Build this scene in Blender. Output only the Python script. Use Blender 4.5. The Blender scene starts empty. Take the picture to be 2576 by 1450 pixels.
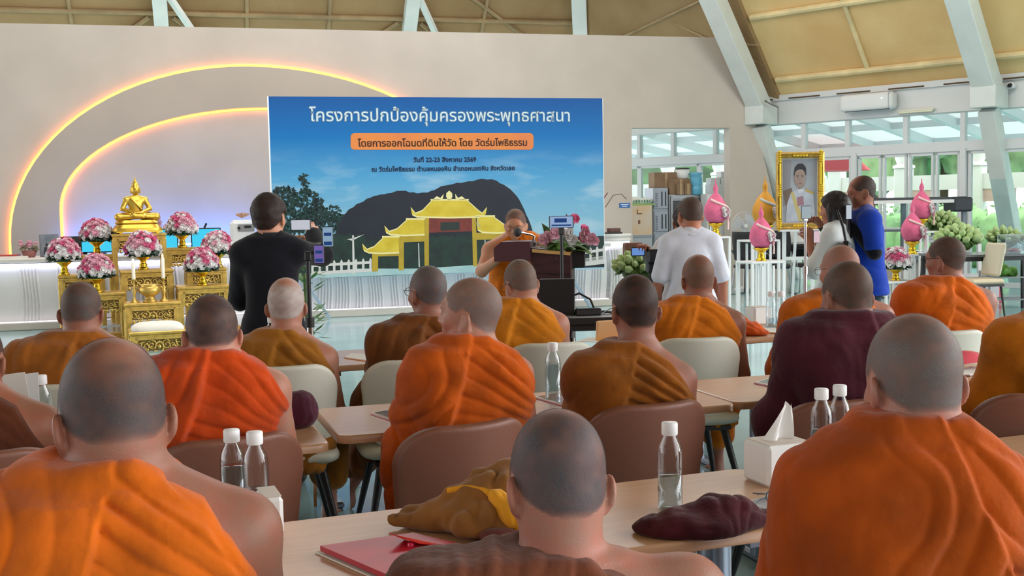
import bpy, bmesh, math, random
import numpy as np
from mathutils import Vector, Matrix

# ------------------------------------------------------------------ camera, sky, light, exposure
SC = bpy.context.scene
COL = SC.collection
W_PX, H_PX = 2576, 1450
FOC, PITCH, ROLL, CAM_H = 2840.0, math.radians(4.23), math.radians(1.05), 1.52
_F = Vector((0, math.cos(PITCH), -math.sin(PITCH)))
_R0, _U0 = Vector((1, 0, 0)), Vector((0, math.sin(PITCH), math.cos(PITCH)))
_R = _R0 * math.cos(ROLL) - _U0 * math.sin(ROLL)
_U = _R0 * math.sin(ROLL) + _U0 * math.cos(ROLL)
CAM = Vector((0, 0, CAM_H))
cam_data = bpy.data.cameras.new('camera')
cam_data.sensor_width = 36.0
cam_data.lens = 36.0 * FOC / W_PX
cam_data.clip_end = 500
cam_data.clip_start = 0.05
cam = bpy.data.objects.new('camera', cam_data)
COL.objects.link(cam)
_m = Matrix((_R, _U, -_F)).transposed().to_4x4()
_m.translation = CAM
cam.matrix_world = _m
SC.camera = cam

SC.view_settings.view_transform = 'Standard'
SC.view_settings.look = 'None'
SC.view_settings.gamma = 1.0
SC.view_settings.use_curve_mapping = False
SC.view_settings.exposure = 0.0
SC.cycles.max_bounces = 7
SC.cycles.diffuse_bounces = 3
SC.cycles.glossy_bounces = 3
SC.cycles.transmission_bounces = 5
SC.cycles.transparent_max_bounces = 12
SC.cycles.caustics_reflective = False
SC.cycles.caustics_refractive = False

world = bpy.data.worlds.new('daylight')
SC.world = world
world.use_nodes = True
_nt = world.node_tree
_nt.nodes.clear()
_out = _nt.nodes.new('ShaderNodeOutputWorld')
_bg = _nt.nodes.new('ShaderNodeBackground')
_tc = _nt.nodes.new('ShaderNodeTexCoord')
_dot = _nt.nodes.new('ShaderNodeVectorMath'); _dot.operation = 'DOT_PRODUCT'
_dot.inputs[1].default_value = (0.8, 0.55, 0.12)       # the sunny side of an overcast sky
_mr = _nt.nodes.new('ShaderNodeMapRange')
_mr.inputs['From Min'].default_value = -0.3; _mr.inputs['From Max'].default_value = 0.9
_mr.inputs['To Min'].default_value = .42; _mr.inputs['To Max'].default_value = 8.0
_nt.links.new(_tc.outputs['Generated'], _dot.inputs[0])
_nt.links.new(_dot.outputs['Value'], _mr.inputs['Value'])
_dot2 = _nt.nodes.new('ShaderNodeVectorMath'); _dot2.operation = 'DOT_PRODUCT'
_dot2.inputs[1].default_value = (-0.93, 0.35, 0.12)     # the open left side of the hall
_mr2 = _nt.nodes.new('ShaderNodeMapRange')
_mr2.inputs['From Min'].default_value = 0.35; _mr2.inputs['From Max'].default_value = 0.95
_mr2.inputs['To Min'].default_value = 0.0; _mr2.inputs['To Max'].default_value = 2.6
_nt.links.new(_tc.outputs['Generated'], _dot2.inputs[0])
_nt.links.new(_dot2.outputs['Value'], _mr2.inputs['Value'])
_ad = _nt.nodes.new('ShaderNodeMath'); _ad.operation = 'ADD'
_nt.links.new(_mr.outputs['Result'], _ad.inputs[0]); _nt.links.new(_mr2.outputs['Result'], _ad.inputs[1])
_nt.links.new(_ad.outputs[0], _bg.inputs['Strength'])
_bg.inputs['Color'].default_value = (0.985, 0.985, 1.0, 1)
_nt.links.new(_bg.outputs[0], _out.inputs[0])


def area_light(name, loc, target, size, size_y, power, color=(1, 1, 1)):
    l = bpy.data.lights.new(name, 'AREA')
    l.shape = 'RECTANGLE'; l.size = size; l.size_y = size_y; l.energy = power; l.color = color
    o = bpy.data.objects.new(name, l)
    COL.objects.link(o)
    o.location = loc
    o.rotation_euler = (Vector(target) - Vector(loc)).to_track_quat('-Z', 'Y').to_euler()
    return o


area_light('fill_light_stage', (-2.0, 11.0, 6.6), (-2.5, 15.5, 1.2), 7.0, 2.5, 330, (1.0, .95, .88))  # added fill that brightens the stage end, not a lamp of the hall
area_light('fill_light_side', (5.5, 13.0, 6.2), (4.5, 18.5, 1.5), 4.0, 2.0, 110, (1.0, .97, .93))  # second added fill, lifts the right rear, no real fitting


# ------------------------------------------------------------------ measuring helpers
def ray(u, v):
    return _F * FOC + _R * (u - W_PX / 2) + _U * (H_PX / 2 - v)


def atz(u, v, z):
    r = ray(u, v)
    return CAM + r * ((z - CAM_H) / r.z)


def aty(u, v, y):
    r = ray(u, v)
    return CAM + r * (y / r.y)


def onplane(u, v, p0, n):
    r = ray(u, v)
    return CAM + r * ((Vector(p0) - CAM).dot(n) / r.dot(n))


# ------------------------------------------------------------------ scene helpers
def thing(name, label, cat, loc=(0, 0, 0), rotz=0.0, group=None):
    o = bpy.data.objects.new(name, None)
    o.empty_display_size = 0.1
    COL.objects.link(o)
    o.location = loc
    o.rotation_euler = (0, 0, rotz)
    tag(o, label, cat, group)
    return o


def tag(o, label=None, cat=None, group=None, kind=None):
    if label: o['label'] = label
    if cat: o['category'] = cat
    if group: o['group'] = group
    if kind: o['kind'] = kind
    return o


def link_mesh(name, me, parent=None):
    o = bpy.data.objects.new(name, me)
    COL.objects.link(o)
    if parent is not None: o.parent = parent
    return o


def copy_tree(o, parent=None):
    c = o.copy()
    COL.objects.link(c)
    if parent is not None: c.parent = parent
    for ch in [x for x in o.children]:
        copy_tree(ch, c)
    return c


def unit_frame(d):
    d = Vector(d).normalized()
    up = Vector((0, 0, 1)) if abs(d.z) < 0.95 else Vector((1, 0, 0))
    a = d.cross(up).normalized()
    return a, a.cross(d).normalized()


class MB:
    """collects shapes, then links them as one mesh object"""
    def __init__(s):
        s.v = []; s.f = []; s.flat = []

    def add(s, verts, faces, smooth=False):
        n = len(s.v)
        s.v += [tuple(p) for p in verts]
        s.f += [tuple(i + n for i in f) for f in faces]
        s.flat += [smooth] * len(faces)
        return s

    def box(s, c, size, rz=0.0, bev=0.0, m=None):
        x, y, z = size[0] / 2, size[1] / 2, size[2] / 2
        b = min(bev, x * .9, y * .9, z * .9)
        if b <= 0:
            vs = [(i * x, j * y, k * z) for k in (-1, 1) for j in (-1, 1) for i in (-1, 1)]
            fs = [(0, 2, 3, 1), (4, 5, 7, 6), (0, 1, 5, 4), (2, 6, 7, 3), (0, 4, 6, 2), (1, 3, 7, 5)]
        else:
            vs = []; idx = {}
            for k in (-1, 1):
                for j in (-1, 1):
                    for i in (-1, 1):
                        for a, q in enumerate(((x, y - b, z - b), (x - b, y, z - b), (x - b, y - b, z))):
                            idx[(i, j, k, a)] = len(vs); vs.append((i * q[0], j * q[1], k * q[2]))
            fs = []
            I = lambda i, j, k, a: idx[(i, j, k, a)]
            for q in (-1, 1):
                F = [I(q, -1, -1, 0), I(q, 1, -1, 0), I(q, 1, 1, 0), I(q, -1, 1, 0)]; fs.append(F if q > 0 else F[::-1])
                F = [I(-1, q, -1, 1), I(-1, q, 1, 1), I(1, q, 1, 1), I(1, q, -1, 1)]; fs.append(F if q > 0 else F[::-1])
                F = [I(-1, -1, q, 2), I(1, -1, q, 2), I(1, 1, q, 2), I(-1, 1, q, 2)]; fs.append(F if q > 0 else F[::-1])
            for p in (-1, 1):
                for q in (-1, 1):
                    F = [I(-1, p, q, 1), I(1, p, q, 1), I(1, p, q, 2), I(-1, p, q, 2)]; fs.append(F if p * q > 0 else F[::-1])
                    F = [I(p, -1, q, 0), I(p, -1, q, 2), I(p, 1, q, 2), I(p, 1, q, 0)]; fs.append(F[::-1] if p * q > 0 else F)
                    F = [I(p, q, -1, 0), I(p, q, 1, 0), I(p, q, 1, 1), I(p, q, -1, 1)]; fs.append(F[::-1] if p * q < 0 else F)
            for i in (-1, 1):
                for j in (-1, 1):
                    for k in (-1, 1):
                        F = [I(i, j, k, 0), I(i, j, k, 1), I(i, j, k, 2)]
                        fs.append(F if i * j * k > 0 else F[::-1])
        M = Matrix.Rotation(rz, 3, 'Z') if m is None else m
        c = Vector(c)
        return s.add([c + M @ Vector(p) for p in vs], fs)

    def bar(s, p0, p1, w, h, up=(0, 0, 1), bev=0.0):
        p0, p1 = Vector(p0), Vector(p1)
        d = (p1 - p0); L = d.length; d.normalize()
        up = Vector(up)
        if abs(d.dot(up)) > .98: up = Vector((0, 1, 0))
        a = d.cross(up).normalized(); b = a.cross(d).normalized()
        M = Matrix((a, d, b)).transposed()
        return s.box((p0 + p1) / 2, (w, L, h), bev=bev, m=M)

    def cyl(s, p0, p1, r0, r1=None, n=16, caps=True, smooth=True):
        r1 = r0 if r1 is None else r1
        p0, p1 = Vector(p0), Vector(p1)
        a, b = unit_frame(p1 - p0)
        vs = []
        for p, r in ((p0, r0), (p1, r1)):
            for i in range(n):
                t = 2 * math.pi * i / n
                vs.append(p + a * (r * math.cos(t)) + b * (r * math.sin(t)))
        s.add(vs, [(i, (i + 1) % n, n + (i + 1) % n, n + i) for i in range(n)], smooth)
        if caps:
            s.add(vs[:n][::-1], [tuple(range(n))]); s.add(vs[n:], [tuple(range(n))])
        return s

    def tube(s, pts, r, n=8, smooth=True, closed=False):
        pts = [Vector(p) for p in pts]
        m = len(pts)
        rs = r if isinstance(r, (list, tuple)) else [r] * m
        rings = []; prev = None
        for i, p in enumerate(pts):
            if closed: d = pts[(i + 1) % m] - pts[i - 1]
            else: d = pts[min(i + 1, m - 1)] - pts[max(i - 1, 0)]
            if d.length < 1e-9: d = Vector((0, 0, 1))
            d.normalize()
            if prev is None: a, b = unit_frame(d)
            else:
                a = prev - d * prev.dot(d)
                a = a.normalized() if a.length > 1e-6 else unit_frame(d)[0]
                b = a.cross(d).normalized()
            prev = a
            rings.append([p + a * (rs[i] * math.cos(2 * math.pi * k / n)) + b * (rs[i] * math.sin(2 * math.pi * k / n)) for k in range(n)])
        vs = [q for R in rings for q in R]
        fs = []
        for i in range(m if closed else m - 1):
            j = (i + 1) % m
            for k in range(n):
                fs.append((i * n + k, i * n + (k + 1) % n, j * n + (k + 1) % n, j * n + k))
        s.add(vs, fs, smooth)
        if not closed:
            s.add(rings[0][::-1], [tuple(range(n))]); s.add(rings[-1], [tuple(range(n))])
        return s

    def lathe(s, prof, c=(0, 0, 0), n=24, smooth=True, squash=1.0):
        c = Vector(c); vs = []; m = len(prof)
        for r, z in prof:
            for i in range(n):
                t = 2 * math.pi * i / n
                vs.append(c + Vector((r * math.cos(t), squash * r * math.sin(t), z)))
        fs = [(j * n + i, j * n + (i + 1) % n, (j + 1) * n + (i + 1) % n, (j + 1) * n + i) for j in range(m - 1) for i in range(n)]
        s.add(vs, fs, smooth)
        if prof[0][0] > 1e-6: s.add(vs[:n][::-1], [tuple(range(n))])
        if prof[-1][0] > 1e-6: s.add(vs[-n:], [tuple(range(n))])
        return s

    def ball(s, c, r, n=12, m=8, squash=(1, 1, 1)):
        prof = [(math.sin(math.pi * j / m) * r, -math.cos(math.pi * j / m) * r) for j in range(m + 1)]
        c = Vector(c); vs = []
        for rr, z in prof:
            for i in range(n):
                t = 2 * math.pi * i / n
                vs.append(c + Vector((rr * math.cos(t) * squash[0], rr * math.sin(t) * squash[1], z * squash[2])))
        return s.add(vs, [(j * n + i, j * n + (i + 1) % n, (j + 1) * n + (i + 1) % n, (j + 1) * n + i) for j in range(m) for i in range(n)], True)

    def prism(s, outline, y0, y1, m=None, c=(0, 0, 0), smooth=False):
        """outline in (x, z), extruded along y"""
        M = Matrix.Identity(3) if m is None else m
        c = Vector(c); n = len(outline)
        f = [c + M @ Vector((x, y0, z)) for x, z in outline]
        b = [c + M @ Vector((x, y1, z)) for x, z in outline]
        area = sum(outline[i][0] * outline[(i + 1) % n][1] - outline[(i + 1) % n][0] * outline[i][1] for i in range(n))
        fs = [tuple(range(n)), tuple(range(2 * n - 1, n - 1, -1))]
        fs2 = [(i, n + i, n + (i + 1) % n, (i + 1) % n) for i in range(n)]
        if area < 0:
            fs = [f_[::-1] for f_ in fs]; fs2 = [f_[::-1] for f_ in fs2]
        s.add(f + b, fs); s.add(f + b, fs2, smooth)
        return s

    def build(s, name, mat, parent=None):
        me = bpy.data.meshes.new(name)
        me.from_pydata([tuple(p) for p in s.v], [], s.f)
        me.polygons.foreach_set('use_smooth', s.flat)
        me.update()
        if mat is not None: me.materials.append(mat)
        return link_mesh(name, me, parent)


def structure(name, mb, mat):
    o = mb.build(name, mat)
    o['kind'] = 'structure'
    return o


# ------------------------------------------------------------------ materials
def lin(c):
    f = lambda x: (x / 12.92 if x <= 0.04045 else ((x + 0.055) / 1.055) ** 2.4)
    return tuple(f(x / 255.0) for x in c) + (1.0,)


def mat(name, rgb, rough=0.6, metal=0.0, var=0.0, var_scale=6.0, bump=0.0, bump_scale=60.0, rgb2=None,
        emit=None, emit_strength=0.0, spec=0.5, sheen=0.0, coat=0.0, stretch=None, detail=4.0, trans=0.0, sub=0.0):
    m = bpy.data.materials.new(name)
    m.use_nodes = True
    nt = m.node_tree
    b = nt.nodes['Principled BSDF']
    b.inputs['Base Color'].default_value = lin(rgb)
    b.inputs['Roughness'].default_value = rough
    b.inputs['Metallic'].default_value = metal
    b.inputs['Specular IOR Level'].default_value = spec
    if sheen:
        b.inputs['Sheen Weight'].default_value = sheen
    if coat:
        b.inputs['Coat Weight'].default_value = coat
        b.inputs['Coat Roughness'].default_value = 0.1
    if trans:
        b.inputs['Transmission Weight'].default_value = trans
    if emit:
        b.inputs['Emission Color'].default_value = lin(emit)
        b.inputs['Emission Strength'].default_value = emit_strength
    if var or rgb2 or bump:
        tc = nt.nodes.new('ShaderNodeTexCoord')
        src = tc.outputs['Object']
        if stretch:
            mp = nt.nodes.new('ShaderNodeMapping')
            mp.inputs['Scale'].default_value = stretch
            nt.links.new(src, mp.inputs['Vector']); src = mp.outputs['Vector']
    if var or rgb2:
        no = nt.nodes.new('ShaderNodeTexNoise')
        no.inputs['Scale'].default_value = var_scale; no.inputs['Detail'].default_value = detail
        nt.links.new(src, no.inputs['Vector'])
        mx = nt.nodes.new('ShaderNodeMix'); mx.data_type = 'RGBA'
        c2 = rgb2 if rgb2 else tuple(max(0, x * (1 - var)) for x in rgb)
        mx.inputs['A'].default_value = lin(rgb); mx.inputs['B'].default_value = lin(c2)
        rp = nt.nodes.new('ShaderNodeMapRange')
        rp.inputs['From Min'].default_value = 0.35; rp.inputs['From Max'].default_value = 0.65
        nt.links.new(no.outputs['Fac'], rp.inputs['Value'])
        nt.links.new(rp.outputs['Result'], mx.inputs['Factor'])
        nt.links.new(mx.outputs['Result'], b.inputs['Base Color'])
    if bump:
        n2 = nt.nodes.new('ShaderNodeTexNoise')
        n2.inputs['Scale'].default_value = bump_scale; n2.inputs['Detail'].default_value = 3.0
        nt.links.new(src, n2.inputs['Vector'])
        bp = nt.nodes.new('ShaderNodeBump')
        bp.inputs['Strength'].default_value = bump; bp.inputs['Distance'].default_value = 0.01
        nt.links.new(n2.outputs['Fac'], bp.inputs['Height'])
        nt.links.new(bp.outputs['Normal'], b.inputs['Normal'])
    return m


def emitter(name, rgb, strength):
    m = bpy.data.materials.new(name)
    m.use_nodes = True
    nt = m.node_tree
    nt.nodes.clear()
    e = nt.nodes.new('ShaderNodeEmission'); o = nt.nodes.new('ShaderNodeOutputMaterial')
    e.inputs[0].default_value = lin(rgb); e.inputs[1].default_value = strength
    nt.links.new(e.outputs[0], o.inputs[0])
    return m


def clear_mat(name, tint=(255, 255, 255), gloss=0.12, rough=0.02):
    """thin clear sheet: see-through with a faint mirror"""
    m = bpy.data.materials.new(name)
    m.use_nodes = True
    nt = m.node_tree
    nt.nodes.clear()
    o = nt.nodes.new('ShaderNodeOutputMaterial'); mx = nt.nodes.new('ShaderNodeMixShader')
    t = nt.nodes.new('ShaderNodeBsdfTransparent'); g = nt.nodes.new('ShaderNodeBsdfGlossy')
    lw = nt.nodes.new('ShaderNodeLayerWeight'); lw.inputs['Blend'].default_value = gloss
    t.inputs[0].default_value = lin(tint)
    g.inputs['Roughness'].default_value = rough
    hf = nt.nodes.new('ShaderNodeMath'); hf.operation = 'MULTIPLY'; hf.inputs[1].default_value = .6
    nt.links.new(lw.outputs['Facing'], hf.inputs[0]); nt.links.new(hf.outputs[0], mx.inputs[0])
    nt.links.new(t.outputs[0], mx.inputs[1]); nt.links.new(g.outputs[0], mx.inputs[2])
    nt.links.new(mx.outputs[0], o.inputs[0])
    return m


M = {}

# ------------------------------------------------------------------ soft bodies: distance fields turned into one smooth surface
def smin(a, b, k):
    h = np.clip(0.5 + 0.5 * (b - a) / k, 0, 1)
    return b + (a - b) * h - k * h * (1 - h)


class Field:
    def __init__(s, xs, ys, zs):
        s.xs, s.ys, s.zs = [np.asarray(q, np.float32) for q in (xs, ys, zs)]
        s.D = np.full((len(xs), len(ys), len(zs)), 1.0, np.float32)

    def win(s, lo, hi):
        sl = []
        for q, a, b in ((s.xs, lo[0], hi[0]), (s.ys, lo[1], hi[1]), (s.zs, lo[2], hi[2])):
            sl.append(slice(int(np.searchsorted(q, a)), int(np.searchsorted(q, b))))
        X = s.xs[sl[0]][:, None, None]; Y = s.ys[sl[1]][None, :, None]; Z = s.zs[sl[2]][None, None, :]
        return tuple(sl), X, Y, Z

    def put(s, lo, hi, fn, k, mode='add', mg=0.05):
        mg = mg + k
        sl, X, Y, Z = s.win([q - mg for q in lo], [q + mg for q in hi])
        if any(q.stop <= q.start for q in sl): return
        d = fn(X, Y, Z)
        if mode == 'add': s.D[sl] = smin(s.D[sl], d, k)
        else: s.D[sl] = -smin(-s.D[sl], d, k)

    def cap(s, p0, p1, r0, r1=None, k=0.03, mode='add'):
        r1 = r0 if r1 is None else r1
        p0 = np.array(p0, float); p1 = np.array(p1, float); d = p1 - p0; L2 = max(float(d @ d), 1e-9); R = max(r0, r1)

        def fn(X, Y, Z):
            t = np.clip(((X - p0[0]) * d[0] + (Y - p0[1]) * d[1] + (Z - p0[2]) * d[2]) / L2, 0, 1)
            return np.sqrt((X - p0[0] - t * d[0]) ** 2 + (Y - p0[1] - t * d[1]) ** 2 + (Z - p0[2] - t * d[2]) ** 2) - (r0 + (r1 - r0) * t)
        s.put(np.minimum(p0, p1) - R, np.maximum(p0, p1) + R, fn, k, mode)

    def ell(s, c, r, k=0.03, rot=None, mode='add'):
        c = np.array(c, float); R = max(r)
        rot = np.eye(3) if rot is None else rot

        def fn(X, Y, Z):
            x, y, z = X - c[0], Y - c[1], Z - c[2]
            q = [(rot[0][i] * x + rot[1][i] * y + rot[2][i] * z) / r[i] for i in range(3)]
            k0 = np.sqrt(q[0] ** 2 + q[1] ** 2 + q[2] ** 2)
            k1 = np.sqrt((q[0] / r[0]) ** 2 + (q[1] / r[1]) ** 2 + (q[2] / r[2]) ** 2)
            return k0 * (k0 - 1) / np.maximum(k1, 1e-6)
        s.put(c - R, c + R, fn, k, mode)

    def loft(s, zk, cx, cy, rx, ry, k=0.03, off=0.0):
        zk = np.array(zk, float)
        zf = np.linspace(zk[0], zk[-1], 200); kn = max(3, int(.045 / ((zk[-1] - zk[0]) / 200)))

        def soft(a):
            a = np.interp(zf, zk, a)
            for _ in range(2): a = np.convolve(np.pad(a, kn // 2 + 1, mode='edge'), np.ones(kn) / kn, 'same')[kn // 2 + 1:kn // 2 + 1 + 200]
            return a
        cx, cy, rx, ry = soft(cx), soft(cy), soft(rx), soft(ry)
        zk = zf

        def fn(X, Y, Z):
            z = np.clip(Z, zk[0], zk[-1])
            a = np.interp(z, zk, rx) + off; b = np.interp(z, zk, ry) + off
            x = X - np.interp(z, zk, cx); y = Y - np.interp(z, zk, cy)
            k0 = (np.abs(x / a) ** 2.3 + np.abs(y / b) ** 2.3) ** (1 / 2.3)
            d = (k0 - 1) * np.minimum(a, b)
            dz = np.maximum(zk[0] - Z, Z - zk[-1]) - off
            return (np.sqrt(np.maximum(d, 0) ** 2 + np.maximum(dz, 0) ** 2) + np.minimum(np.maximum(d, dz), 0)).astype(np.float32)
        R = max(rx) + off
        Ry = max(ry) + off
        s.put((min(cx) - R, min(cy) - Ry, zk[0] - off), (max(cx) + R, max(cy) + Ry, zk[-1] + off), fn, k)

    def mesh(s):
        D = s.D
        ins = D < 0
        n = np.zeros(tuple(q - 1 for q in D.shape), np.int8)
        for i in (0, 1):
            for j in (0, 1):
                for k in (0, 1):
                    n += ins[i:D.shape[0] - 1 + i, j:D.shape[1] - 1 + j, k:D.shape[2] - 1 + k]
        I, J, K = np.nonzero((n > 0) & (n < 8))
        idx = np.full(n.shape, -1, np.int64)
        idx[I, J, K] = np.arange(len(I))
        P = np.zeros((len(I), 3)); cnt = np.zeros(len(I))
        for ax in range(3):
            o1, o2 = [q for q in range(3) if q != ax]
            for a in (0, 1):
                for b in (0, 1):
                    c0 = [0, 0, 0]; c0[o1] = a; c0[o2] = b
                    c1 = list(c0); c1[ax] = 1
                    d0 = D[I + c0[0], J + c0[1], K + c0[2]]; d1 = D[I + c1[0], J + c1[1], K + c1[2]]
                    m = (d0 < 0) != (d1 < 0)
                    t = np.where(m, d0 / np.where(m, d0 - d1, 1), 0)
                    p0 = np.stack([s.xs[I + c0[0]], s.ys[J + c0[1]], s.zs[K + c0[2]]], 1)
                    p1 = np.stack([s.xs[I + c1[0]], s.ys[J + c1[1]], s.zs[K + c1[2]]], 1)
                    P[m] += (p0 + (p1 - p0) * t[:, None])[m]; cnt[m] += 1
        P /= cnt[:, None]
        quads = []
        for ax in range(3):
            o1, o2 = [(1, 2), (2, 0), (0, 1)][ax]
            sl0 = [slice(1, D.shape[q] - 1) for q in range(3)]; sl1 = list(sl0)
            sl0[ax] = slice(0, D.shape[ax] - 1); sl1[ax] = slice(1, D.shape[ax])
            A = ins[tuple(sl0)]; B = ins[tuple(sl1)]
            E = np.stack(np.nonzero(A != B), 1)
            if not len(E): continue
            sgn = A[E[:, 0], E[:, 1], E[:, 2]]
            base = E.copy(); base[:, o1] += 1; base[:, o2] += 1
            q = []
            for a, b in ((-1, -1), (0, -1), (0, 0), (-1, 0)):
                t = base.copy(); t[:, o1] += a; t[:, o2] += b
                q.append(idx[t[:, 0], t[:, 1], t[:, 2]])
            q = np.stack(q, 1)
            q[~sgn] = q[~sgn][:, ::-1]
            quads.append(q)
        return P, np.concatenate(quads)


def axis(lo, hi, step, fine=None):
    """grid line positions, finer inside the given (lo, hi, step) spans"""
    p = [lo]
    while p[-1] < hi:
        st = step
        for f in (fine or []):
            if f[0] <= p[-1] < f[1]: st = min(st, f[2])
        p.append(p[-1] + st)
    return np.array(p)


def vnormals(P, Q):
    a = P[Q[:, 2]] - P[Q[:, 0]]; b = P[Q[:, 3]] - P[Q[:, 1]]
    fn = np.cross(a, b)
    N = np.zeros_like(P)
    for i in range(4): np.add.at(N, Q[:, i], fn)
    return N / np.maximum(np.linalg.norm(N, axis=1), 1e-12)[:, None]


def vnoise(P, sc, seed=0):
    """smooth value noise in about -1 .. 1"""
    q = np.asarray(P) * sc + seed * 17.31
    i = np.floor(q).astype(np.int64); f = q - i
    f = f * f * (3 - 2 * f)
    out = 0
    for a in (0, 1):
        for b in (0, 1):
            for c in (0, 1):
                h = (i[:, 0] + a) * 374761393 + (i[:, 1] + b) * 668265263 + (i[:, 2] + c) * 2147483647 + seed * 1274126177
                h = (h ^ (h >> 13)) * 1274126177 & 0x7fffffff
                h = ((h ^ (h >> 16)) & 0xffff) / 32767.5 - 1
                w = (f[:, 0] if a else 1 - f[:, 0]) * (f[:, 1] if b else 1 - f[:, 1]) * (f[:, 2] if c else 1 - f[:, 2])
                out = out + h * w
    return out


def np_mesh(name, P, Q, m, parent=None, attrs=None, smooth=True):
    me = bpy.data.meshes.new(name)
    me.vertices.add(len(P)); me.vertices.foreach_set('co', np.asarray(P, np.float32).ravel())
    nl = Q.shape[1]
    me.loops.add(Q.size); me.loops.foreach_set('vertex_index', Q.astype(np.int32).ravel())
    me.polygons.add(len(Q))
    me.polygons.foreach_set('loop_start', np.arange(0, Q.size, nl, dtype=np.int32))
    me.polygons.foreach_set('loop_total', np.full(len(Q), nl, np.int32))
    me.polygons.foreach_set('use_smooth', np.full(len(Q), smooth))
    for k, a in (attrs or {}).items():
        at = me.attributes.new(k, 'FLOAT', 'POINT'); at.data.foreach_set('value', np.asarray(a, np.float32))
    me.update(calc_edges=True); me.validate()
    if m is not None: me.materials.append(m)
    return link_mesh(name, me, parent)


def quad_blur(h, Q, n=1):
    for _ in range(n):
        m = h[Q].mean(1); s = np.zeros_like(h); c = np.zeros_like(h)
        for i in range(4):
            np.add.at(s, Q[:, i], m); np.add.at(c, Q[:, i], 1)
        h = s / np.maximum(c, 1)
    return h


def submesh(P, Q, keep):
    fk = keep[Q].all(axis=1)
    q = Q[fk]
    used = np.unique(q)
    mp = np.full(len(P), -1); mp[used] = np.arange(len(used))
    return used, mp[q]


def closed_shell(name, P, N, used, q, thick, m, parent, attrs=None):
    """faces lifted off a body, closed underneath so the piece has thickness"""
    outer = P[used] + N[used] * np.asarray(thick)[:, None]
    return np_mesh(name, outer, q, m, parent, attrs)


def rotm(yaw=0, pitch=0, roll=0):
    """yaw left +, pitch looks down +, roll tilts to the right +"""
    return np.array(Matrix.Rotation(yaw, 3, 'Z') @ Matrix.Rotation(-pitch, 3, 'X') @ Matrix.Rotation(roll, 3, 'Y'))


def add_head(F, c, Rm, neck, s=1.0, jaw=1.0, fat=0.0, neck_r=0.055, female=False):
    """head of a figure facing +y; c is the middle of the skull"""
    c = np.array(c, float)
    T = lambda x, y, z: c + Rm @ (np.array((x, y, z)) * s)
    F.ell(T(0, -.012, .022), (.0765 * s, .098 * s, .092 * s), .02, Rm)
    F.ell(T(0, .012, -.022), (.070 * s, .080 * s, .082 * s), .03, Rm)
    F.ell(T(0, .030, -.062), ((.054 + fat) * s * jaw, .056 * s, .052 * s), .03, Rm)
    F.ell(T(0, .066, -.094), (.024 * s, .020 * s, .018 * s), .025, Rm)           # chin
    F.cap(T(-.032, .078, .018), T(.032, .078, .018), .014 * s, None, .02)          # brow
    F.ell(T(-.031, .090, -.004), (.014 * s, .012 * s, .010 * s), .012, Rm, 'cut')
    F.ell(T(.031, .090, -.004), (.014 * s, .012 * s, .010 * s), .012, Rm, 'cut')
    for q in (-1, 1):
        F.ell(T(q * .044, .060, -.034), (.022 * s, .022 * s, .020 * s), .02, Rm)     # cheek
        F.ell(T(q * .031, .080, -.003), (.0125 * s, .0115 * s, .010 * s), .004, Rm)  # eyeball
    F.cap(T(0, .088, .006), T(0, .102, -.032), .008 * s, .0115 * s, .012)          # nose
    for q in (-1, 1): F.ell(T(q * .013, .093, -.036), (.009 * s, .011 * s, .008 * s), .006, Rm)
    F.cap(T(-.017, .086, -.060), T(.017, .086, -.060), .0065 * s, None, .005)      # lips
    F.cap(T(-.015, .085, -.070), T(.015, .085, -.070), .0070 * s, None, .005)
    F.cap(T(-.020, .096, -.0648), T(.020, .096, -.0648), .0022 * s, None, .003, 'cut')
    for q in (-1, 1):                                                              # ears
        Re = Rm @ np.array(Matrix.Rotation(q * .36, 3, 'Z') @ Matrix.Rotation(.16, 3, 'X'))
        F.ell(T(q * .0825, -.014, -.026), (.0080 * s, .0190 * s, .0290 * s), .005, Re)
        F.ell(T(q * .0885, -.004, -.022), (.0055 * s, .0105 * s, .0190 * s), .005, Re, 'cut')
        F.ell(T(q * .0760, -.002, -.048), (.0080 * s, .0100 * s, .0120 * s), .006, Re)
    n0 = T(0, -.022, -.055)
    F.cap(n0, neck, neck_r * s, neck_r * 1.12, .035)
    return T


def add_hand(F, w, d, n, side, curl=.6, s=1.0, spread=1.0):
    """hand from wrist w along d with palm normal n (palm faces n); side +1 puts the thumb on the a axis"""
    w = np.array(w, float); d = np.array(d, float); d /= np.linalg.norm(d)
    n = np.array(n, float); n -= d * (n @ d); n /= np.linalg.norm(n)
    a = np.cross(d, n) * side
    P = lambda x, y, z: w + s * (a * x + d * y + n * z)
    for x in (-.027, -.009, .009, .027):
        F.cap(P(x * .75, .005, 0), P(x, .078, 0), .012 * s, .011 * s, .012)
    F.cap(P(0, -.02, 0), P(0, .03, 0), .022 * s, .018 * s, .02)
    for i, (x, L) in enumerate(((-.030, .060), (-.010, .074), (.011, .080), (.031, .070))):
        p = P(x * spread, .080, 0); ang = curl * .5 + i * .03
        dirv = d.copy()
        for j, seg in enumerate((.45, .32, .25)):
            ang2 = ang + j * curl * .75
            dirv = d * math.cos(ang2) + n * math.sin(ang2)
            p2 = p + dirv * L * seg * s
            F.cap(p, p2, (.0092 - j * .0008) * s, (.0085 - j * .0008) * s, .003)
            p = p2
    t0 = P(.024, .018, .004); t1 = P(.050, .050, .014); t2 = P(.054, .078, .026 + .02 * curl)
    F.cap(t0, t1, .013 * s, .0105 * s, .010); F.cap(t1, t2, .0105 * s, .0085 * s, .004)


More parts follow.
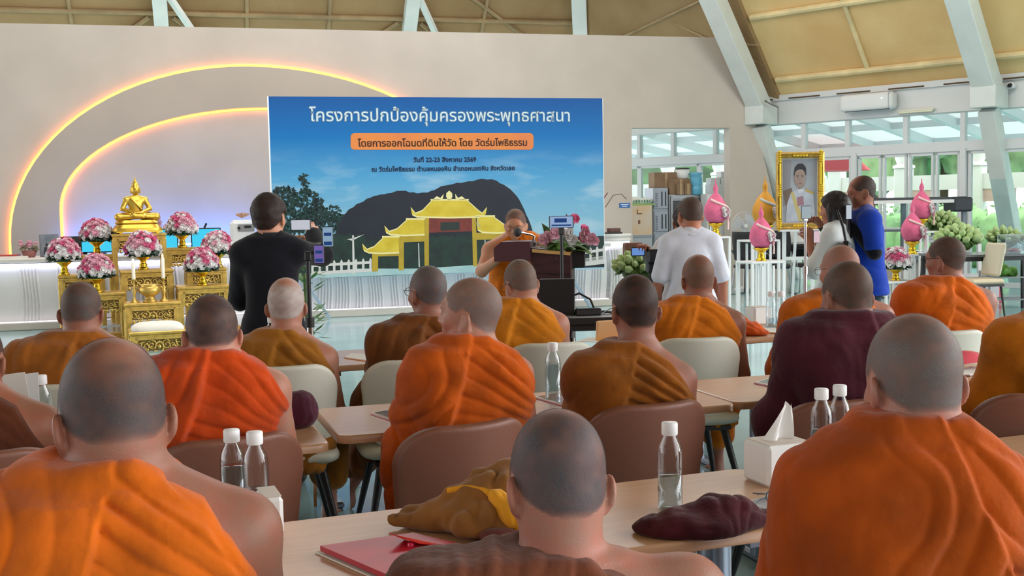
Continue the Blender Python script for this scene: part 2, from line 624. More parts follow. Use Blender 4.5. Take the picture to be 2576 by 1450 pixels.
def scalp(P, c, Rm, s=1.0, front=.060, nape=-.075, side=-.004, fade=.016):
    """0..1: how far inside the hairline each point of the head lies"""
    L = ((np.asarray(P) - np.array(c)) @ Rm) / s
    y = L[:, 1]
    line = np.interp(y, [-.11, -.07, -.03, -.005, .02, .05, .078, .11], [nape, nape * .92, -.035, .012, side, side + .012, front, front + .02])
    w = np.clip((L[:, 2] - line) / fade, 0, 1)
    r = np.linalg.norm(L, axis=1)
    return w * (r < .16) * (L[:, 2] > -.10) * (np.abs(L[:, 0]) < .0785), L


def hair_mat(name, rgb, rgb2=None, alpha=0.92, scale=620.0):
    m = bpy.data.materials.new(name)
    m.use_nodes = True
    nt = m.node_tree
    b = nt.nodes['Principled BSDF']; out = nt.nodes['Material Output']
    b.inputs['Roughness'].default_value = 0.62
    b.inputs['Specular IOR Level'].default_value = 0.35
    at = nt.nodes.new('ShaderNodeAttribute'); at.attribute_name = 'stubble'
    tc = nt.nodes.new('ShaderNodeTexCoord')
    no = nt.nodes.new('ShaderNodeTexNoise'); no.inputs['Scale'].default_value = scale; no.inputs['Detail'].default_value = 2
    nt.links.new(tc.outputs['Object'], no.inputs['Vector'])
    mx = nt.nodes.new('ShaderNodeMix'); mx.data_type = 'RGBA'
    mx.inputs['A'].default_value = lin(rgb); mx.inputs['B'].default_value = lin(rgb2 or rgb)
    rp = nt.nodes.new('ShaderNodeMapRange'); rp.inputs['From Min'].default_value = .32; rp.inputs['From Max'].default_value = .95
    nt.links.new(no.outputs['Fac'], rp.inputs['Value'])
    nt.links.new(rp.outputs['Result'], mx.inputs['Factor'])
    nt.links.new(mx.outputs['Result'], b.inputs['Base Color'])
    mu = nt.nodes.new('ShaderNodeMath'); mu.operation = 'MULTIPLY'
    nm = nt.nodes.new('ShaderNodeMapRange'); nm.inputs['From Min'].default_value = .3; nm.inputs['From Max'].default_value = .6
    nm.inputs['To Min'].default_value = .72; nm.inputs['To Max'].default_value = 1.0
    nt.links.new(no.outputs['Fac'], nm.inputs['Value'])
    nt.links.new(at.outputs['Fac'], mu.inputs[0]); nt.links.new(nm.outputs['Result'], mu.inputs[1])
    m2 = nt.nodes.new('ShaderNodeMath'); m2.operation = 'MULTIPLY'; m2.inputs[1].default_value = alpha
    nt.links.new(mu.outputs[0], m2.inputs[0])
    tr = nt.nodes.new('ShaderNodeBsdfTransparent'); ms = nt.nodes.new('ShaderNodeMixShader')
    nt.links.new(m2.outputs[0], ms.inputs[0]); nt.links.new(tr.outputs[0], ms.inputs[1]); nt.links.new(b.outputs[0], ms.inputs[2])
    nt.links.new(ms.outputs[0], out.inputs[0])
    return m


def skin_mat(name, rgb):
    r2 = (min(255, rgb[0] * 1.06), rgb[1] * .93, rgb[2] * .9)
    m = mat(name, rgb, rough=.5, var=.1, rgb2=r2, var_scale=22, bump=.12, bump_scale=300, spec=.4)
    return m


def cloth_mat(name, rgb, rough=.9, dark=.82, bump=.35, scale=38):
    return mat(name, rgb, rough=rough, rgb2=tuple(q * dark for q in rgb), var_scale=7, bump=bump, bump_scale=scale, spec=.15, sheen=.15)


def pleat(t, sharp=.65):
    return np.abs(np.sin(math.pi * t)) ** sharp


def robe_folds(P, zN, seed, flap=.012, amp=.011, dens=9.0, flap_x=-.02, flap_slope=.32, flap_freq=15):
    """height of the cloth folds of a robe worn over the left shoulder"""
    x, y, z = P[:, 0], P[:, 1], P[:, 2]
    n0 = vnoise(P, 3.1, seed + 1); n1 = vnoise(P, 7, seed); n2 = vnoise(P, 16, seed + 3)
    # right of the flap: pleats drawn towards the right armpit, closest together along the upper hem
    B = (.33, zN - .33)
    th = np.arctan2(z - B[1], B[0] - x)
    rr = np.hypot(z - B[1], x - B[0])
    t = th * dens + n0 * .55 + n1 * .28 + n2 * .08
    seg = np.floor(t)
    hs = np.sin(seg * 12.9898 + seed * 3.7) * 43758.5453; wgt = hs - np.floor(hs)
    mask = np.clip(.75 + .7 * vnoise(P, 4.2, seed + 21), .3, 1)
    fr = t - seg
    dv = np.minimum(fr, (1 - fr) * 1.9)
    prof = 1 - np.exp(-dv / .11) + .3 * np.sin(fr * math.pi)
    amp = amp * 1.35
    hr = prof * amp * (.25 + .95 * wgt) * mask * np.clip(rr * 2.6, .3, 1)
    xe = flap_x - flap_slope * (zN - z) + .014 * vnoise(P, 4, seed + 9)
    # left flap: a few long folds falling from the shoulder
    tl = (x - xe + .12 * (zN - z)) * flap_freq + .9 * n1 + .2 * n2 + .5 * n0
    sl = np.floor(tl); fl = tl - sl
    hl_ = np.sin(sl * 78.233 + seed) * 43758.5453; wl = hl_ - np.floor(hl_)
    pl = 1 - np.exp(-np.minimum(fl, (1 - fl) * 1.8) / .2)
    hl = pl * amp * (.2 + .8 * wl) * np.clip(.65 + .8 * vnoise(P, 3.4, seed + 31), .3, 1) + flap
    w = np.clip((xe - x) / .005 + .5, 0, 1)
    soft = amp * .28 * vnoise(P, 20, seed + 5) + amp * .5 * vnoise(P, 8, seed + 6)
    return hr * (1 - w) + hl * w + soft


ALL_MONKS = []


def monk(label, u, v_top, y, robe_rgb, hair_rgb, skin_rgb=(140, 96, 74), yaw=0.0, head_yaw=0.0, head_pitch=.25, head_roll=0.0,
         nk=.21, hs=1.0, seed=1, vox=.008, width=1.0, hair2=None, bald=None, hair_alpha=.9, lean=.07, both=False, glasses=False,
         right_arm=None, left_arm=None, dens=9.0, amp=.016, hair_front=.06, group=None, flap_x=-.01, foot=None, vox_head=None, cord=False,
         neck_edge=.03, edge_slope=.62, drop=False, legs=True, nape=-.075, flap=.022, fat=0.0, stand=False, flap_slope=.32, sd=.126, pile=1.0, flap_freq=15):
    """a seated monk seen from behind; (u, v_top) is the top of his head in the photo, y how far away he sits"""
    top = aty(u, v_top, y)
    zt = top.z
    hs_ = hs
    hc = np.array((0.0, lean + .015, zt - .112 * hs_))
    zN = zt - nk
    Rb = Matrix.Rotation(yaw, 3, 'Z')
    off = Rb @ Vector((hc[0], hc[1], 0))
    loc = Vector((top.x - off.x, top.y - off.y, 0))
    root = thing('person', label, 'person', loc, yaw, group)
    Rm = rotm(head_yaw, head_pitch, head_roll)
    vh = vox_head or vox
    zs0 = .86 if stand else .45
    Ht = zN - zs0
    tz = [zs0 - .04, zs0 + .06, zs0 + .25 * Ht, zs0 + .5 * Ht, zs0 + .74 * Ht, zs0 + .86 * Ht, zs0 + .94 * Ht, zN]
    rx = [q * width for q in (.165, .175, .160, .158, .172, .165, .115, .060)]
    ry = [q * (width * .5 + .5) for q in (.115, .125, .118, .112, .108, .092, .072, .058)]
    cy = [-.02, -.02, -.01, lean * .15, lean * .45, lean * .62, lean * .75, lean * .85]
    cx = [0] * 8
    sh = .178 * width
    zs = zN - sd
    shy = lean * .6
    la = left_arm or ((-sh - .055, .08, zs - .27), (-.13, .34, .80))
    ra = right_arm or ((sh + .05, .09, zs - .27), (.13, .34, .80))
    ymax = max(.62, la[1][1] + .2, ra[1][1] + .2)
    xl = max(.36, abs(la[1][0]) + .16, abs(ra[1][0]) + .16)
    cx_, cy_ = hc[0], hc[1]
    xs = axis(-xl, xl, vox * 1.5, [(cx_ - .12, cx_ + .12, vh)])
    ys = axis(-.22, ymax, vox * 1.6, [(cy_ - .13, cy_ + .15, vh)])
    zs_ = axis(-.02, zt + .03, vox * 2.0, [(zs0 + .17, zN + .03, vox * 1.2), (zN - .03, zt + .03, vh)])
    F = Field(xs, ys, zs_)
    F.loft(tz, cx, cy, rx, ry, .03)
    neck = (0, lean * .85 - .005, zN - .015)
    for q in (-1, 1):
        F.cap((q * .035, lean * .8 - .012, zN - .030), (q * sh, shy, zs), .042, .060 * width, .05)
        F.ell((q * .085, -.055 + lean * .4, zs - .06), (.075, .045, .095), .05)          # shoulder blades
    for q, arm in ((-1, la), (1, ra)):
        e, w = np.array(arm[0]), np.array(arm[1])
        F.cap((q * sh, shy, zs), e, .056 * width, .042 * width, .035)
        F.cap(e, w, .042 * width, .028, .02)
        dv = w - e
        add_hand(F, w + dv / np.linalg.norm(dv) * .015, dv * np.array((1, 1, .35)), (0, .15, -1), -q, .7)
    T = add_head(F, hc, Rm, neck, hs_, fat=fat, neck_r=.057 + .3 * fat)
    hipz = .50
    feet = []
    for q in (-1, 1):
        if stand:
            F.cap((q * .09, 0, .86), (q * .10, .02, .48), .082, .060, .03)
            F.cap((q * .10, .02, .48), (q * .11, 0, .09), .056, .036, .03)
            F.cap((q * .11, -.03, .035), (q * .12, .17, .028), .034, .032, .02)
            continue
        kx = q * .15
        F.cap((q * .09, .02, hipz), (kx, .40, .50), .075, .058, .03)
        fx, fy = (q * .14, .44)
        if foot and foot[0] == q: fx, fy = foot[1], foot[2]
        F.cap((kx, .40, .50), (fx, fy, .10), .055, .034, .03)
        F.cap((fx, fy, .075), (fx, fy, .05), .036, .040, .02)
        F.cap((fx, fy - .02, .035), (fx - .01, fy + .13, .026), .034, .026, .02)
        for i in range(5):
            F.cap((fx + (i - 2) * .019, fy + .13, .022), (fx + (i - 2) * .021, fy + .178 - abs(i - (1 if q > 0 else 3)) * .008, .018), .0115, .0095, .004)
        feet.append((kx, fx, fy))
    P, Q = F.mesh()
    nrm = vnormals(P, Q)
    smat = skin_mat('skin', skin_rgb)
    np_mesh('body', P, Q, smat, root)
    # cropped hair
    dn, L = scalp(P, hc, Rm, hs_, front=hair_front, nape=nape)
    dn = dn * (.80 + .16 * vnoise(P, 60, seed) + .16 * vnoise(P, 26, seed + 2))
    if bald:
        for (by, bz, br, bd) in bald:
            q_ = math.sqrt(((by + .012) / .098) ** 2 + ((bz - .022) / .092) ** 2)      # bring the patch onto the skull
            by, bz = -.012 + (by + .012) / q_, .022 + (bz - .022) / q_
            dist = np.sqrt(L[:, 0] ** 2 * .9 + (L[:, 1] - by) ** 2 + (L[:, 2] - bz) ** 2) + .012 * vnoise(P, 45, seed + 7)
            dn = dn * (1 - bd * np.clip(1.3 - dist / br, 0, 1))
    dn = np.clip(dn, 0, 1)
    used, q2 = submesh(P, Q, dn > .015)
    if len(q2):
        closed_shell('cropped_hair', P, nrm, used, q2, np.full(len(used), .0014), hair_mat('cropped_hair', hair_rgb, hair2, hair_alpha), root, {'stubble': dn[used]})
    # robe: torso, left shoulder and arm, cut by the slanted edge that leaves the right shoulder bare
    vr = vox * .75
    xs = axis(-max(.40, abs(la[1][0]) + .12), .34, vr); ys = axis(-.24, max(.52, la[1][1] + .1), vr * 1.2); zr = axis(zs0 - .07, zN + .07, vr)
    R = Field(xs, ys, zr)
    R.loft(tz, cx, cy, rx[:6] + [rx[6] * 1.05, .074], ry[:7] + [.062], .05, off=.020)
    for q in (-1, 1):
        R.ell((q * .085, -.055 + lean * .4, zs - .06), (.095, .062, .115), .05)
    R.cap((.035, lean * .8 - .012, zN - .012), (sh * .98, shy, zs), .060, .072 * width, .05)
    R.cap((-.055, lean * .8 - .018, zN - .022), (-sh * .9, shy - .012, zs + .036 * pile), .050 * (.5 + .5 * pile), .064 * (.5 + .5 * pile), .05)
    R.cap((-.05, lean * .8 - .01, zN - .030), (-sh, shy, zs + .004), .050, .070 * width, .06)
    R.cap((-sh, shy, zs), la[0], .076 * width, .074 * width, .05)
    e, w = np.array(la[0]), np.array(la[1])
    R.cap(e, e + (w - e) * .72, .078 * width, .062, .04)
    R.cap(e, (e[0] + .02, e[1] - .02, e[2] - .22), .075, .085, .06)
    if both:
        R.cap((.05, lean * .8 - .01, zN - .030), (sh, shy, zs + .004), .060, .080 * width, .06)
        R.cap((sh, shy, zs), ra[0], .084 * width, .076 * width, .05)
    X = xs[:, None, None]; Y = ys[None, :, None]; Z = zr[None, None, :]
    if not both:
        xx = np.maximum(X - neck_edge, 0)
        cut = (Z - (zN + .012)) + edge_slope * xx + 1.1 * np.maximum(xx - .10, 0)
        cut = np.maximum(cut, (X - neck_edge - .26))
        R.D = -smin(-R.D, -(cut * .82).astype(np.float32), .012)
    else:
        cut = (Z - (zN + .01))
        R.D = -smin(-R.D, -(cut + 0 * X + 0 * Y).astype(np.float32), .012)
    hole = (np.sqrt((X - neck[0]) ** 2 + (Y - neck[1] - .030) ** 2 + 0 * Z) - .064 - .3 * np.maximum(Z - zN, 0) + 4.0 * np.maximum(zN - .025 - Z, 0)).astype(np.float32)
    R.D = -smin(-R.D, hole, .008)
    rp, rq = R.mesh()
    rn = vnormals(rp, rq)
    h = robe_folds(rp, zN, seed, dens=dens, amp=amp, flap_x=flap_x, flap=flap, flap_slope=flap_slope, flap_freq=flap_freq)
    edge = 0
    xx = np.maximum(rp[:, 0] - neck_edge, 0) * (0 if both else 1)
    ed = -((rp[:, 2] - (zN + .012)) + edge_slope * xx + 1.1 * np.maximum(xx - .10, 0)) * .8
    calm = np.clip(ed / .045, .38, 1)
    h = h * np.where(rp[:, 0] > flap_x, calm, np.maximum(calm, .45))
    near = np.clip((rp[:, 0] - neck_edge + .05) / .05, 0, 1)
    calm = 1 - (1 - calm) * np.maximum(near, .25)
    edge = .005 * np.exp(-((ed - .012) / .010) ** 2) + .004 * np.exp(-((ed - .034) / .008) ** 2)
    h = quad_blur(h + edge * near, rq)
    rp = rp + rn * h[:, None]
    cm = cloth_mat('robe_cloth', robe_rgb)
    np_mesh('robe', rp, rq, cm, root)
    if legs:
        vl = .016
        if stand:
            S = Field(axis(-.36, .36, vl), axis(-.32, .34, vl), axis(.10, .98, vl))
            S.loft((.16, .30, .6, .86, .93), [0] * 5, [.02] * 5, (.185, .180, .175, .19, .17), (.165, .16, .145, .14, .12), .02)
        xs = axis(-.36, .36, vl); ys = axis(-.22, .70, vl); zl = axis(.08, .66, vl)
        if not stand: S = Field(xs, ys, zl); S.ell((0, 0, .50), (.20, .15, .10), .05)
        for kx, fx, fy in feet:
            S.cap((kx * .6, .02, .51), (kx, .40, .51), .098, .085, .06)
            S.cap((kx, .41, .50), (fx * .75 + kx * .25, fy * .9 + .03, .25), .085, .085, .05)
        sp, sq = S.mesh()
        sn = vnormals(sp, sq)
        hh = pleat(sp[:, 0] * 11 + vnoise(sp, 6, seed) * .8) * .012
        np_mesh('lower_robe', sp + sn * hh[:, None], sq, cm, root)
    if glasses:
        g = MB()
        for q in (-1, 1):
            g.tube([T(q * .082, -.005, .004), T(q * .080, .05, .006), T(q * .068, .100, .004)], .0017, 6)
            g.tube([T(q * .034 + .027 * math.cos(a), .108 - .004 * abs(math.cos(a)), -.002 + .019 * math.sin(a)) for a in [i * math.pi / 8 for i in range(16)]], .0013, 5, closed=True)
        g.tube([T(-.008, .109, .004), T(0, .112, .006), T(.008, .109, .004)], .0018, 5)
        g.build('glasses', M['black_plastic'], root)
    if cord:
        g = MB()
        g.tube([T(.080, -.02, .01), T(.088, -.028, -.03), T(.078, -.005, -.07), T(.06, .06, -.07)], .002, 6)
        g.build('mask_loop', M['white_plastic'], root)
    ALL_MONKS.append(dict(root=root, loc=loc, yaw=yaw, zN=zN))
    return root, T


def stander(label, u, v_top, y, yaw, head_yaw=0.0, head_pitch=0.0, skin_rgb=(150, 104, 80), hair_rgb=(28, 22, 20), la=None, ra=None, width=1.0,
            vox=.010, vh=.007, hair_t=.010, hair_front=.062, nape=-.085, bald=None, top=None, bottom=None, shoes=(30, 30, 32), lean=.02, ch=None,
            hand_n=((0, 0, -1), (0, 0, -1)), curl=(.5, .5), female=False, seed=1, hair_alpha=1.0, height=None, fat=.0, thumbs=(1, -1)):
    """a standing dressed person; top / bottom describe the garments"""
    tp = aty(u, v_top, y)
    zt = height or tp.z
    k = zt / 1.68
    hc = np.array((0, lean + .01, zt - .115))
    zN = zt - .245 * k
    Rb = Matrix.Rotation(yaw, 3, 'Z')
    off = Rb @ Vector((hc[0], hc[1], 0))
    root = thing('person', label, 'person', (tp.x - off.x, tp.y - off.y, 0), yaw)
    Rm = rotm(head_yaw, head_pitch, 0)
    sh = .172 * width * (.9 if female else 1); zs = zN - .085
    hip = .86 * k
    la = la or ((-sh - .07, .0, zs - .28), (-sh - .08, .07, zs - .52))
    ra = ra or ((sh + .07, .0, zs - .28), (sh + .08, .07, zs - .52))
    pts = np.array([la[0], la[1], ra[0], ra[1]])
    xs = axis(min(-.34, pts[:, 0].min() - .16), max(.34, pts[:, 0].max() + .16), vox * 1.2, [(hc[0] - .11, hc[0] + .11, vh)] + [(w[0] - .11, w[0] + .11, vh) for w in (la[1], ra[1])])
    ys = axis(min(-.24, pts[:, 1].min() - .16), max(.30, pts[:, 1].max() + .22), vox * 1.2, [(hc[1] - .12, hc[1] + .13, vh)] + [(w[1] - .12, w[1] + .18, vh) for w in (la[1], ra[1])])
    zz = axis(-.02, zt + .03, vox * 1.6, [(zN - .02, zt + .03, vh)] + [(w[2] - .14, w[2] + .14, vh) for w in (la[1], ra[1])])
    F = Field(xs, ys, zz)
    tz = [hip - .06, hip + .04, hip + .16, hip + .30, zs - .07, zs + .0, zN - .03, zN]
    rx = [q * width for q in ((.150, .165, .140, .140, .158, .150, .10, .06) if not female else (.155, .165, .130, .130, .145, .135, .09, .05))]
    ry = [q * width for q in (.11, .115, .105, .108, .112, .09, .07, .055)]
    cy = [0, 0, 0, lean * .2, lean * .4, lean * .5, lean * .6, lean * .7]
    F.loft(tz, [0] * 8, cy, rx, ry, .03)
    for q, arm in ((-1, la), (1, ra)):
        F.cap((q * .035, lean * .6 - .01, zN - .01), (q * sh, 0, zs), .042, .056 * width, .045)
        e, w = np.array(arm[0]), np.array(arm[1])
        F.cap((q * sh, 0, zs), e, .052 * width, .040 * width, .03)
        F.cap(e, w, .040 * width, .027, .02)
        dv = (w - e) / np.linalg.norm(w - e)
        i = 0 if q < 0 else 1
        add_hand(F, w + dv * .012, dv, hand_n[i], thumbs[i], curl[i], .95)
        F.cap((q * .085, 0, hip), (q * .095, .015, .47 * k), .082 * width, .058, .03)
        F.cap((q * .095, .015, .47 * k), (q * .10, -.01, .09), .055, .037, .03)
        F.cap((q * .10, -.03, .045), (q * .115, .15, .035), .035, .030, .02)
    T = add_head(F, hc, Rm, (0, lean * .7 - .01, zN - .01), 1.0, fat=fat)
    P, Q = F.mesh(); nrm = vnormals(P, Q)
    np_mesh('body', P, Q, skin_mat('skin', skin_rgb), root)
    dn, L = scalp(P, hc, Rm, 1.0, front=hair_front, nape=nape)
    if bald:
        for (by, bz, br, bd) in bald:
            dist = np.sqrt(L[:, 0] ** 2 * .8 + (L[:, 1] - by) ** 2 + (L[:, 2] - bz) ** 2)
            dn = dn * (1 - bd * np.clip(1.3 - dist / br, 0, 1))
    used, q2 = submesh(P, Q, dn > .02)
    th = hair_t * np.clip(dn[used], .1, 1) * (1 + .25 * vnoise(P[used], 40, seed))
    closed_shell('hair', P, nrm, used, q2, th, hair_mat('hair', hair_rgb, tuple(min(255, q * 1.5 + 8) for q in hair_rgb), hair_alpha, 160), root, {'stubble': np.clip(dn[used] * 1.6, 0, 1)})
    if top:
        V = Field(axis(xs[0], xs[-1], vox), axis(ys[0], ys[-1], vox), axis(top['z0'] - .05, zN + .08, vox))
        o = top.get('off', .014)
        z0 = top['z0']
        hem = top.get('flare', .02)
        lz = [z0, max(z0 + .02, hip + .04)] + tz[2:7]
        V.loft(lz, [0] * 7, [0, 0] + cy[2:7], [rx[1] + hem, rx[1] + .5 * hem] + rx[2:7], [ry[1] + hem, ry[1] + hem * .5] + ry[2:7], .05, off=o)
        for q, arm, frac in ((-1, la, top['sleeve'][0]), (1, ra, top['sleeve'][1])):
            e, w = np.array(arm[0]), np.array(arm[1]); s0 = np.array((q * sh, 0, zs))
            V.cap((q * .035, lean * .6 - .01, zN - .012), s0, .042 + o * .7, .056 * width + o, .045)
            f1 = min(frac, 1.0)
            V.cap(s0, s0 + (e - s0) * f1, .056 * width + o * .9, .046 * width + o * 1.1, .03)
            if frac > 1: V.cap(e, e + (w - e) * (frac - 1), .044 * width + o, .034 + o * .8, .02)
        X = V.xs[:, None, None]; Y = V.ys[None, :, None]; Z = V.zs[None, None, :]
        hole = np.sqrt(X ** 2 + (Y - lean * .7 - .012) ** 2 + 0 * Z).astype(np.float32) - .058 + 2.5 * np.maximum(zN - .05 - Z, 0)
        V.D = -smin(-V.D, hole.astype(np.float32), .006)
        V.D = np.maximum(V.D, (z0 - Z + 0 * X + 0 * Y).astype(np.float32))
        vp, vq = V.mesh(); vn = vnormals(vp, vq)
        h = .002 * vnoise(vp, 6, seed) + .005 * pleat(vp[:, 0] * 9 + vp[:, 2] * 4 + vnoise(vp, 6, seed)) * np.clip((zs - .1 - vp[:, 2]) * 4, 0, 1)
        np_mesh(top['name'], vp + vn * h[:, None], vq, cloth_mat(top['name'] + '_cloth', top['rgb'], bump=.2, dark=.94), root)
        if top.get('collar'):
            cb = MB()
            ring = [(.062 + .004 * math.cos(a), a) for a in [2 * math.pi * i / 28 for i in range(28)]]
            c0 = Vector((0, lean * .7 - .004, zN - .004))
            vs = []
            for r, z in ((.074, -.030), (.062, .030), (.068, .032), (.088, -.024)):
                for _, a in ring: vs.append(c0 + Vector((r * math.cos(a), r * 1.02 * math.sin(a), z - .016 * max(0, math.sin(a)))))
            cb.add(vs, [(j * 28 + i, j * 28 + (i + 1) % 28, (j + 1) * 28 + (i + 1) % 28, (j + 1) * 28 + i) for j in range(3) for i in range(28)], True)
            cb.build('collar', cloth_mat('collar_cloth', top['collar'], bump=.15), root)
    if bottom:
        V = Field(axis(-.32, .32, .014), axis(-.26, .28, .014), axis(.04, hip + .14, .014))
        V.loft((hip - .08, hip + .02, hip + .10), [0] * 3, [0] * 3, (rx[0], rx[1], rx[1] * .96), (ry[0], ry[1], ry[1] * .97), .03, off=.010)
        for q in (-1, 1):
            V.cap((q * .085, 0, hip - .02), (q * .097, .012, .47 * k), .098 * width, .076, .03)
            V.cap((q * .097, .012, .47 * k), (q * .102, -.005, .10), .076, .068, .03)
        vp, vq = V.mesh(); vn = vnormals(vp, vq)
        np_mesh('trousers', vp + vn * (.007 * vnoise(vp, 10, seed + 2))[:, None], vq, cloth_mat('trouser_cloth', bottom, bump=.2), root)
        for q in (-1, 1):
            V = Field(axis(-.07, .07, .008), axis(-.10, .25, .010), axis(-.01, .13, .008))
            V.cap((0, -.03, .045), (0, .15, .040), .044, .040, .02)
            V.cap((0, -.02, .05), (0, -.02, .085), .045, .045, .02)
            V.D = np.maximum(V.D, (.002 - V.zs)[None, None, :] + 0 * V.D)
            vp, vq = V.mesh()
            np_mesh('shoe', vp + np.array((q * .108, -.005, 0)), vq, mat('shoe_leather', shoes, .4), root)
    return root, T, dict(zN=zN, zs=zs, sh=sh)

# ------------------------------------------------------------------ the hall
TH = math.radians(14.3)
VA = Vector((math.cos(TH), math.sin(TH), 0)); VB = Vector((-math.sin(TH), math.cos(TH), 0)); VO = Vector((0, 16.388, 0))
def WL(s, n, z): return VO + VA * s + VB * n + Vector((0, 0, z))
def WM(): return Matrix((VA, VB, Vector((0, 0, 1)))).transposed()
PB = Vector((5.1, 20.6, 0)); DB = Vector((.7071, -.7071, 0)); NB = Vector((.7071, .7071, 0))
def WB(t, n, z): return PB + DB * t + NB * n + Vector((0, 0, z))
def frame3(x, y): return Matrix((x, y, Vector((0, 0, 1)))).transposed()
FA = frame3(VA, VB); FB = frame3(DB, NB)

M['white_wall'] = mat('white_wall', (206, 194, 182), .75, var=.04, var_scale=1.2)
M['band'] = mat('arch_band_unlit', (190, 176, 162), .75, var=.04, var_scale=1.0)  # wall white made darker, the band's unlit look is in its colour
M['floor'] = mat('polished_floor', (168, 206, 209), .13, var=.12, var_scale=.8, spec=.6)
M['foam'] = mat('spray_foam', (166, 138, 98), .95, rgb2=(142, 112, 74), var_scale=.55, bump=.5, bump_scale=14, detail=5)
M['foam_front_lit'] = mat('spray_foam_lit', (246, 216, 158), .95, rgb2=(224, 184, 124), var_scale=.55, bump=.5, bump_scale=14, detail=5)  # same foam as the rear, light bounced off the floor put into its colour
M['foam_rib_front_lit'] = mat('foam_rib_lit', (246, 224, 172), .95, var=.12, var_scale=2, bump=.5, bump_scale=16)  # rib foam lightened likewise, bounced light painted in
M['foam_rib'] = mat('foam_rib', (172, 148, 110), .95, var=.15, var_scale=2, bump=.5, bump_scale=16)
M['steel_white'] = mat('white_steel', (226, 232, 228), .5, var=.05, var_scale=2)
M['white_frame'] = mat('white_aluminium', (222, 226, 228), .4)
M['white_paint'] = mat('white_paint', (226, 228, 228), .45)
M['glass'] = clear_mat('window_glass', (246, 252, 252), .10)
M['fluted'] = mat('fluted_white', (220, 218, 214), .55)
M['counter_top'] = mat('counter_top', (226, 222, 216), .3)
M['plinth'] = mat('plinth', (206, 198, 186), .5)
M['led_warm'] = emitter('warm_led', (255, 134, 48), 11.0)
M['led_white'] = emitter('white_led', (226, 226, 255), 5.5)
M['led_base'] = emitter('base_led', (236, 232, 255), 2.6)
M['led_blue'] = emitter('blue_led', (60, 130, 255), 60.0)
M['black_plastic'] = mat('black_plastic', (22, 22, 25), .4)
M['white_plastic'] = mat('white_plastic', (232, 234, 234), .35)
M['black_metal'] = mat('black_metal', (24, 25, 28), .45)
M['chrome'] = mat('chrome', (200, 202, 205), .18, metal=1.0)
M['grey_metal'] = mat('brushed_grey', (150, 160, 172), .3, metal=.7)

structure('floor', MB().box((3, 14, -.1), (46, 40, .2)), M['floor'])
mb = MB()
end = [(4.83, 4.43), (5.25, 3.4), (5.68, 1.75), (6.05, 0)]
mb.prism([(-14, 0), (2.99, 0), (2.99, 2.83), (4.87, 2.83), (4.87, 0), (6.05, 0), (5.68, 1.75), (5.25, 3.4), (4.83, 4.43), (-14, 4.43)], 3.0, 3.25, FA, VO)
structure('wall_back', mb, M['white_wall'])
mb = MB(); mb.prism([(2.99, 2.60), (4.87, 2.60), (4.87, 2.83), (2.99, 2.83)], 3.02, 3.22, FA, VO)

# arch relief with light behind both of its edges
def arch(cs, z0, al, ar, b, n=40, zlow=.5):
    pts = [(cs - al, zlow), (cs - al, z0)]
    for i in range(1, n):
        a = math.pi * (1 - i / n)
        r = al if math.cos(a) < 0 else ar
        pts.append((cs + r * math.cos(a), z0 + b * math.sin(a)))
    pts += [(cs + ar, z0), (cs + ar, zlow)]
    return pts
outer = arch(-3.55, 1.08, 3.67, 4.1, 2.73)
inner = arch(-3.30, 1.56, 3.20, 3.1, 1.60)
inner[0] = (-6.5, .5)
mb = MB()
n = len(outer)
mb.v = []
for y in (2.93, 3.0):
    for p in outer: mb.v.append(tuple(VO + FA @ Vector((p[0], y, p[1]))))
    for p in inner: mb.v.append(tuple(VO + FA @ Vector((p[0], y, p[1]))))
for i in range(n - 1):
    mb.f += [(i, i + 1, n + i + 1, n + i), (i, 2 * n + i, 2 * n + i + 1, i + 1), (n + i, n + i + 1, 3 * n + i + 1, 3 * n + i)]
mb.flat = [False] * len(mb.f)
structure('trim_arch', mb, M['band'])
for nm, pts, dr, lab in (('led_strip', outer, 1, 'glowing orange light strip along the outer edge of the wall arch'), ('led_strip', inner, -1, 'glowing orange light strip along the inner edge of the wall arch')):
    mb = MB(); q = []
    for i, p in enumerate(pts):
        a = Vector(pts[min(i + 1, n - 1)]) - Vector(pts[max(i - 1, 0)]); a.normalize()
        nx, nz = -a.y * dr, a.x * dr
        q.append(VO + FA @ Vector((p[0] + nx * .022, 2.972, p[1] + nz * .022)))
    mb.tube(q, .016, 6)
    tag(mb.build(nm, M['led_warm']), lab, 'light strip')

# roof: foam lined facets between white steel ribs
def quad_slab(mb, a, b, c, d, th=.06):
    a, b, c, d = [Vector(q) for q in (a, b, c, d)]
    nn = (b - a).cross(d - a).normalized() * th
    mb.add([a, b, c, d, a + nn, b + nn, c + nn, d + nn], [(0, 1, 2, 3), (7, 6, 5, 4), (0, 4, 5, 1), (1, 5, 6, 2), (2, 6, 7, 3), (3, 7, 4, 0)])
RISE = Vector((-.56, -.56, .975))              # facet over the window wall climbs inwards
def RB(t, L, off=0.0): return WB(t, -.10, 3.42) + RISE * L + NB * off * .8 + Vector((0, 0, off * .6))
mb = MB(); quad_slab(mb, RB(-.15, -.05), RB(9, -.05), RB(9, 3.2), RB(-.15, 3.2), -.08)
structure('roof_panel', mb, M['foam_front_lit'])
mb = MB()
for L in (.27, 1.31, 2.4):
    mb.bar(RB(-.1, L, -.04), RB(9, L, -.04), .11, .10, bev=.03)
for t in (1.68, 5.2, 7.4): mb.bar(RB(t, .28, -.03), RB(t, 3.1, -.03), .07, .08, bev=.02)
structure('roof_purlin', mb, M['foam_rib_front_lit'])
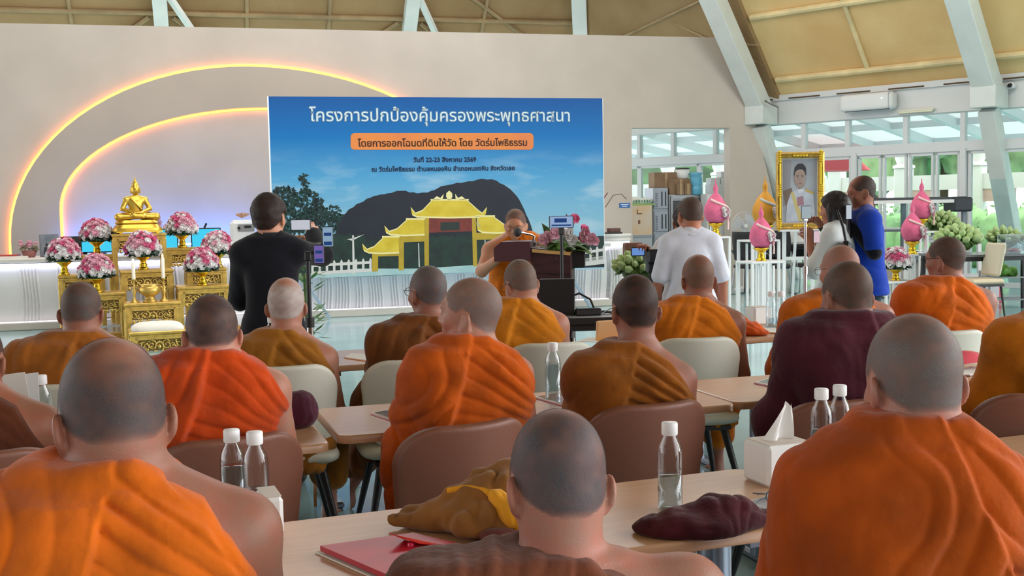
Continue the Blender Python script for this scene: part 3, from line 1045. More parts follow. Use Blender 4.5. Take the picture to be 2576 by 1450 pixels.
# facet behind the partition
FC = WL(0, 7.2, 4.75)
RC = VB * -.72 + Vector((0, 0, .70))
def RCp(s, L, off=0.0): return FC + VA * s + RC * L - Vector((0, 0, off))
sR = 3.75
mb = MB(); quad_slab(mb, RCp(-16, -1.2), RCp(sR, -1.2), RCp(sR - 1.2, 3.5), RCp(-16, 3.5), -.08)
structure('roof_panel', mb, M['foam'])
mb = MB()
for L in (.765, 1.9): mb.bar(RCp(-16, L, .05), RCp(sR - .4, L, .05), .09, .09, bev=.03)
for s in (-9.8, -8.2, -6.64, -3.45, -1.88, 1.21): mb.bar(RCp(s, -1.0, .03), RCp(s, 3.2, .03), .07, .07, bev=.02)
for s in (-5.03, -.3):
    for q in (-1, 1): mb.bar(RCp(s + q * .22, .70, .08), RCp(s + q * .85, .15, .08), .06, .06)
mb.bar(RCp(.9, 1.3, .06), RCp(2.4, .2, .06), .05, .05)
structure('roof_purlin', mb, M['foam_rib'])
p0, p1 = RCp(sR, -1.2), RCp(sR - 1.2, 3.5)
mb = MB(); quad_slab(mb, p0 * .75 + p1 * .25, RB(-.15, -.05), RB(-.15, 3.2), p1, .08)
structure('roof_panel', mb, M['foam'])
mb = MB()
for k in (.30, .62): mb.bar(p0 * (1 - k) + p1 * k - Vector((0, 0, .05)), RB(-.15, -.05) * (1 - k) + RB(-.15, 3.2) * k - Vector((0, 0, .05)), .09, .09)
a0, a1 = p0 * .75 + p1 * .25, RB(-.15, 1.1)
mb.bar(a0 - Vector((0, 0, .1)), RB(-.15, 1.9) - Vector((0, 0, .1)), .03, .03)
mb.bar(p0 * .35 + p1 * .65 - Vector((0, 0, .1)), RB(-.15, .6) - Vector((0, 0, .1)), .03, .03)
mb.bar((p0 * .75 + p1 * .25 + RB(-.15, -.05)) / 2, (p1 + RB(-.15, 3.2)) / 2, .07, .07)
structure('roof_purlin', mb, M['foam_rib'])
# roof over the seats, out of the frame, keeps the daylight coming from the sides
mb = MB(); mb.box((-3, 4, 7.6), (30, 26, .1)); structure('roof_crown', mb, M['foam'])

# sloping steel ribs with a knee above the windows
def rib(name, t, w=.34, foot=.85):
    mb = MB()
    knee = WB(t, -.38, 3.05)
    mb.bar(WB(t, foot, 0), knee - Vector((0, 0, .18)), w * .72, .26, up=NB, bev=.01)
    mb.bar(knee + Vector((0, 0, .08)), knee + RISE * 4.2 + Vector((0, 0, .05)), w, .30, up=(0, 0, 1), bev=.01)
    mb.box(knee, (w * 1.12, .5, .34), bev=.01, m=FB)
    structure(name, mb, M['steel_white'])
rib('column_rib', -.38); rib('column_rib', 3.72, .36, 1.0); rib('column_rib', 6.7)
mb = MB(); mb.bar(p0 - Vector((0, 0, .2)), p1 - Vector((0, 0, .2)), .3, .3, bev=.01); structure('column_rib', mb, M['steel_white'])
for s in (-5.03, -.3):
    mb = MB(); mb.bar(RCp(s, -1.0, .16), RCp(s, 3.4, .16), .26, .24, bev=.01)
    mb.bar(RCp(s + .05, 1.6, .22), RCp(s + 1.0, -.3, .22), .1, .1)
    structure('column_rib', mb, M['steel_white'])

# window wall: beam, top lights, transom, sliding doors
mb = MB()
L = 14.0; tc = 2.0
mb.box(WB(tc, 0, 3.14), (L, .16, .52), m=FB, bev=.01)
mb.box(WB(tc, -.10, 3.36), (L, .06, .10), m=FB)
structure('beam_right', mb, M['white_paint'])
mb = MB()
for i in range(14): mb.box(WB(.55 + .95 * i - 4, -.135, 3.335), (.62, .02, .022), m=FB)
structure('trim_slot', mb, mat('slot_shadow', (90, 70, 50), .8))
mb = MB()
mb.box(WB(tc, 0, 2.33), (L, .12, .17), m=FB, bev=.01)
mb.box(WB(tc, 0, 2.90), (L, .10, .06), m=FB)
ts = [-4.6, -3.47, -2.62, -1.62, -.62, .28, 1.14, 2.2, 3.17, 4.2, 5.25, 6.3, 7.4, 8.5]
for t in ts: mb.box(WB(t, 0, 2.62), (.085, .10, .62), m=FB, bev=.006)
structure('trim_window_rails', mb, M['white_frame'])
k = 0
for i in range(len(ts) - 1):
    k += 1
    g = MB().box(WB((ts[i] + ts[i + 1]) / 2, .02, 2.64), (ts[i + 1] - ts[i] - .08, .008, .48), m=FB)
    structure('window_%d' % k, g, M['glass'])
lows = [(-4.6, -3.47, 1), (-3.47, -2.0, 1), (-2.0, -.62, 1), (-.62, .28, 1), (.28, 1.22, 0), (1.34, 1.76, 2), (1.80, 2.22, 2), (2.26, 2.68, 2), (2.72, 3.12, 2), (3.26, 4.2, 0), (4.2, 5.25, 0), (5.25, 6.3, 0), (6.3, 7.4, 0)]
for a, b, kd in lows:
    k += 1
    mb = MB(); w = .035 if kd == 2 else .05
    z0 = .06 if kd != 1 else .7
    for t in (a + w / 2, b - w / 2): mb.box(WB(t, .0, (z0 + 2.25) / 2), (w, .07, 2.25 - z0), m=FB)
    mb.box(WB((a + b) / 2, 0, 2.225), (b - a, .07, .05), m=FB); mb.box(WB((a + b) / 2, 0, z0 + .04), (b - a, .07, .08), m=FB)
    if kd == 2: mb.box(WB((a + b) / 2, 0, 1.0), (b - a, .05, .03), m=FB)
    f = structure('window_%d' % k, mb, M['white_frame'])
    g = MB().box(WB((a + b) / 2, 0, (z0 + 2.25) / 2), (b - a - 2 * w, .008, 2.25 - z0 - .1), m=FB).build('pane', M['glass'], f)
mb = MB(); mb.box(WB(-3.0, 0, .35), (4.6, .12, .7), m=FB); structure('wall_right', mb, M['white_paint'])
mb = MB()
for t in (1.28, 3.19): mb.box(WB(t, -.02, 1.15), (.10, .14, 2.3), m=FB, bev=.008)
structure('trim_door_posts', mb, M['white_frame'])

# ------------------------------------------------------------------ outside the windows
M['grass'] = mat('lawn', (176, 206, 140), .95, var=.3, var_scale=.6)
M['terrace'] = mat('terrace', (236, 236, 230), .8)
structure('ground', MB().box(WB(4, 42, -.32), (120, 80, .2), m=FB), M['grass'])
structure('ground_terrace', MB().box(WB(2, 2.1, -.12), (20, 3.8, .2), m=FB), M['terrace'])
mb = MB()
c4 = [WB(-8, .05, 3.25), WB(10, .05, 3.25), WB(10, 3.9, 2.72), WB(-8, 3.9, 2.72)]
quad_slab(mb, *c4, th=-.06)
tr_ = mat('terrace_roof', (240, 242, 244), .6)
_n = tr_.node_tree; _t = _n.nodes.new('ShaderNodeBsdfTranslucent'); _x = _n.nodes.new('ShaderNodeMixShader'); _t.inputs[0].default_value = (.96, .95, .93, 1); _x.inputs[0].default_value = .38
_n.links.new(_n.nodes['Principled BSDF'].outputs[0], _x.inputs[1]); _n.links.new(_t.outputs[0], _x.inputs[2]); _n.links.new(_x.outputs[0], _n.nodes['Material Output'].inputs[0])
structure('roof_terrace', mb, tr_)
mb = MB()
for t in [-6.6 + 1.25 * i for i in range(14)]: mb.bar(WB(t, .1, 3.12), WB(t, 3.85, 2.60), .10, .2)
mb.bar(WB(-8, 3.8, 2.58), WB(10, 3.8, 2.58), .12, .2); mb.bar(WB(-8, 2.0, 2.86), WB(10, 2.0, 2.86), .06, .12)
structure('beam_terrace', mb, M['white_paint'])
wall_t = 7.2
fence = thing('boundary_fence', 'white boundary wall with pink panels and bud topped posts seen through the windows', 'wall', WB(0, wall_t, -.2), math.atan2(DB.y, DB.x))
M['fence_white'] = mat('fence_white', (238, 236, 236), .7); M['fence_pink'] = mat('fence_pink', (236, 196, 196), .7)
mb = MB(); mb.box((3, 0, 2.05), (44, .22, .34)); mb.box((3, 0, .3), (44, .24, .6)); mb.build('rail', M['fence_white'], fence)
mb = MB()
for i in range(22): mb.box((-18.2 + 1.72 * i, 0, 1.83), (1.05, .10, .46))
mb.build('panel', M['fence_pink'], fence)
for i in range(22):
    mb = MB(); mb.box((-18.53 + 1.72 * i, 0, 1.2), (.34, .34, 2.4), bev=.02)
    mb.lathe([(.25, 2.4), (.25, 2.46), (.15, 2.5), (.20, 2.62), (.21, 2.75), (.14, 2.92), (.03, 3.02), (0, 3.04)], (-18.53 + 1.72 * i, 0, 0), 12)
    mb.build('post', M['fence_white'], fence)

def tree(label, loc, h, r, seed, rgb, trunk=True):
    rnd = random.Random(seed)
    root = thing('leafy_tree', label, 'tree', loc, 0, 'trees and hedges beyond the boundary wall')
    if trunk: MB().cyl((0, 0, 0), (.1, 0, h * .6), .16, .09, 8).build('trunk', M['bark'], root)
    mb = MB()
    for i in range(34):
        a = rnd.uniform(0, 6.28); e = rnd.uniform(-.6, 1.2); q = rnd.uniform(.4, 1.0)
        c = Vector((math.cos(a) * math.cos(e) * r * q, math.sin(a) * math.cos(e) * r * q, h * .62 + math.sin(e) * h * .36 * q))
        if i % 2 == 0:
            P_ = MB(); P_.ball(c, r * rnd.uniform(.32, .45), 14, 10)
            q_ = np.array(P_.v); d_ = q_ - np.array(c); q_ = np.array(c) + d_ * (1 + .30 * vnoise(q_, 2.2, seed) + .18 * vnoise(q_, 6, seed))[:, None]
            mb.add([tuple(v_) for v_ in q_], P_.f, True)
        for j in range(40):
            d = Vector((rnd.gauss(0, 1), rnd.gauss(0, 1), rnd.gauss(0, .8))).normalized() * rnd.uniform(.15, .5) * r * .45
            p = c + d; s = rnd.uniform(.05, .11)
            u = Vector((rnd.gauss(0, 1), rnd.gauss(0, 1), rnd.gauss(0, 1))).normalized(); w = u.orthogonal().normalized()
            mb.add([p - u * s, p + w * s * .55, p + u * s, p - w * s * .55], [(0, 1, 2, 3)])
    mb.build('foliage', mat('leaf_green', rgb, .7, var=.45, var_scale=1.3), root)
M['bark'] = mat('bark', (96, 80, 62), .9)
gr = [(170, 216, 140), (146, 202, 128), (186, 224, 158), (140, 196, 132)]
names = ['bright leafy tree beyond the boundary wall', 'darker leafy tree beyond the boundary wall', 'pale leafy tree beyond the boundary wall', 'dense leafy tree beyond the boundary wall']
for i in range(15):
    t = -22 + 3.3 * i
    tree(names[i % 4], WB(t, wall_t + 4.0 + (i % 3) * 1.3, -.2), 4.6 + (i * 7 % 5) * .55, 2.4, i, gr[i % 4])
hd = MB(); rnd = random.Random(5)
for i in range(64):
    c_ = WB(-18 + 38 * i / 63, wall_t - 1.0, .45 + rnd.uniform(-.08, .12)); b_ = MB(); b_.ball(c_, .62, 14, 9, (1, 1, 1.15))
    q_ = np.array(b_.v); q_ = np.array(c_) + (q_ - np.array(c_)) * (1 + .16 * vnoise(q_, 4, 3) + .10 * vnoise(q_, 11, 4))[:, None]
    hd.add([tuple(v_) for v_ in q_], b_.f, True)
for i in range(9000):
    p = WB(rnd.uniform(-18, 20), wall_t - 1.0 + rnd.uniform(-.45, .45), rnd.uniform(-.1, 1.35)); s = rnd.uniform(.04, .085)
    u = Vector((rnd.gauss(0, 1), rnd.gauss(0, 1), rnd.gauss(0, 1))).normalized(); w = u.orthogonal().normalized()
    hd.add([p - u * s, p + w * s * .6, p + u * s, p - w * s * .6], [(0, 1, 2, 3)])
tag(hd.build('clipped_hedge', mat('hedge_green', (170, 214, 140), .7, var=.3, var_scale=1.5)), 'low green hedge planted in front of the white boundary wall', 'hedge')
# yellow and red cloth seen through the far top window
f1 = MB(); f1.prism([(0, 0), (.5, 0), (.35, .5), (.1, .9), (-.1, .95)], 0, .02, FB, WB(-2.9, 2.5, 1.55)); tag(f1.build('cloth_bunting', mat('yellow_cloth', (238, 210, 60), .8)), 'yellow cloth hanging outside the far top window', 'cloth')
f2 = MB(); f2.lathe([(.9, 0), (.7, .18), (.35, .32), (0, .40)], WB(-1.2, 3.4, 2.1), 16); tag(f2.build('parasol_canopy', mat('red_cloth', (220, 60, 70), .8)), 'red canopy top outside the far right top window', 'canopy')

# ------------------------------------------------------------------ counter
ctr = thing('service_counter', 'long white fluted counter with light strips running below the arch', 'counter', VO, TH)
mb = MB(); rnd = random.Random(11)
s = -9.5; prof = []
while s < 1.42:
    cl = rnd.choice((3, 4, 5, 6)); w = .036
    gap = rnd.uniform(.10, .26) if s < -3.2 else rnd.uniform(.03, .12)
    prof.append((s, 0)); prof.append((s + gap, 0)); s += gap
    for i in range(cl):
        for q in range(1, 6): prof.append((s + w * q / 6, -.020 * math.sin(math.pi * q / 6)))
        prof.append((s + w, 0)); s += w + .006
        prof.append((s, 0))
prof.append((1.45, 0))
vs = []
zz = [.10, .25, .4, .55, .7, .82]
for j, z in enumerate(zz):
    for (x, y) in prof: vs.append((x + .012 * math.sin(z * 7 + x * 3), y, z))
m_ = len(prof)
mb.add(vs, [(j * m_ + i, j * m_ + i + 1, (j + 1) * m_ + i + 1, (j + 1) * m_ + i) for j in range(len(zz) - 1) for i in range(m_ - 1)], False)
mb.build('fluted_front', M['fluted'], ctr)
mb = MB(); mb.box((-4.0, .38, .48), (10.9, .70, .76)); mb.build('cabinet', M['fluted'], ctr)
mb = MB(); mb.box((-4.0, .36, .905), (11.0, .92, .06), bev=.012); mb.build('countertop', M['counter_top'], ctr)
mb = MB(); mb.box((-4.0, .25, .05), (11.1, .8, .1), bev=.01); mb.build('plinth', M['plinth'], ctr)
MB().box((-4.0, -.055, .845), (10.9, .05, .04)).build('light_strip', M['led_white'], ctr)
MB().box((-4.0, -.075, .105), (10.9, .03, .012)).build('light_strip', M['led_base'], ctr)
ec = MB(); prof = []
nf = 30
vs = []
for z in (.1, .5, .86):
    for i in range(nf * 4):
        a = 2 * math.pi * i / (nf * 4); r = .30 + .010 * abs(math.sin(i * math.pi / 4))
        vs.append((1.60 + r * math.cos(a), .33 + r * math.sin(a), z))
N4 = nf * 4
ec.add(vs, [(j * N4 + i, j * N4 + (i + 1) % N4, (j + 1) * N4 + (i + 1) % N4, (j + 1) * N4 + i) for j in range(2) for i in range(N4)], True)
ec.build('end_column', M['fluted'], ctr)
MB().lathe([(.30, .94), (.345, .945), (.345, .98), (.33, .985), (.33, 1.01), (.355, 1.015), (.355, 1.05), (0, 1.05)], (1.60, .33, 0), 40).build('column_cap', M['counter_top'], ctr)
MB().lathe([(.31, .86), (.325, .865), (.325, .935), (.31, .94)], (1.60, .33, 0), 40).build('light_strip', M['led_white'], ctr)
MB().lathe([(.36, 0), (.36, .1), (0, .1)], (1.60, .33, 0), 40).build('plinth', M['plinth'], ctr)
mb = MB(); mb.box((0, 0, 0), (3.0, .03, .03))
o = mb.build('blue_light_strip', M['led_blue']); o.location = WL(-4.9, 2.72, .99); o.rotation_euler = (0, 0, TH); tag(o, 'blue light strip low on the wall behind the altar', 'light strip')

# ------------------------------------------------------------------ event banner
bn = thing('event_banner', 'large blue printed banner with white Thai heading and a yellow gate picture', 'banner', WL(-3.40, -.5, .575), TH)
BW, BH = 4.65, 2.43

def banner_print():
    m = bpy.data.materials.new('banner_print'); m.use_nodes = True
    nt = m.node_tree; b = nt.nodes['Principled BSDF']; b.inputs['Roughness'].default_value = .5; b.inputs['Specular IOR Level'].default_value = .3
    tc = nt.nodes.new('ShaderNodeTexCoord'); sp = nt.nodes.new('ShaderNodeSeparateXYZ')
    nt.links.new(tc.outputs['Object'], sp.inputs[0])
    mr = nt.nodes.new('ShaderNodeMapRange'); mr.inputs['From Max'].default_value = BH
    nt.links.new(sp.outputs['Z'], mr.inputs['Value'])
    cr = nt.nodes.new('ShaderNodeValToRGB'); e = cr.color_ramp.elements
    e[0].position = 0; e[0].color = lin((160, 198, 218)); e[1].position = 1; e[1].color = lin((8, 80, 150))
    for p, c in ((.3, (128, 180, 208)), (.55, (78, 154, 202)), (.78, (12, 108, 178))):
        q = e.new(p); q.color = lin(c)
    nt.links.new(mr.outputs[0], cr.inputs[0])
    mp = nt.nodes.new('ShaderNodeMapping'); mp.inputs['Scale'].default_value = (.8, 1, 2.6); mp.inputs['Rotation'].default_value = (0, -.25, 0)
    nt.links.new(tc.outputs['Object'], mp.inputs[0])
    no = nt.nodes.new('ShaderNodeTexNoise'); no.inputs['Scale'].default_value = 1.5; no.inputs['Detail'].default_value = 5
    nt.links.new(mp.outputs[0], no.inputs['Vector'])
    r2 = nt.nodes.new('ShaderNodeMapRange'); r2.inputs['From Min'].default_value = .50; r2.inputs['From Max'].default_value = .75
    nt.links.new(no.outputs['Fac'], r2.inputs['Value'])
    r3 = nt.nodes.new('ShaderNodeMapRange'); r3.inputs['From Min'].default_value = 1.75; r3.inputs['From Max'].default_value = 1.2
    nt.links.new(sp.outputs['Z'], r3.inputs['Value'])
    mu = nt.nodes.new('ShaderNodeMath'); mu.operation = 'MULTIPLY'
    nt.links.new(r2.outputs[0], mu.inputs[0]); nt.links.new(r3.outputs[0], mu.inputs[1])
    m2 = nt.nodes.new('ShaderNodeMath'); m2.operation = 'MULTIPLY'; m2.inputs[1].default_value = .55
    nt.links.new(mu.outputs[0], m2.inputs[0])
    mx = nt.nodes.new('ShaderNodeMix'); mx.data_type = 'RGBA'; mx.inputs['B'].default_value = lin((206, 222, 228))
    nt.links.new(cr.outputs[0], mx.inputs['A']); nt.links.new(m2.outputs[0], mx.inputs['Factor'])
    nt.links.new(mx.outputs['Result'], b.inputs['Base Color'])
    return m

MB().box((BW / 2, .012, BH / 2), (BW, .02, BH)).build('printed_sheet', banner_print(), bn)
M['banner_edge'] = mat('banner_edge', (232, 236, 240), .5)
mb = MB(); mb.box((-.008, .012, BH / 2), (.018, .03, BH)); mb.box((BW + .003, .012, BH / 2), (.008, .03, BH)); mb.build('edge_trim', M['banner_edge'], bn)
M['stand_blue'] = mat('stand_blue', (150, 172, 192), .5)
for sx in (.30, BW - .62):
    st = MB()
    st.bar((sx, .06, -.56), (sx, .06, 1.2), .05, .05)
    st.bar((sx - .42, .04, -.555), (sx, .06, .12), .05, .04); st.bar((sx + .42, .04, -.555), (sx, .06, .12), .05, .04)
    st.bar((sx, .06, -.555), (sx, .30, -.555), .05, .04); st.bar((sx, .29, -.54), (sx, .07, .5), .04, .04)
    st.build('stand', M['stand_blue'], bn)

def bp(u, v):
    """a photo pixel on the banner, in the banner's own x and z"""
    p = onplane(u, v, WL(-3.40, -.5, .575), VB) - WL(-3.40, -.5, .575)
    return p.dot(VA), p.z

def flat(name, pxs, m, layer, raw=False, parent=None, label=None):
    pts = [bp(*q) for q in pxs] if not raw else pxs
    pts = [(min(max(x, .0), BW), min(max(z, 0), BH)) for x, z in pts]
    mb = MB(); mb.prism(pts, -.0005 * layer, .004)
    return mb.build(name, m, parent or bn)

def fuzz(pxs, amp, seed, step=9):
    rnd = random.Random(seed); out = []
    for a, b in zip(pxs[:-1], pxs[1:]):
        nn = max(1, int(math.hypot(b[0] - a[0], b[1] - a[1]) / step))
        for i in range(nn):
            t = i / nn; out.append((a[0] + (b[0] - a[0]) * t + rnd.uniform(-amp, amp) * .4, a[1] + (b[1] - a[1]) * t + rnd.uniform(-amp, amp)))
    out.append(pxs[-1])
    return out

M['mount'] = mat('print_mountain', (14, 22, 38), .5, rgb2=(22, 30, 44), var_scale=2.5)
M['treep'] = mat('print_trees', (10, 32, 32), .5, rgb2=(20, 52, 44), var_scale=7)
M['treed'] = mat('print_dark_trees', (10, 36, 40), .5, rgb2=(24, 62, 58), var_scale=6)
M['gate_y'] = mat('print_yellow', (198, 172, 34), .5, rgb2=(214, 192, 62), var_scale=5)
M['gate_s'] = mat('print_yellow_post', (182, 156, 40), .5, var=.08, var_scale=4)
M['gate_w'] = mat('print_cream', (228, 220, 160), .5)
M['gate_r'] = mat('print_red', (124, 48, 40), .5, var=.15, var_scale=8)
M['gate_k'] = mat('print_dark', (30, 44, 40), .5)
M['fencep'] = mat('print_fence', (206, 206, 206), .5)
M['road'] = mat('print_road', (150, 188, 196), .5, rgb2=(176, 204, 206), var_scale=4)
flat('printed_mountain', fuzz([(845, 560), (870, 535), (905, 510), (940, 494), (985, 486), (1010, 480), (1050, 486), (1075, 484), (1110, 470), (1150, 460), (1180, 458), (1200, 452), (1225, 450), (1240, 451)], 2.2, 1) + fuzz([(1240, 451), (1275, 470), (1300, 492), (1316, 522), (1328, 548), (1340, 580), (1345, 600)], 2, 2) + [(1380, 590), (1440, 596), (1521, 594), (1521, 672), (845, 700)], M['mount'], 1)
flat('printed_forest', fuzz([(690, 620), (800, 615), (850, 585), (900, 592), (960, 605), (1060, 600), (1180, 590), (1260, 596), (1340, 602)], 6, 3, 7) + fuzz([(1340, 602), (1380, 598), (1440, 606), (1520, 600)], 4, 4, 7) + [(1521, 668), (1240, 684), (780, 702), (690, 706)], M['treep'], 2)
mb = MB(); rnd = random.Random(3)
def leafblob(mb, cx, cy, rx, ry, nn, smin_, smax):
    for i in range(nn):
        a = rnd.uniform(0, 6.28); q = math.sqrt(rnd.random())
        x, y = cx + rx * q * math.cos(a), cy + ry * q * math.sin(a)
        s = rnd.uniform(smin_, smax); th = rnd.uniform(0, 3.14)
        pts = [(x + s * math.cos(th), y + s * math.sin(th)), (x - s * .5 * math.sin(th), y + s * .5 * math.cos(th)), (x - s * math.cos(th), y - s * math.sin(th)), (x + s * .5 * math.sin(th), y - s * .5 * math.cos(th))]
        q4 = [bp(*p) for p in pts]
        if all(0 <= x_ <= BW and 0 <= z_ <= BH for x_, z_ in q4): mb.add([(x_, -.0018 - .0003 * (i % 3), z_) for x_, z_ in q4], [(0, 1, 2, 3)])
for cx, cy, rx, ry, nn in ((715, 500, 36, 30, 210), (700, 560, 34, 60, 330), (770, 520, 46, 42, 330), (800, 560, 52, 40, 330), (760, 600, 70, 50, 420), (764, 462, 12, 26, 40), (840, 540, 22, 22, 60)):
    leafblob(mb, cx, cy, rx, ry, nn, 3, 8)
o = mb.build('printed_tree', M['treed'], bn)
def strip(pxs, w):
    """thin printed line as an outline"""
    return pxs + [(x, y + w) for x, y in pxs[::-1]]
flat('printed_road', [(770, 690), (900, 676), (1060, 676), (1240, 664), (1240, 684), (1000, 692), (770, 706)], M['road'], 4)
# gate: three stepped roofs on posts
for name, px, m, ly in (
    ('printed_gate_post', [(936, 640), (951, 640), (951, 683), (936, 684)], M['gate_s'], 6),
    ('printed_gate_post', [(1002, 590), (1016, 590), (1016, 680), (1003, 681)], M['gate_s'], 6),
    ('printed_gate_post', [(1066, 545), (1079, 545), (1079, 671), (1068, 671)], M['gate_s'], 6),
    ('printed_gate_post', [(1187, 545), (1197, 545), (1201, 670), (1190, 671)], M['gate_s'], 6),
    ('printed_gate_post', [(1258, 590), (1270, 590), (1272, 668), (1260, 668)], M['gate_s'], 6),
    ('printed_gate_beam', [(1010, 590), (1068, 588), (1068, 608), (1010, 610)], M['gate_s'], 5),
    ('printed_gate_beam', [(936, 636), (1004, 634), (1004, 644), (936, 646)], M['gate_s'], 5),
    ('printed_gate_beam', [(1198, 586), (1262, 584), (1262, 602), (1198, 604)], M['gate_s'], 5),
    ('printed_gate_panel', [(1076, 546), (1190, 544), (1190, 582), (1076, 586)], M['gate_r'], 5),
    ('printed_gate_plaque', [(1108, 560), (1156, 558), (1156, 579), (1108, 581)], M['gate_k'], 7),
): flat(name, px, m, ly)
def roofp(xl, xr, yt, yb, xtl, xtr, tipl, tipr, half=False):
    pts = [(xtl, yt), (xtr, yt)]
    if tipr: pts += [(xr - (xr - xtr) * .45, yb - (yb - yt) * .42), (xr - 12, yb - (yb - yt) * .25), (xr, yb - (yb - yt) * .62), (xr - 3, yb - 8)]
    pts += [(xr - (14 if tipr else 0), yb)]
    pts += [(xl + 14, yb), (xl + 3, yb - 8), (xl, yb - (yb - yt) * .62), (xl + 12, yb - (yb - yt) * .25), (xl + (xtl - xl) * .45 + 6, yb - (yb - yt) * .42)]
    flat('printed_gate_roof', pts, M['gate_y'], 8)
    flat('printed_roof_edge', strip([(xl + 4, yb - 9), (xl + 16, yb - 3), ((xl + xr) / 2, yb - 1), (xr - (16 if tipr else 0), yb - 3)], 4), M['gate_w'], 9)
    flat('printed_roof_edge', strip([(xtl - 3, yt - 3), (xtr + 3, yt - 3)], 4), M['gate_w'], 9)
    flat('printed_roof_edge', strip([(xl + 1, yb - (yb - yt) * .58), (xl + 12, yb - (yb - yt) * .27), (xl + (xtl - xl) * .45 + 6, yb - (yb - yt) * .44), (xtl, yt)], 3), M['gate_w'], 9)
    if tipr: flat('printed_roof_edge', strip([(xtr, yt), (xr - (xr - xtr) * .45, yb - (yb - yt) * .44), (xr - 12, yb - (yb - yt) * .27), (xr - 1, yb - (yb - yt) * .58)], 3), M['gate_w'], 9)
roofp(1033, 1225, 504, 547, 1086, 1176, 1, 1)
roofp(967, 1068, 552, 592, 1024, 1066, 1, 0)
roofp(1198, 1300, 545, 586, 1199, 1242, 0, 1)
roofp(911, 1004, 597, 637, 964, 1002, 1, 0)
orn = MB()
for px in ([(1126, 504), (1122, 494), (1123, 486), (1130, 480), (1137, 486), (1138, 494), (1134, 504)], [(1088, 503), (1098, 494), (1108, 498), (1116, 488), (1114, 500), (1100, 504)], [(1172, 503), (1162, 494), (1152, 498), (1145, 488), (1146, 500), (1160, 504)]):
    orn.prism([bp(*q) for q in px], -.0045, .004)
orn.build('printed_gate_finial', M['gate_w'], bn)
# railing in the print
def railp(x0, x1, y0, y1, nn):
    mb = MB()
    for i in range(nn + 1):
        t = i / nn; x = x0 + (x1 - x0) * t; y = y0 + (y1 - y0) * t
        mb.prism([bp(*q) for q in ((x - 3, y - 30), (x, y - 35), (x + 3, y - 30), (x + 3, y), (x - 3, y))], -.0035, .004)
    for a, b in ((27, 20), (8, 0)):
        mb.prism([bp(*q) for q in ((x0, y0 - a), (x1, y1 - a), (x1, y1 - b), (x0, y0 - b))], -.003, .004)
    mb.build('printed_railing', M['fencep'], bn)
railp(786, 932, 692, 684, 8); railp(1452, 1519, 662, 652, 4)
flat('printed_railing', [(1452, 655), (1520, 645), (1520, 664), (1452, 672)], M['fencep'], 6)
lp = MB()
for px in ([(886, 592), (890, 592), (893, 690), (887, 690)], [(872, 602), (886, 606), (916, 590), (886, 600)], [(1052, 612), (1054, 612), (1056, 672), (1053, 672)], [(1219, 604), (1221, 604), (1222, 665), (1220, 665)]):
    lp.prism([bp(*q) for q in px], -.0035, .004)
lp.build('printed_lamp_post', M['fencep'], bn)
# orange pill behind the second line
M['pill'] = mat('print_orange', (222, 136, 60), .5, rgb2=(212, 118, 66), var_scale=1.2)
M['pill_glow'] = mat('print_pale_glow', (150, 200, 226), .5)
def rrect(x0, y0, x1, y1, r, n=6):
    out = []
    for cx, cy, a0 in ((x1 - r, y0 + r, -90), (x1 - r, y1 - r, 0), (x0 + r, y1 - r, 90), (x0 + r, y0 + r, 180)):
        for i in range(n + 1):
            a = math.radians(a0 + 90 * i / n); out.append((cx + r * math.cos(a), cy + r * math.sin(a)))
    return out
flat('printed_pill', rrect(882, 335, 1342, 377, 10), M['pill'], 4)

def text(body, x0, x1, yb, m, bold=.0, parent=None, zl=-.003, name='printed_text', mid=None):
    """one printed line from pixel x0 to x1 with its base line at pixel yb"""
    c = bpy.data.curves.new('line', 'FONT'); c.body = body; c.size = 1.0; c.offset = bold; c.resolution_u = 3
    o = bpy.data.objects.new('line', c); COL.objects.link(o)
    dg = bpy.context.evaluated_depsgraph_get()
    me = bpy.data.meshes.new_from_object(o.evaluated_get(dg))
    # a thin stroke along every outline keeps the letters whole where their loops overlap
    c.fill_mode = 'NONE'; c.bevel_depth = .020; c.bevel_resolution = 0; c.offset = bold * .4; dg.update()
    dg = bpy.context.evaluated_depsgraph_get(); m2_ = bpy.data.meshes.new_from_object(o.evaluated_get(dg))
    bm_ = bmesh.new(); bm_.from_mesh(me); bm_.from_mesh(m2_); bm_.to_mesh(me); bm_.free()
    bpy.data.objects.remove(o)
    co = np.zeros(len(me.vertices) * 3, np.float32); me.vertices.foreach_get('co', co); co = co.reshape(-1, 3)
    (ax, az), (bx, bz) = bp(x0, yb), bp(x1, yb - (x1 - x0) * .012)
    k = (bx - ax) / (co[:, 0].max() - co[:, 0].min())
    out = np.zeros_like(co)
    out[:, 0] = ax + (co[:, 0] - co[:, 0].min()) * k; out[:, 2] = az + co[:, 1] * k; out[:, 1] = zl
    me.vertices.foreach_set('co', out.ravel()); me.update()
    me.materials.clear(); me.materials.append(m)
    return link_mesh(name, me, parent or bn)
M['ink_white'] = mat('ink_white', (205, 226, 240), .5); M['ink_brown'] = mat('ink_brown', (72, 36, 20), .5); M['ink_navy'] = mat('ink_navy', (24, 44, 84), .5)
text('โครงการปกป้องคุ้มครองพระพุทธศาสนา', 778, 1434, 305, M['ink_white'], .022)
text('โดยการออกโฉนดที่ดินให้วัด โดย วัดร่มโพธิธรรม', 900, 1326, 369, M['ink_brown'], .018)
text('วันที่ 22-23 สิงหาคม 2569', 1040, 1198, 408, M['ink_navy'], .02)
text('ณ วัดร่มโพธิธรรม ตำบลหนองหิน อำเภอหนองหิน จังหวัดเลย', 935, 1295, 432, M['ink_navy'], .018)

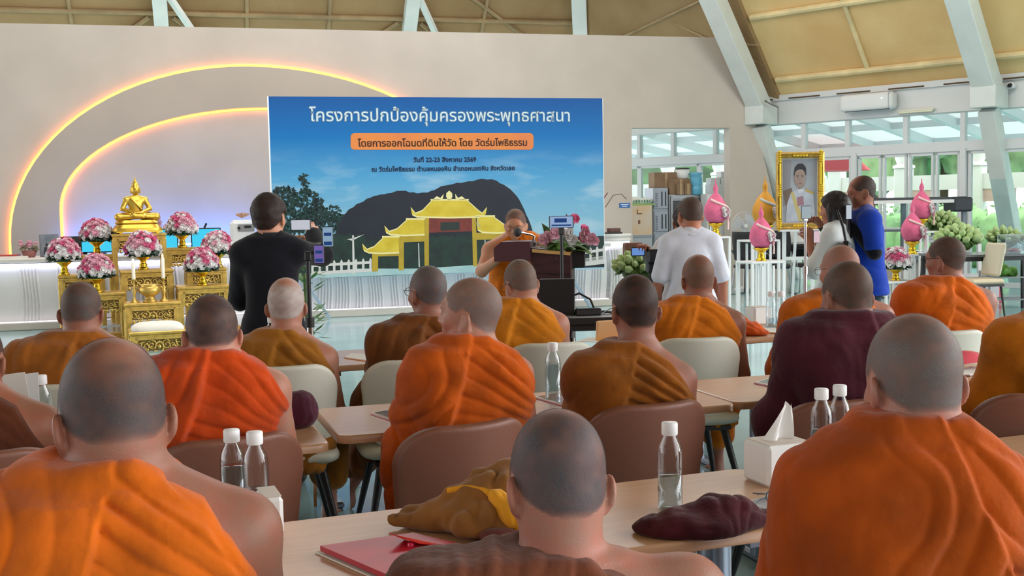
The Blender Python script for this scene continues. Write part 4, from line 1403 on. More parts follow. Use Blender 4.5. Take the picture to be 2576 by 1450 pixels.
# ------------------------------------------------------------------ altar
M['gold'] = mat('gold_paint', (226, 188, 98), .36, metal=.65, var=.15, var_scale=14, bump=.1, bump_scale=40)
M['gold_bright'] = mat('bright_gold', (232, 192, 56), .24, metal=.85)
M['gold_carved'] = mat('carved_gold', (226, 192, 104), .3, metal=.7, var=.2, var_scale=30)
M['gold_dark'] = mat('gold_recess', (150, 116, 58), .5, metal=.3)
M['statue_gold'] = mat('statue_gold', (214, 176, 72), .34, metal=.8)
M['cream_pad'] = mat('cream_pad', (232, 228, 220), .7)
M['rose_pink'] = mat('rose_pink', (234, 116, 160), .7, var=.15, var_scale=60)
M['rose_pale'] = mat('rose_pale', (240, 188, 204), .7, var=.1, var_scale=60)
M['rose_white'] = mat('rose_white', (236, 232, 232), .7)
M['leaf'] = mat('leaf_dark', (34, 72, 46), .6, var=.4, var_scale=20)
M['lotus'] = mat('lotus_bud', (150, 186, 106), .6, var=.3, var_scale=14, rgb2=(196, 212, 164))
M['lotus_leaf'] = mat('lotus_leaf', (92, 132, 58), .6, var=.3, var_scale=12)
M['wax'] = mat('candle_wax', (240, 232, 214), .5)
M['flame'] = emitter('candle_flame', (255, 206, 120), 14)
M['steel_leg'] = mat('steel_leg', (206, 208, 212), .25, metal=.8)
AR = math.radians(21)

def spiral(cx, cz, r, turns, flip, a0=0.0, n=22):
    return [(cx + flip * r * (1 - .8 * i / n) * math.cos(a0 + turns * 2 * math.pi * i / n), cz + r * (1 - .8 * i / n) * math.sin(a0 + turns * 2 * math.pi * i / n)) for i in range(n + 1)]

def carving(w, h, y):
    """scrolling leaf carving w wide and h high, on the plane y"""
    mb = MB(); r = h * .30
    def tb(p, rad): mb.tube([(x, y, z) for x, z in p], rad, 6)
    for q in (-1, 1):
        for k, fx in enumerate((.16, .29, .41)):
            tb(spiral(q * w * fx, h * (.50 if k % 2 else .56), r * (1.0 - .12 * k), 1.35, q * (-1 if k % 2 else 1), 1.2 + k), h * .045)
            for j in range(5):
                a = j * 1.3 + k
                mb.ball((q * w * fx + math.cos(a) * r * 1.05, y, h * .5 + math.sin(a) * r * 1.05), h * .062, 6, 4, (1.5, .6, .8))
        tb([(q * w * .04, h * .2), (q * w * .2, h * .12), (q * w * .33, h * .2), (q * w * .46, h * .1)], h * .04)
    for j in range(9):
        a = math.pi * j / 8
        mb.ball((math.cos(a) * h * .22, y, h * .42 + math.sin(a) * h * .30), h * .085, 7, 5, (.7, .6, 1.3))
    mb.ball((0, y - .004, h * .45), h * .13, 8, 6, (1, .6, 1))
    for j in range(9):
        x = (j - 4) * w / 9.6
        mb.ball((x, y, h * (.04 + .05 * (j % 2))), h * .10, 6, 4, (1.1, .5, 1.0))
    return mb

def gold_table(label, u, v, y, w, d, h=None, apron=.17, stool=False):
    p = aty(u, v, y); h = h or p.z
    root = thing('altar_table' if not stool else 'padded_stool', label, 'table' if not stool else 'stool', (p.x, p.y, 0), AR, 'gold carved altar tables' if not stool else None)
    t = MB()
    t.box((0, d / 2, h - .018), (w, d, .036), bev=.008); t.box((0, d / 2, h - .05), (w * .965, d * .965, .03), bev=.006)
    t.build('tabletop', M['gold'] if not stool else M['gold'], root)
    for sx in (-1, 1):
        for sy in (0, 1):
            l = MB(); l.box((sx * (w / 2 - .035), .035 + sy * (d - .07), h / 2 - .03), (.06, .06, h - .065), bev=.008)
            l.box((sx * (w / 2 - .035), .035 + sy * (d - .07), .03), (.075, .075, .05), bev=.01)
            l.build('leg', M['gold'], root)
    z0 = h - .065 - apron
    fr = MB()
    for (yy, rz, ln) in ((.012, 0, w - .12),):
        fr.box((0, yy + .012, h - .075), (ln, .03, .03), bev=.004)
        fr.box((-ln / 2 + .012, yy + .012, h - .065 - apron / 2), (.024, .03, apron)); fr.box((ln / 2 - .012, yy + .012, h - .065 - apron / 2), (.024, .03, apron))
    fr.box((-w / 2 + .02, d / 2, h - .075), (.03, d - .12, .03)); fr.box((w / 2 - .02, d / 2, h - .075), (.03, d - .12, .03))
    fr.box((0, d - .03, h - .09), (ln, .02, .06))
    fr.build('frame', M['gold'], root)
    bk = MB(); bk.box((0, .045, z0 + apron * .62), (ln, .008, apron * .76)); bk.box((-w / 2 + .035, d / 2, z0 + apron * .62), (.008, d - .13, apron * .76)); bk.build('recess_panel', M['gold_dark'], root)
    c = carving(ln * .98, apron, .030)
    co = c.build('carved_apron', M['gold_carved'], root); co.location = (0, 0, z0)
    c2 = MB(); src = carving((d - .13) * .98, apron, 0)
    Rz = Matrix.Rotation(math.radians(-90), 3, 'Z')
    c2.v = [tuple(Rz @ Vector(q)) for q in src.v]; c2.f = src.f; c2.flat = src.flat
    co = c2.build('carved_apron', M['gold_carved'], root); co.location = (-w / 2 + .018, d / 2, z0)
    if stool:
        F = Field(axis(-w / 2 - .02, w / 2 + .02, .012), axis(-.02, d + .02, .012), axis(h - .03, h + .12, .010))
        X = F.xs[:, None, None]; Y = F.ys[None, :, None] - d / 2; Z = F.zs[None, None, :] - h
        F.D = (((np.abs(X / (w / 2 - .03)) ** 4 + np.abs(Y / (d / 2 - .03)) ** 4 + np.abs(Z / .085) ** 2.2) ** .4 - 1) * .08).astype(np.float32)
        P, Q = F.mesh(); np_mesh('cushion', P, Q, M['cream_pad'], root)
    else:
        b = MB(); b.bar((-w / 2 + .05, d * .5, .16), (w / 2 - .05, d * .5, .16), .022, .022)
        for sx in (-1, 1): b.bar((sx * (w / 2 - .04), .04, .16), (sx * (w / 2 - .04), d - .04, .16), .022, .022)
        b.build('stretcher', M['steel_leg'], root)
    return root, (w, d, h)

pl0 = aty(160, 858, 13.05)
plat = thing('altar_platform', 'low altar platform with gold front edge under the golden tables', 'platform', (pl0.x, pl0.y, 0), AR)
mb = MB(); mb.box((1.1, .76, .05), (2.3, 1.55, .10), bev=.006); mb.build('step', mat('gold_step', (196, 150, 70), .4, metal=.5), plat)
mb = MB(); mb.box((1.1, .78, .103), (2.26, 1.5, .012)); mb.build('mirror_top', mat('pale_stone', (206, 210, 216), .12), plat)

TT = {}
for key, lab, u, v, y, w, d in (
    ('front_mid', 'low gold carved table holding the candles and the incense bowl', 384, 762, 12.95, .63, .42),
    ('front_left', 'gold carved table in the front row, half hidden by a monk head on the left', 246, 738, 13.15, .62, .42),
    ('front_right', 'gold carved table in the front row on the right side of the candles', 514, 720, 13.45, .62, .42),
    ('mid_mid', 'gold carved table in the middle behind the incense bowl', 370, 680, 13.55, .62, .40),
    ('mid_left', 'gold carved table at the far left of the altar, under the leftmost bouquet', 205, 692, 13.75, .55, .40),
    ('mid_right', 'gold carved table behind the front right one, under the rightmost altar bouquet', 520, 675, 14.1, .50, .40),
    ('back_left', 'gold carved table at the back left of the Buddha table', 245, 642, 14.25, .40, .36),
    ('back_right', 'gold carved table at the back right of the Buddha table', 462, 624, 14.65, .46, .36),
    ('top', 'tall gold carved table carrying the seated Buddha', 350, 588, 14.25, .66, .45)):
    TT[key] = gold_table(lab, u, v, y, w, d)
gold_table('gold carved stool with white padded seat in front of the altar', 400, 834, 12.2, .62, .50, stool=True, apron=.19)

def petal_rose(r, seed):
    rnd = random.Random(seed); mb = MB()
    mb.ball((0, 0, r * .55), r * .42, 8, 6)
    for ring, (n, rr, tilt, zz) in enumerate(((4, .42, .35, .55), (5, .68, .75, .42), (6, .86, 1.15, .25))):
        for i in range(n):
            a = 2 * math.pi * i / n + ring * .5 + rnd.uniform(-.15, .15)
            ca, sa = math.cos(a), math.sin(a)
            pts = []
            for s_, t_ in ((-.5, 0), (.5, 0), (.75, .55), (.35, 1.0), (-.35, 1.0), (-.75, .55)):
                wv = s_ * r * (.55 + ring * .12); ln = t_ * r * .75
                rad = rr * r * .55 + ln * math.sin(tilt); z = zz * r + ln * math.cos(tilt)
                pts.append((ca * rad - sa * wv, sa * rad + ca * wv, z))
            mid = (ca * (rr * r * .6 + r * .25 * math.sin(tilt)) , sa * (rr * r * .6 + r * .25 * math.sin(tilt)), zz * r + r * .25 * math.cos(tilt) - r * .04)
            mb.add(pts + [mid], [(k, (k + 1) % 6, 6) for k in range(6)], True)
    me = mb.build('rose', None); d = me.data; bpy.data.objects.remove(me)
    return d
ROSES = {}
for k in ('rose_pink', 'rose_pale', 'rose_white'):
    ROSES[k] = []
    for i in range(2):
        d = petal_rose(1.0, i * 5 + len(k)); d.materials.append(M[k]); ROSES[k].append(d)

def gold_pedestal(root, h, r, name='pedestal_bowl', m=None):
    pr = [(r * .62, 0), (r * .66, .012), (r * .50, h * .16), (r * .40, h * .28), (r * .50, h * .36), (r * .40, h * .44), (r * .34, h * .60), (r * .50, h * .72), (r * .92, h * .92), (r, h), (r * .9, h), (r * .5, h * .8), (0, h * .78)]
    return MB().lathe(pr, (0, 0, 0), 24).build(name, m or M['gold_bright'], root)

def leaf_ring(root, R, z, n, seed, m=None, name='foliage', size=.09):
    rnd = random.Random(seed); mb = MB()
    for i in range(n):
        a = rnd.uniform(0, 6.283); el = rnd.uniform(-.7, .35); q = rnd.uniform(.75, 1.08)
        p = Vector((math.cos(a) * R * q * .95, math.sin(a) * R * q * .95, z + rnd.uniform(-.02, .05)))
        d = Vector((math.cos(a), math.sin(a), el)).normalized(); w = d.cross(Vector((0, 0, 1))).normalized(); L = size * rnd.uniform(.7, 1.3)
        mb.add([p - d * L * .5, p + w * L * .3, p + d * L * .6 + Vector((0, 0, -.01)), p - w * L * .3, p + Vector((0, 0, .012))], [(0, 1, 4), (1, 2, 4), (2, 3, 4), (3, 0, 4)])
    return mb.build(name, m or M['leaf'], root)

def bouquet(label, loc, R=.205, seed=1, ped=.17, group='rose bouquets on gold pedestals'):
    root = thing('rose_bouquet', label, 'flowers', loc, 0, group)
    gold_pedestal(root, ped, .098)
    rnd = random.Random(seed)
    leaf_ring(root, R * .92, ped + .03, 130, seed, size=.085)
    MB().ball((0, 0, ped + .06), R * .72, 12, 8, (1, 1, .62)).build('flower_foam', M['leaf'], root)
    n = 72
    for i in range(n):
        f = (i + .5) / n
        phi = math.acos(1 - f * 1.02); a = i * 2.39996 + seed
        d = Vector((math.sin(phi) * math.cos(a), math.sin(phi) * math.sin(a), math.cos(phi)))
        k = 'rose_white' if f > .75 else ('rose_pink' if rnd.random() < .36 else 'rose_pale')
        if f < .75 and rnd.random() < .2: k = 'rose_white'
        if f > .68 and rnd.random() < .10: k = 'rose_pink'
        o = bpy.data.objects.new('rose', ROSES[k][i % 2]); COL.objects.link(o); o.parent = root
        s = R * rnd.uniform(.155, .22) * (1.12 if f > .68 else 1)
        o.scale = (s, s, s)
        o.location = Vector((0, 0, ped + .055)) + Vector((d.x * R * .82, d.y * R * .82, d.z * R * 1.02))
        o.rotation_euler = d.to_track_quat('Z', 'Y').to_euler()
    return root

def on_table(key, fx=0.0, fy=.5, dz=.001):
    root, (w, d, h) = TT[key]
    return root.matrix_basis @ Vector((fx * w, fy * d, h + dz)) if False else Vector(root.location) + Matrix.Rotation(AR, 3, 'Z') @ Vector((fx * w, fy * d, h + dz))
for key, fx, fy, lab, sd in (
    ('mid_left', -.35, .35, 'pink and white rose bouquet at the far left of the altar', 1),
    ('back_left', .0, .45, 'pink and white rose bouquet at the back, left of the Buddha', 2),
    ('front_left', .0, .40, 'pink and white rose bouquet on the front left table', 3),
    ('mid_mid', -.05, .42, 'pink and white rose bouquet in the middle, under the Buddha', 4),
    ('back_right', .0, .45, 'pink and white rose bouquet at the back, right of the Buddha', 5),
    ('mid_right', .32, .40, 'pink and white rose bouquet at the right end of the altar', 6),
    ('front_right', .0, .42, 'pink and white rose bouquet on the front right table', 7)):
    bouquet(lab, on_table(key, fx, fy), seed=sd, R=.20 if 'mid_mid' != key else .21, ped=.165)

# seated Buddha figure
bq = on_table('top', -.02, .5)
bud = thing('buddha_statue', 'golden seated Buddha statue on the tallest altar table', 'statue', bq, AR + math.radians(8))
bud.scale = (1.13,) * 3
MB().box((0, 0, .02), (.50, .32, .012)).box((-.2, 0, .01), (.03, .3, .02)).box((.2, 0, .01), (.03, .3, .02)).build('stand', M['gold_bright'], bud)
st = MB()
def slab_o(hw, hd, z0, z1, tw, td):
    st.lathe([(1, 0)], n=4) if False else None
    n = 28
    vs = []
    for (z, a, b) in ((z0, hw, hd), (z1, tw, td)):
        for i in range(n):
            t = 2 * math.pi * i / n; c_, s_ = math.cos(t), math.sin(t)
            vs.append((math.copysign(abs(c_) ** .45, c_) * a, math.copysign(abs(s_) ** .55, s_) * b, z))
    st.add(vs, [(i, (i + 1) % n, n + (i + 1) % n, n + i) for i in range(n)], True); st.add(vs[n:], [tuple(range(n))]); st.add(vs[:n][::-1], [tuple(range(n))])
slab_o(.275, .17, .028, .06, .265, .165); slab_o(.25, .15, .06, .10, .225, .135); slab_o(.205, .125, .10, .118, .235, .14); slab_o(.235, .14, .118, .15, .20, .13)
st.build('lotus_base', M['statue_gold'], bud)
F = Field(axis(-.27, .27, .006), axis(-.20, .18, .007), axis(.12, .68, .006))
z = .15
for q in (-1, 1):
    F.cap((q * .08, .02, z + .045), (q * .205, -.055, z + .035), .050, .042, .03)
    F.cap((q * .200, -.06, z + .035), (-q * .05, -.115, z + .035 + (.018 if q > 0 else 0)), .036, .024, .02)
F.loft([z + .03, z + .07, z + .15, z + .22, z + .245, z + .265], [0] * 6, [.02, .015, .01, .01, .01, .01], [.085, .072, .078, .098, .085, .032], [.06, .052, .055, .055, .045, .03], .02)
for q in (-1, 1):
    F.cap((q * .03, .01, z + .25), (q * .100, .01, z + .228), .028, .034, .02)
    F.cap((q * .102, .01, z + .226), (q * .150, -.01, z + .125), .031, .024, .015)
    F.cap((q * .150, -.01, z + .125), (q * .04, -.105, z + .085), .024, .017, .012)
    F.ell((q * .015, -.115, z + .082), (.045, .022, .013), .012)
F.cap((0, .01, z + .25), (0, .005, z + .30), .028, .026, .015)
F.ell((0, .0, z + .345), (.048, .054, .058), .015); F.ell((0, -.012, z + .318), (.036, .040, .036), .015)
F.cap((0, -.052, z + .345), (0, -.060, z + .325), .006, .009, .006)
for q in (-1, 1): F.cap((q * .050, 0, z + .355), (q * .050, .002, z + .300), .008, .007, .008)
F.ell((0, .005, z + .40), (.034, .036, .030), .015)
F.cap((0, .005, z + .42), (0, .005, z + .50), .016, .002, .015)
F.cap((-.06, -.042, z + .245), (.05, -.050, z + .12), .012, .008, .01)
P, Q = F.mesh(); np_mesh('figure', P, Q, M['statue_gold'], bud)

# candles, incense bowl
for fx, lab, hh in ((-.30, 'white candle burning on the left of the incense bowl', .19), (.22, 'white candle burning on the right of the incense bowl', .235)):
    r = thing('candlestick', lab, 'candle', on_table('front_mid', fx, .35), 0)
    MB().lathe([(.055, 0), (.05, .012), (.022, .03), (.010, .07), (.018, .09), (.026, .13), (.012, .165), (.008, .24), (.020, .262), (.026, .27), (.014, .272), (0, .27)], n=16).build('stand', M['gold'], r)
    MB().lathe([(.021, .271), (.020, .271 + hh), (.008, .274 + hh), (0, .274 + hh)], n=12).build('candle', M['wax'], r)
    MB().ball((0, 0, .295 + hh), .011, 8, 8, (1, 1, 2.2)).build('flame', M['flame'], r)
r = thing('incense_bowl', 'gold incense bowl standing between the two candles', 'bowl', on_table('front_mid', -.03, .35), 0)
MB().lathe([(.075, 0), (.08, .01), (.06, .03), (.05, .06), (.07, .075), (.115, .11), (.125, .15), (.11, .175), (.098, .19), (.118, .205), (.11, .205), (.09, .185), (0, .17)], n=28).build('bowl', M['gold'], r)
for q in (-1, 1): MB().tube([(q * .118, 0, .12), (q * .15, 0, .13), (q * .15, 0, .17), (q * .118, 0, .18)], .008, 6).build('handle', M['gold'], r)

# ------------------------------------------------------------------ things on the counter
CT = .936
def on_counter(u, v=640, n=.35):
    p = onplane(u, v, WL(0, n, 0), VB); s = (p - VO).dot(VA)
    return WL(s, n, CT)
r = thing('photo_frame', 'small framed grey photo of a couple standing on the counter', 'picture frame', on_counter(125, n=.3), TH)
MB().box((0, 0, .15), (.24, .02, .30), bev=.004).build('frame', mat('grey_frame', (120, 126, 136), .5), r)
MB().box((0, -.011, .15), (.215, .004, .275)).build('photo', mat('grey_photo', (112, 120, 134), .4, rgb2=(150, 156, 166), var_scale=6), r)
pm = MB()
for x, h_, c in ((-.03, .19, 0), (.04, .175, 0)):
    pm.prism([(x - .045, .03), (x + .045, .03), (x + .035, h_ - .06), (x - .035, h_ - .06)], -.0145, -.0125); pm.lathe([(0, h_ - .055), (.018, h_ - .04), (.02, h_ - .025), (0, h_)], (x, -.0135, 0), 10, squash=.06)
pm.build('pictured_couple', mat('dark_photo', (52, 56, 66), .5), r)
MB().box((0, .05, .08), (.03, .10, .012), m=Matrix.Rotation(1.0, 3, 'X')).build('prop', M['black_plastic'], r)
r = thing('laptop', 'dark open laptop standing on the counter left of the Buddha', 'laptop', on_counter(188, n=.30), TH + .2)
MB().box((0, 0, .01), (.34, .24, .018), bev=.004).build('base', M['black_plastic'], r)
MB().box((0, .13, .14), (.34, .012, .25), bev=.004, m=Matrix.Rotation(-.2, 3, 'X')).build('lid', M['black_plastic'], r)
for k, (u, lab, w) in enumerate(((248, 'glowing cyan screen on the counter behind the left altar bouquets', .44), (425, 'glowing cyan screen on the counter right of the Buddha table', .26), (520, 'glowing cyan screen on the counter behind the right altar bouquets', .40))):
    r = thing('display_screen', lab, 'screen', on_counter(u, n=.25), TH)
    MB().box((0, 0, .19), (w, .03, .30), bev=.006).build('bezel', M['black_plastic'], r)
    MB().box((0, -.017, .19), (w - .03, .006, .27)).build('screen', emitter('cyan_screen', (70, 205, 240), 1.05), r)
    MB().box((0, .03, .02), (.2, .16, .03), bev=.006).build('foot', M['black_plastic'], r)
def spike_plant(label, loc, specs, m, pot=True, cat='plant'):
    r = thing('dried_arrangement', label, cat, loc, 0)
    if pot: MB().lathe([(.06, 0), (.09, .05), (.10, .10), (.06, .16), (.05, .20), (.07, .22), (.05, .22), (0, .2)], n=18).build('vase', mat('copper_vase', (186, 112, 62), .35, metal=.4), r)
    rnd = random.Random(len(label))
    for (dx, dy, z0, z1, wd) in specs:
        mb = MB()
        for i in range(70):
            t = i / 70; a = rnd.uniform(0, 6.28); ww = wd * (1 - abs(2 * t - .8) * .6)
            p = Vector((dx * t, dy * t, z0 + (z1 - z0) * t)); d = Vector((math.cos(a) * .7, math.sin(a) * .7, .9)).normalized()
            w = d.orthogonal().normalized() * .006
            mb.add([p - w, p + w, p + d * ww + w * .4, p + d * ww - w * .4], [(0, 1, 2, 3)])
        mb.tube([(0, 0, .1), (dx * .5, dy * .5, (z0 + z1) / 2), (dx, dy, z1)], .005, 5)
        mb.build('plume', m, r)
    return r
M['plume'] = mat('pink_plume', (222, 172, 182), .8, var=.15, var_scale=20)
spike_plant('pale pink plumes in a copper vase on the counter behind the Buddha', on_counter(400, n=.35), ((-.16, 0, .25, .62, .09), (.02, 0, .2, .55, .10), (.10, .05, .15, .4, .08)), M['plume'])
r = thing('tangled_bracket', 'black folding bracket on the counter behind the back right bouquet', 'bracket', on_counter(525, n=.55), 0)
MB().tube([(-.16, 0, 0), (-.12, 0, .22), (.10, 0, .26), (.16, 0, .1), (.17, 0, 0)], .016, 8).tube([(-.10, 0, .22), (-.04, .02, .36), (-.02, .02, .40)], .014, 8).tube([(.1, 0, .26), (.06, .05, .12), (.0, .06, 0)], .012, 8).build('bar', M['black_metal'], r)
r = thing('coffee_machine', 'white and grey machine with a display on the counter by the man in black', 'machine', on_counter(612, n=.35), TH)
MB().box((0, 0, .22), (.34, .34, .44), bev=.05).build('body', M['white_plastic'], r)
MB().box((.05, -.172, .33), (.22, .02, .10), bev=.005).build('panel', mat('grey_panel', (150, 150, 150), .4), r)
MB().box((.07, -.184, .345), (.09, .008, .03)).build('display', M['black_plastic'], r)
MB().cyl((-.05, -.185, .33), (-.05, -.2, .33), .02).build('knob', M['black_plastic'], r)
spike_plant('peach dried flowers lying on top of the white machine', on_counter(612, n=.35) + Vector((0, 0, .445)), ((-.08, 0, .02, .06, .07), (.1, 0, .02, .06, .07), (.02, .05, .02, .08, .06)), mat('peach_flower', (222, 184, 160), .8), pot=False, cat='flowers')
r = thing('flower_basket', 'small muted pink flower basket near the left end of the counter', 'flowers', on_counter(74, n=.3), 0)
MB().lathe([(.07, 0), (.10, .09), (.09, .09), (0, .08)], n=14).build('basket', mat('basket', (150, 96, 90), .8), r)
leaf_ring(r, .10, .11, 30, 3, mat('muted_leaf', (128, 120, 92), .8), 'leaves', .08)
rnd = random.Random(8)
for i in range(12):
    o = bpy.data.objects.new('bloom', ROSES['rose_pale'][i % 2]); COL.objects.link(o); o.parent = r
    o.location = (rnd.uniform(-.12, .12), rnd.uniform(-.1, .1), .12 + rnd.uniform(0, .07)); o.scale = (.035,) * 3
r = thing('paper_pile', 'flat pile of papers with a red cover at the far left of the counter', 'papers', on_counter(20, n=.25), TH)
MB().box((0, 0, .012), (.5, .32, .024), rz=.1).build('paper', mat('paper', (230, 228, 222), .8), r); MB().box((-.02, 0, .034), (.3, .21, .018), rz=-.1).build('red_cover', mat('red_cover', (180, 70, 60), .6), r)

# ------------------------------------------------------------------ end of the counter, sign, doorway stores
r = spike_plant('tall red and brown dried flower spray on the counter end beside the banner', WL(1.36, .30, 1.05), ((.10, 0, .05, .42, .07), (.22, 0, .30, .62, .05)), mat('dried_red', (120, 44, 44), .8), pot=False)
for i, q in enumerate(((.0, .44), (.05, .34), (-.02, .22), (.03, .12))):
    o = bpy.data.objects.new('bloom', ROSES['rose_pink' if i % 2 else 'rose_pale'][0].copy()); o.data.materials[0] = mat('dark_red_bloom', (130, 26, 34), .7)
    COL.objects.link(o); o.parent = r; o.location = (q[0], -.03, q[1]); o.scale = (.055,) * 3
MB().tube([(.18, 0, .40), (.30, 0, .58), (.42, 0, .60), (.50, 0, .52)], .006, 6).build('curled_twig', mat('twig', (110, 70, 60), .8), r)
leaf_ring(r, .10, .06, 24, 5, M['leaf'], 'leaves', .10)
r = thing('tray_box', 'small dark brown box lying on the end of the white counter', 'box', WL(1.66, .30, 1.051), TH)
MB().box((0, 0, .012), (.26, .18, .024), bev=.004).build('tray', M['black_plastic'], r); MB().box((.02, 0, .055), (.18, .13, .06), bev=.006).build('case', mat('brown_case', (92, 58, 50), .5), r)
p = onplane(1571, 517, WL(0, 3.0, 0), VB)
r = thing('wall_sign', 'small blue sign fixed to the white wall left of the doorway', 'sign', p - VB * .006, TH)
MB().box((0, 0, 0), (.20, .012, .085), bev=.003).build('plate', mat('sign_blue', (40, 104, 176), .4), r)
mb = MB(); mb.box((0, -.0065, .014), (.14, .002, .012)); mb.box((0, -.0065, -.016), (.09, .002, .012)); mb.build('lettering', mat('sign_white', (210, 226, 240), .5), r)

DY = 21.2
def room_pt(u, v, dn=0.0):
    """a point on the upright plane of the stores, just behind the doorway"""
    return onplane(u, v, WL(0, 3.75 + dn, 0), VB)
def room_box(name, label, cat, u0, u1, vt, vb, depth, m, dn=0.0, group=None, floor=False, bev=.006):
    a = room_pt(u0, vt, dn); b = room_pt(u1, vb, dn)
    z0 = 0 if floor else b.z
    w = (b - a).dot(VA); h = a.z - z0
    c = (a + b) / 2
    r = thing(name, label, cat, (c.x, c.y, z0), TH, group)
    MB().box((0, depth / 2, h / 2), (w, depth, h), bev=bev).build('body', m, r)
    return r, w, h
M['steel_dull'] = mat('dull_steel', (150, 154, 158), .35, metal=.5); M['oven_glass'] = mat('oven_glass', (40, 44, 46), .15)
M['card'] = mat('cardboard', (150, 122, 96), .85, var=.12, var_scale=5); M['drawer_grey'] = mat('drawer_grey', (166, 176, 188), .5)
M['foam_white'] = mat('foam_white', (232, 234, 236), .7); M['fridge'] = mat('fridge_white', (228, 230, 230), .35)
r, w, h = room_box('drawer_cabinet', 'tall pale grey drawer cabinet inside the doorway', 'cabinet', 1643, 1682, 473, 700, .45, M['drawer_grey'], floor=True)
for i in range(4):
    d = MB(); z = h * (.12 + .235 * i); d.box((0, -.012, z + h * .06), (w * .94, .03, h * .205), bev=.008); d = d.build('drawer', M['drawer_grey'], r)
    q = MB()
    for j in range(9): q.box((-w * .32, -.03, z + h * (-.02 + .017 * j)), (w * .14, .006, .012))
    q.build('slot', mat('slot_grey', (96, 104, 112), .6), d)
    q = MB(); q.box((w * .05, -.030, z + h * .06), (.022, .006, h * .15)); q.box((w * .30, -.030, z + h * .06), (.022, .006, h * .15)); q.build('grip', M['black_plastic'], d)
r, w, h = room_box('steel_oven', 'grey steel oven cabinet with a dark glass door inside the doorway', 'oven', 1682, 1776, 490, 700, .5, M['steel_dull'], floor=True)
MB().box((0, -.012, h * .66), (w * .82, .03, h * .54), bev=.01).build('door', M['oven_glass'], r)
mb = MB()
for q in (-1, 1): mb.box((q * w * .43, -.015, h * .66), (w * .05, .035, h * .6))
mb.box((0, -.015, h * .97), (w * .9, .035, .06)); mb.build('door_frame', M['steel_dull'], r)
MB().bar((w * .34, -.05, h * .5), (w * .34, -.05, h * .85), .02, .02).build('handle', M['chrome'], r)
for u0, u1, vt, vb, dn, lab in ((1646, 1706, 434, 472, .12, 'largest brown cardboard box, on top of the grey drawer cabinet'), (1684, 1742, 450, 490, .02, 'brown cardboard box under the white pot on the oven'), (1704, 1722, 462, 490, -.06, 'narrow brown carton standing on the oven left of the pale carton'), (1723, 1740, 462, 490, -.06, 'narrow pale carton standing beside the blue water jug')):
    r, w, h = room_box('cardboard_box', lab, 'box', u0, u1, vt, vb, .3 if u1 - u0 > 30 else .2, M['card'], dn, 'cardboard boxes on the oven')
    MB().box((0, -.002, h / 2), (.05, .004, h * .98)).build('tape', mat('tape', (178, 150, 112), .5), r)
a = room_pt(1725, 449); r = thing('white_pot', 'round white cooker pot with dark rim on top of the cartons', 'pot', a + VB * .15, TH)
MB().lathe([(.10, 0), (.125, .03), (.13, .17), (.12, .17), (.11, .15), (0, .14)], n=22).build('pot', M['white_plastic'], r); MB().lathe([(.112, .172), (.132, .172), (.132, .19), (.105, .195), (.10, .18)], n=22).build('rim', M['black_plastic'], r)
a = room_pt(1757, 490, -.08); r = thing('water_jug', 'translucent blue water jug standing on the oven', 'jug', a + VB * .12, TH)
MB().lathe([(.10, 0), (.115, .02), (.115, .14), (.105, .16), (.115, .18), (.118, .30), (.10, .36), (.135, .40), (.05, .42), (0, .42)], n=22).build('jug', mat('blue_jug', (110, 190, 226), .25, var=.1), r)
for u0, u1, vt, vb, lab in ((1786, 1814, 464, 488, 'white foam box at the bottom left of its stack'), (1788, 1812, 448, 464, 'white foam box on top of the left stack'), (1814, 1836, 467, 488, 'white foam box at the bottom right of its stack'), (1814, 1836, 448, 466, 'white foam box in the middle of the right stack'), (1814, 1834, 432, 447, 'white foam box on top of the right stack')):
    r, w, h = room_box('foam_box', lab, 'box', u0, u1, vt, vb, .22, M['foam_white'], .05, 'white foam boxes on the fridge')
    MB().box((0, .11, h * .86), (w * 1.02, .225, h * .25), bev=.004).build('lid', M['foam_white'], r)
r, w, h = room_box('fridge', 'white fridge at the right side of the doorway', 'fridge', 1778, 1838, 489, 700, .28, M['fridge'], -.36, floor=True)
MB().box((0, -.015, h * .62), (w * .98, .03, h * .7), bev=.012).build('door', M['fridge'], r); MB().box((0, -.015, h * .13), (w * .98, .03, h * .22), bev=.012).build('drawer', M['fridge'], r)
MB().bar((-w * .4, -.045, h * .5), (-w * .4, -.045, h * .8), .02, .03).build('handle', M['chrome'], r)
r, w, h = room_box('carton_stack', 'pale orange printed carton under the green and white sack', 'carton', 1590, 1641, 517, 592, .4, mat('orange_carton', (222, 190, 150), .6, rgb2=(214, 206, 196), var_scale=3), -.1)
mb = MB(); mb.box((-.05, -.003, h * .72), (.10, .004, .02)); mb.box((-.095, -.003, h * .79), (.015, .004, .08)); mb.box((-.06, -.003, h * .45), (.04, .004, .07)); mb.build('printed_mark', mat('mark_brown', (130, 90, 60), .6), r)
r, w, h = room_box('storage_bin', 'grey plastic bin under the pale orange carton', 'bin', 1590, 1642, 592, 700, .4, mat('bin_grey', (178, 186, 192), .5), -.1, floor=True)
MB().box((0, .2, h * .97), (w * 1.03, .42, h * .06), bev=.01).build('lid', mat('bin_lid', (150, 160, 170), .5), r)
a = room_pt(1616, 517, -.1); r = thing('rice_sack', 'green and white sack lying on top of the carton', 'sack', a + VB * .2, TH)
F = Field(axis(-.30, .30, .014), axis(-.24, .24, .016), axis(-.02, .18, .010))
X = F.xs[:, None, None]; Y = F.ys[None, :, None]; Z = F.zs[None, None, :] - .07
F.D = (((np.abs(X / .24) ** 3 + np.abs(Y / .19) ** 3 + np.abs(Z / .068) ** 2.2) ** .4 - 1) * .06).astype(np.float32)
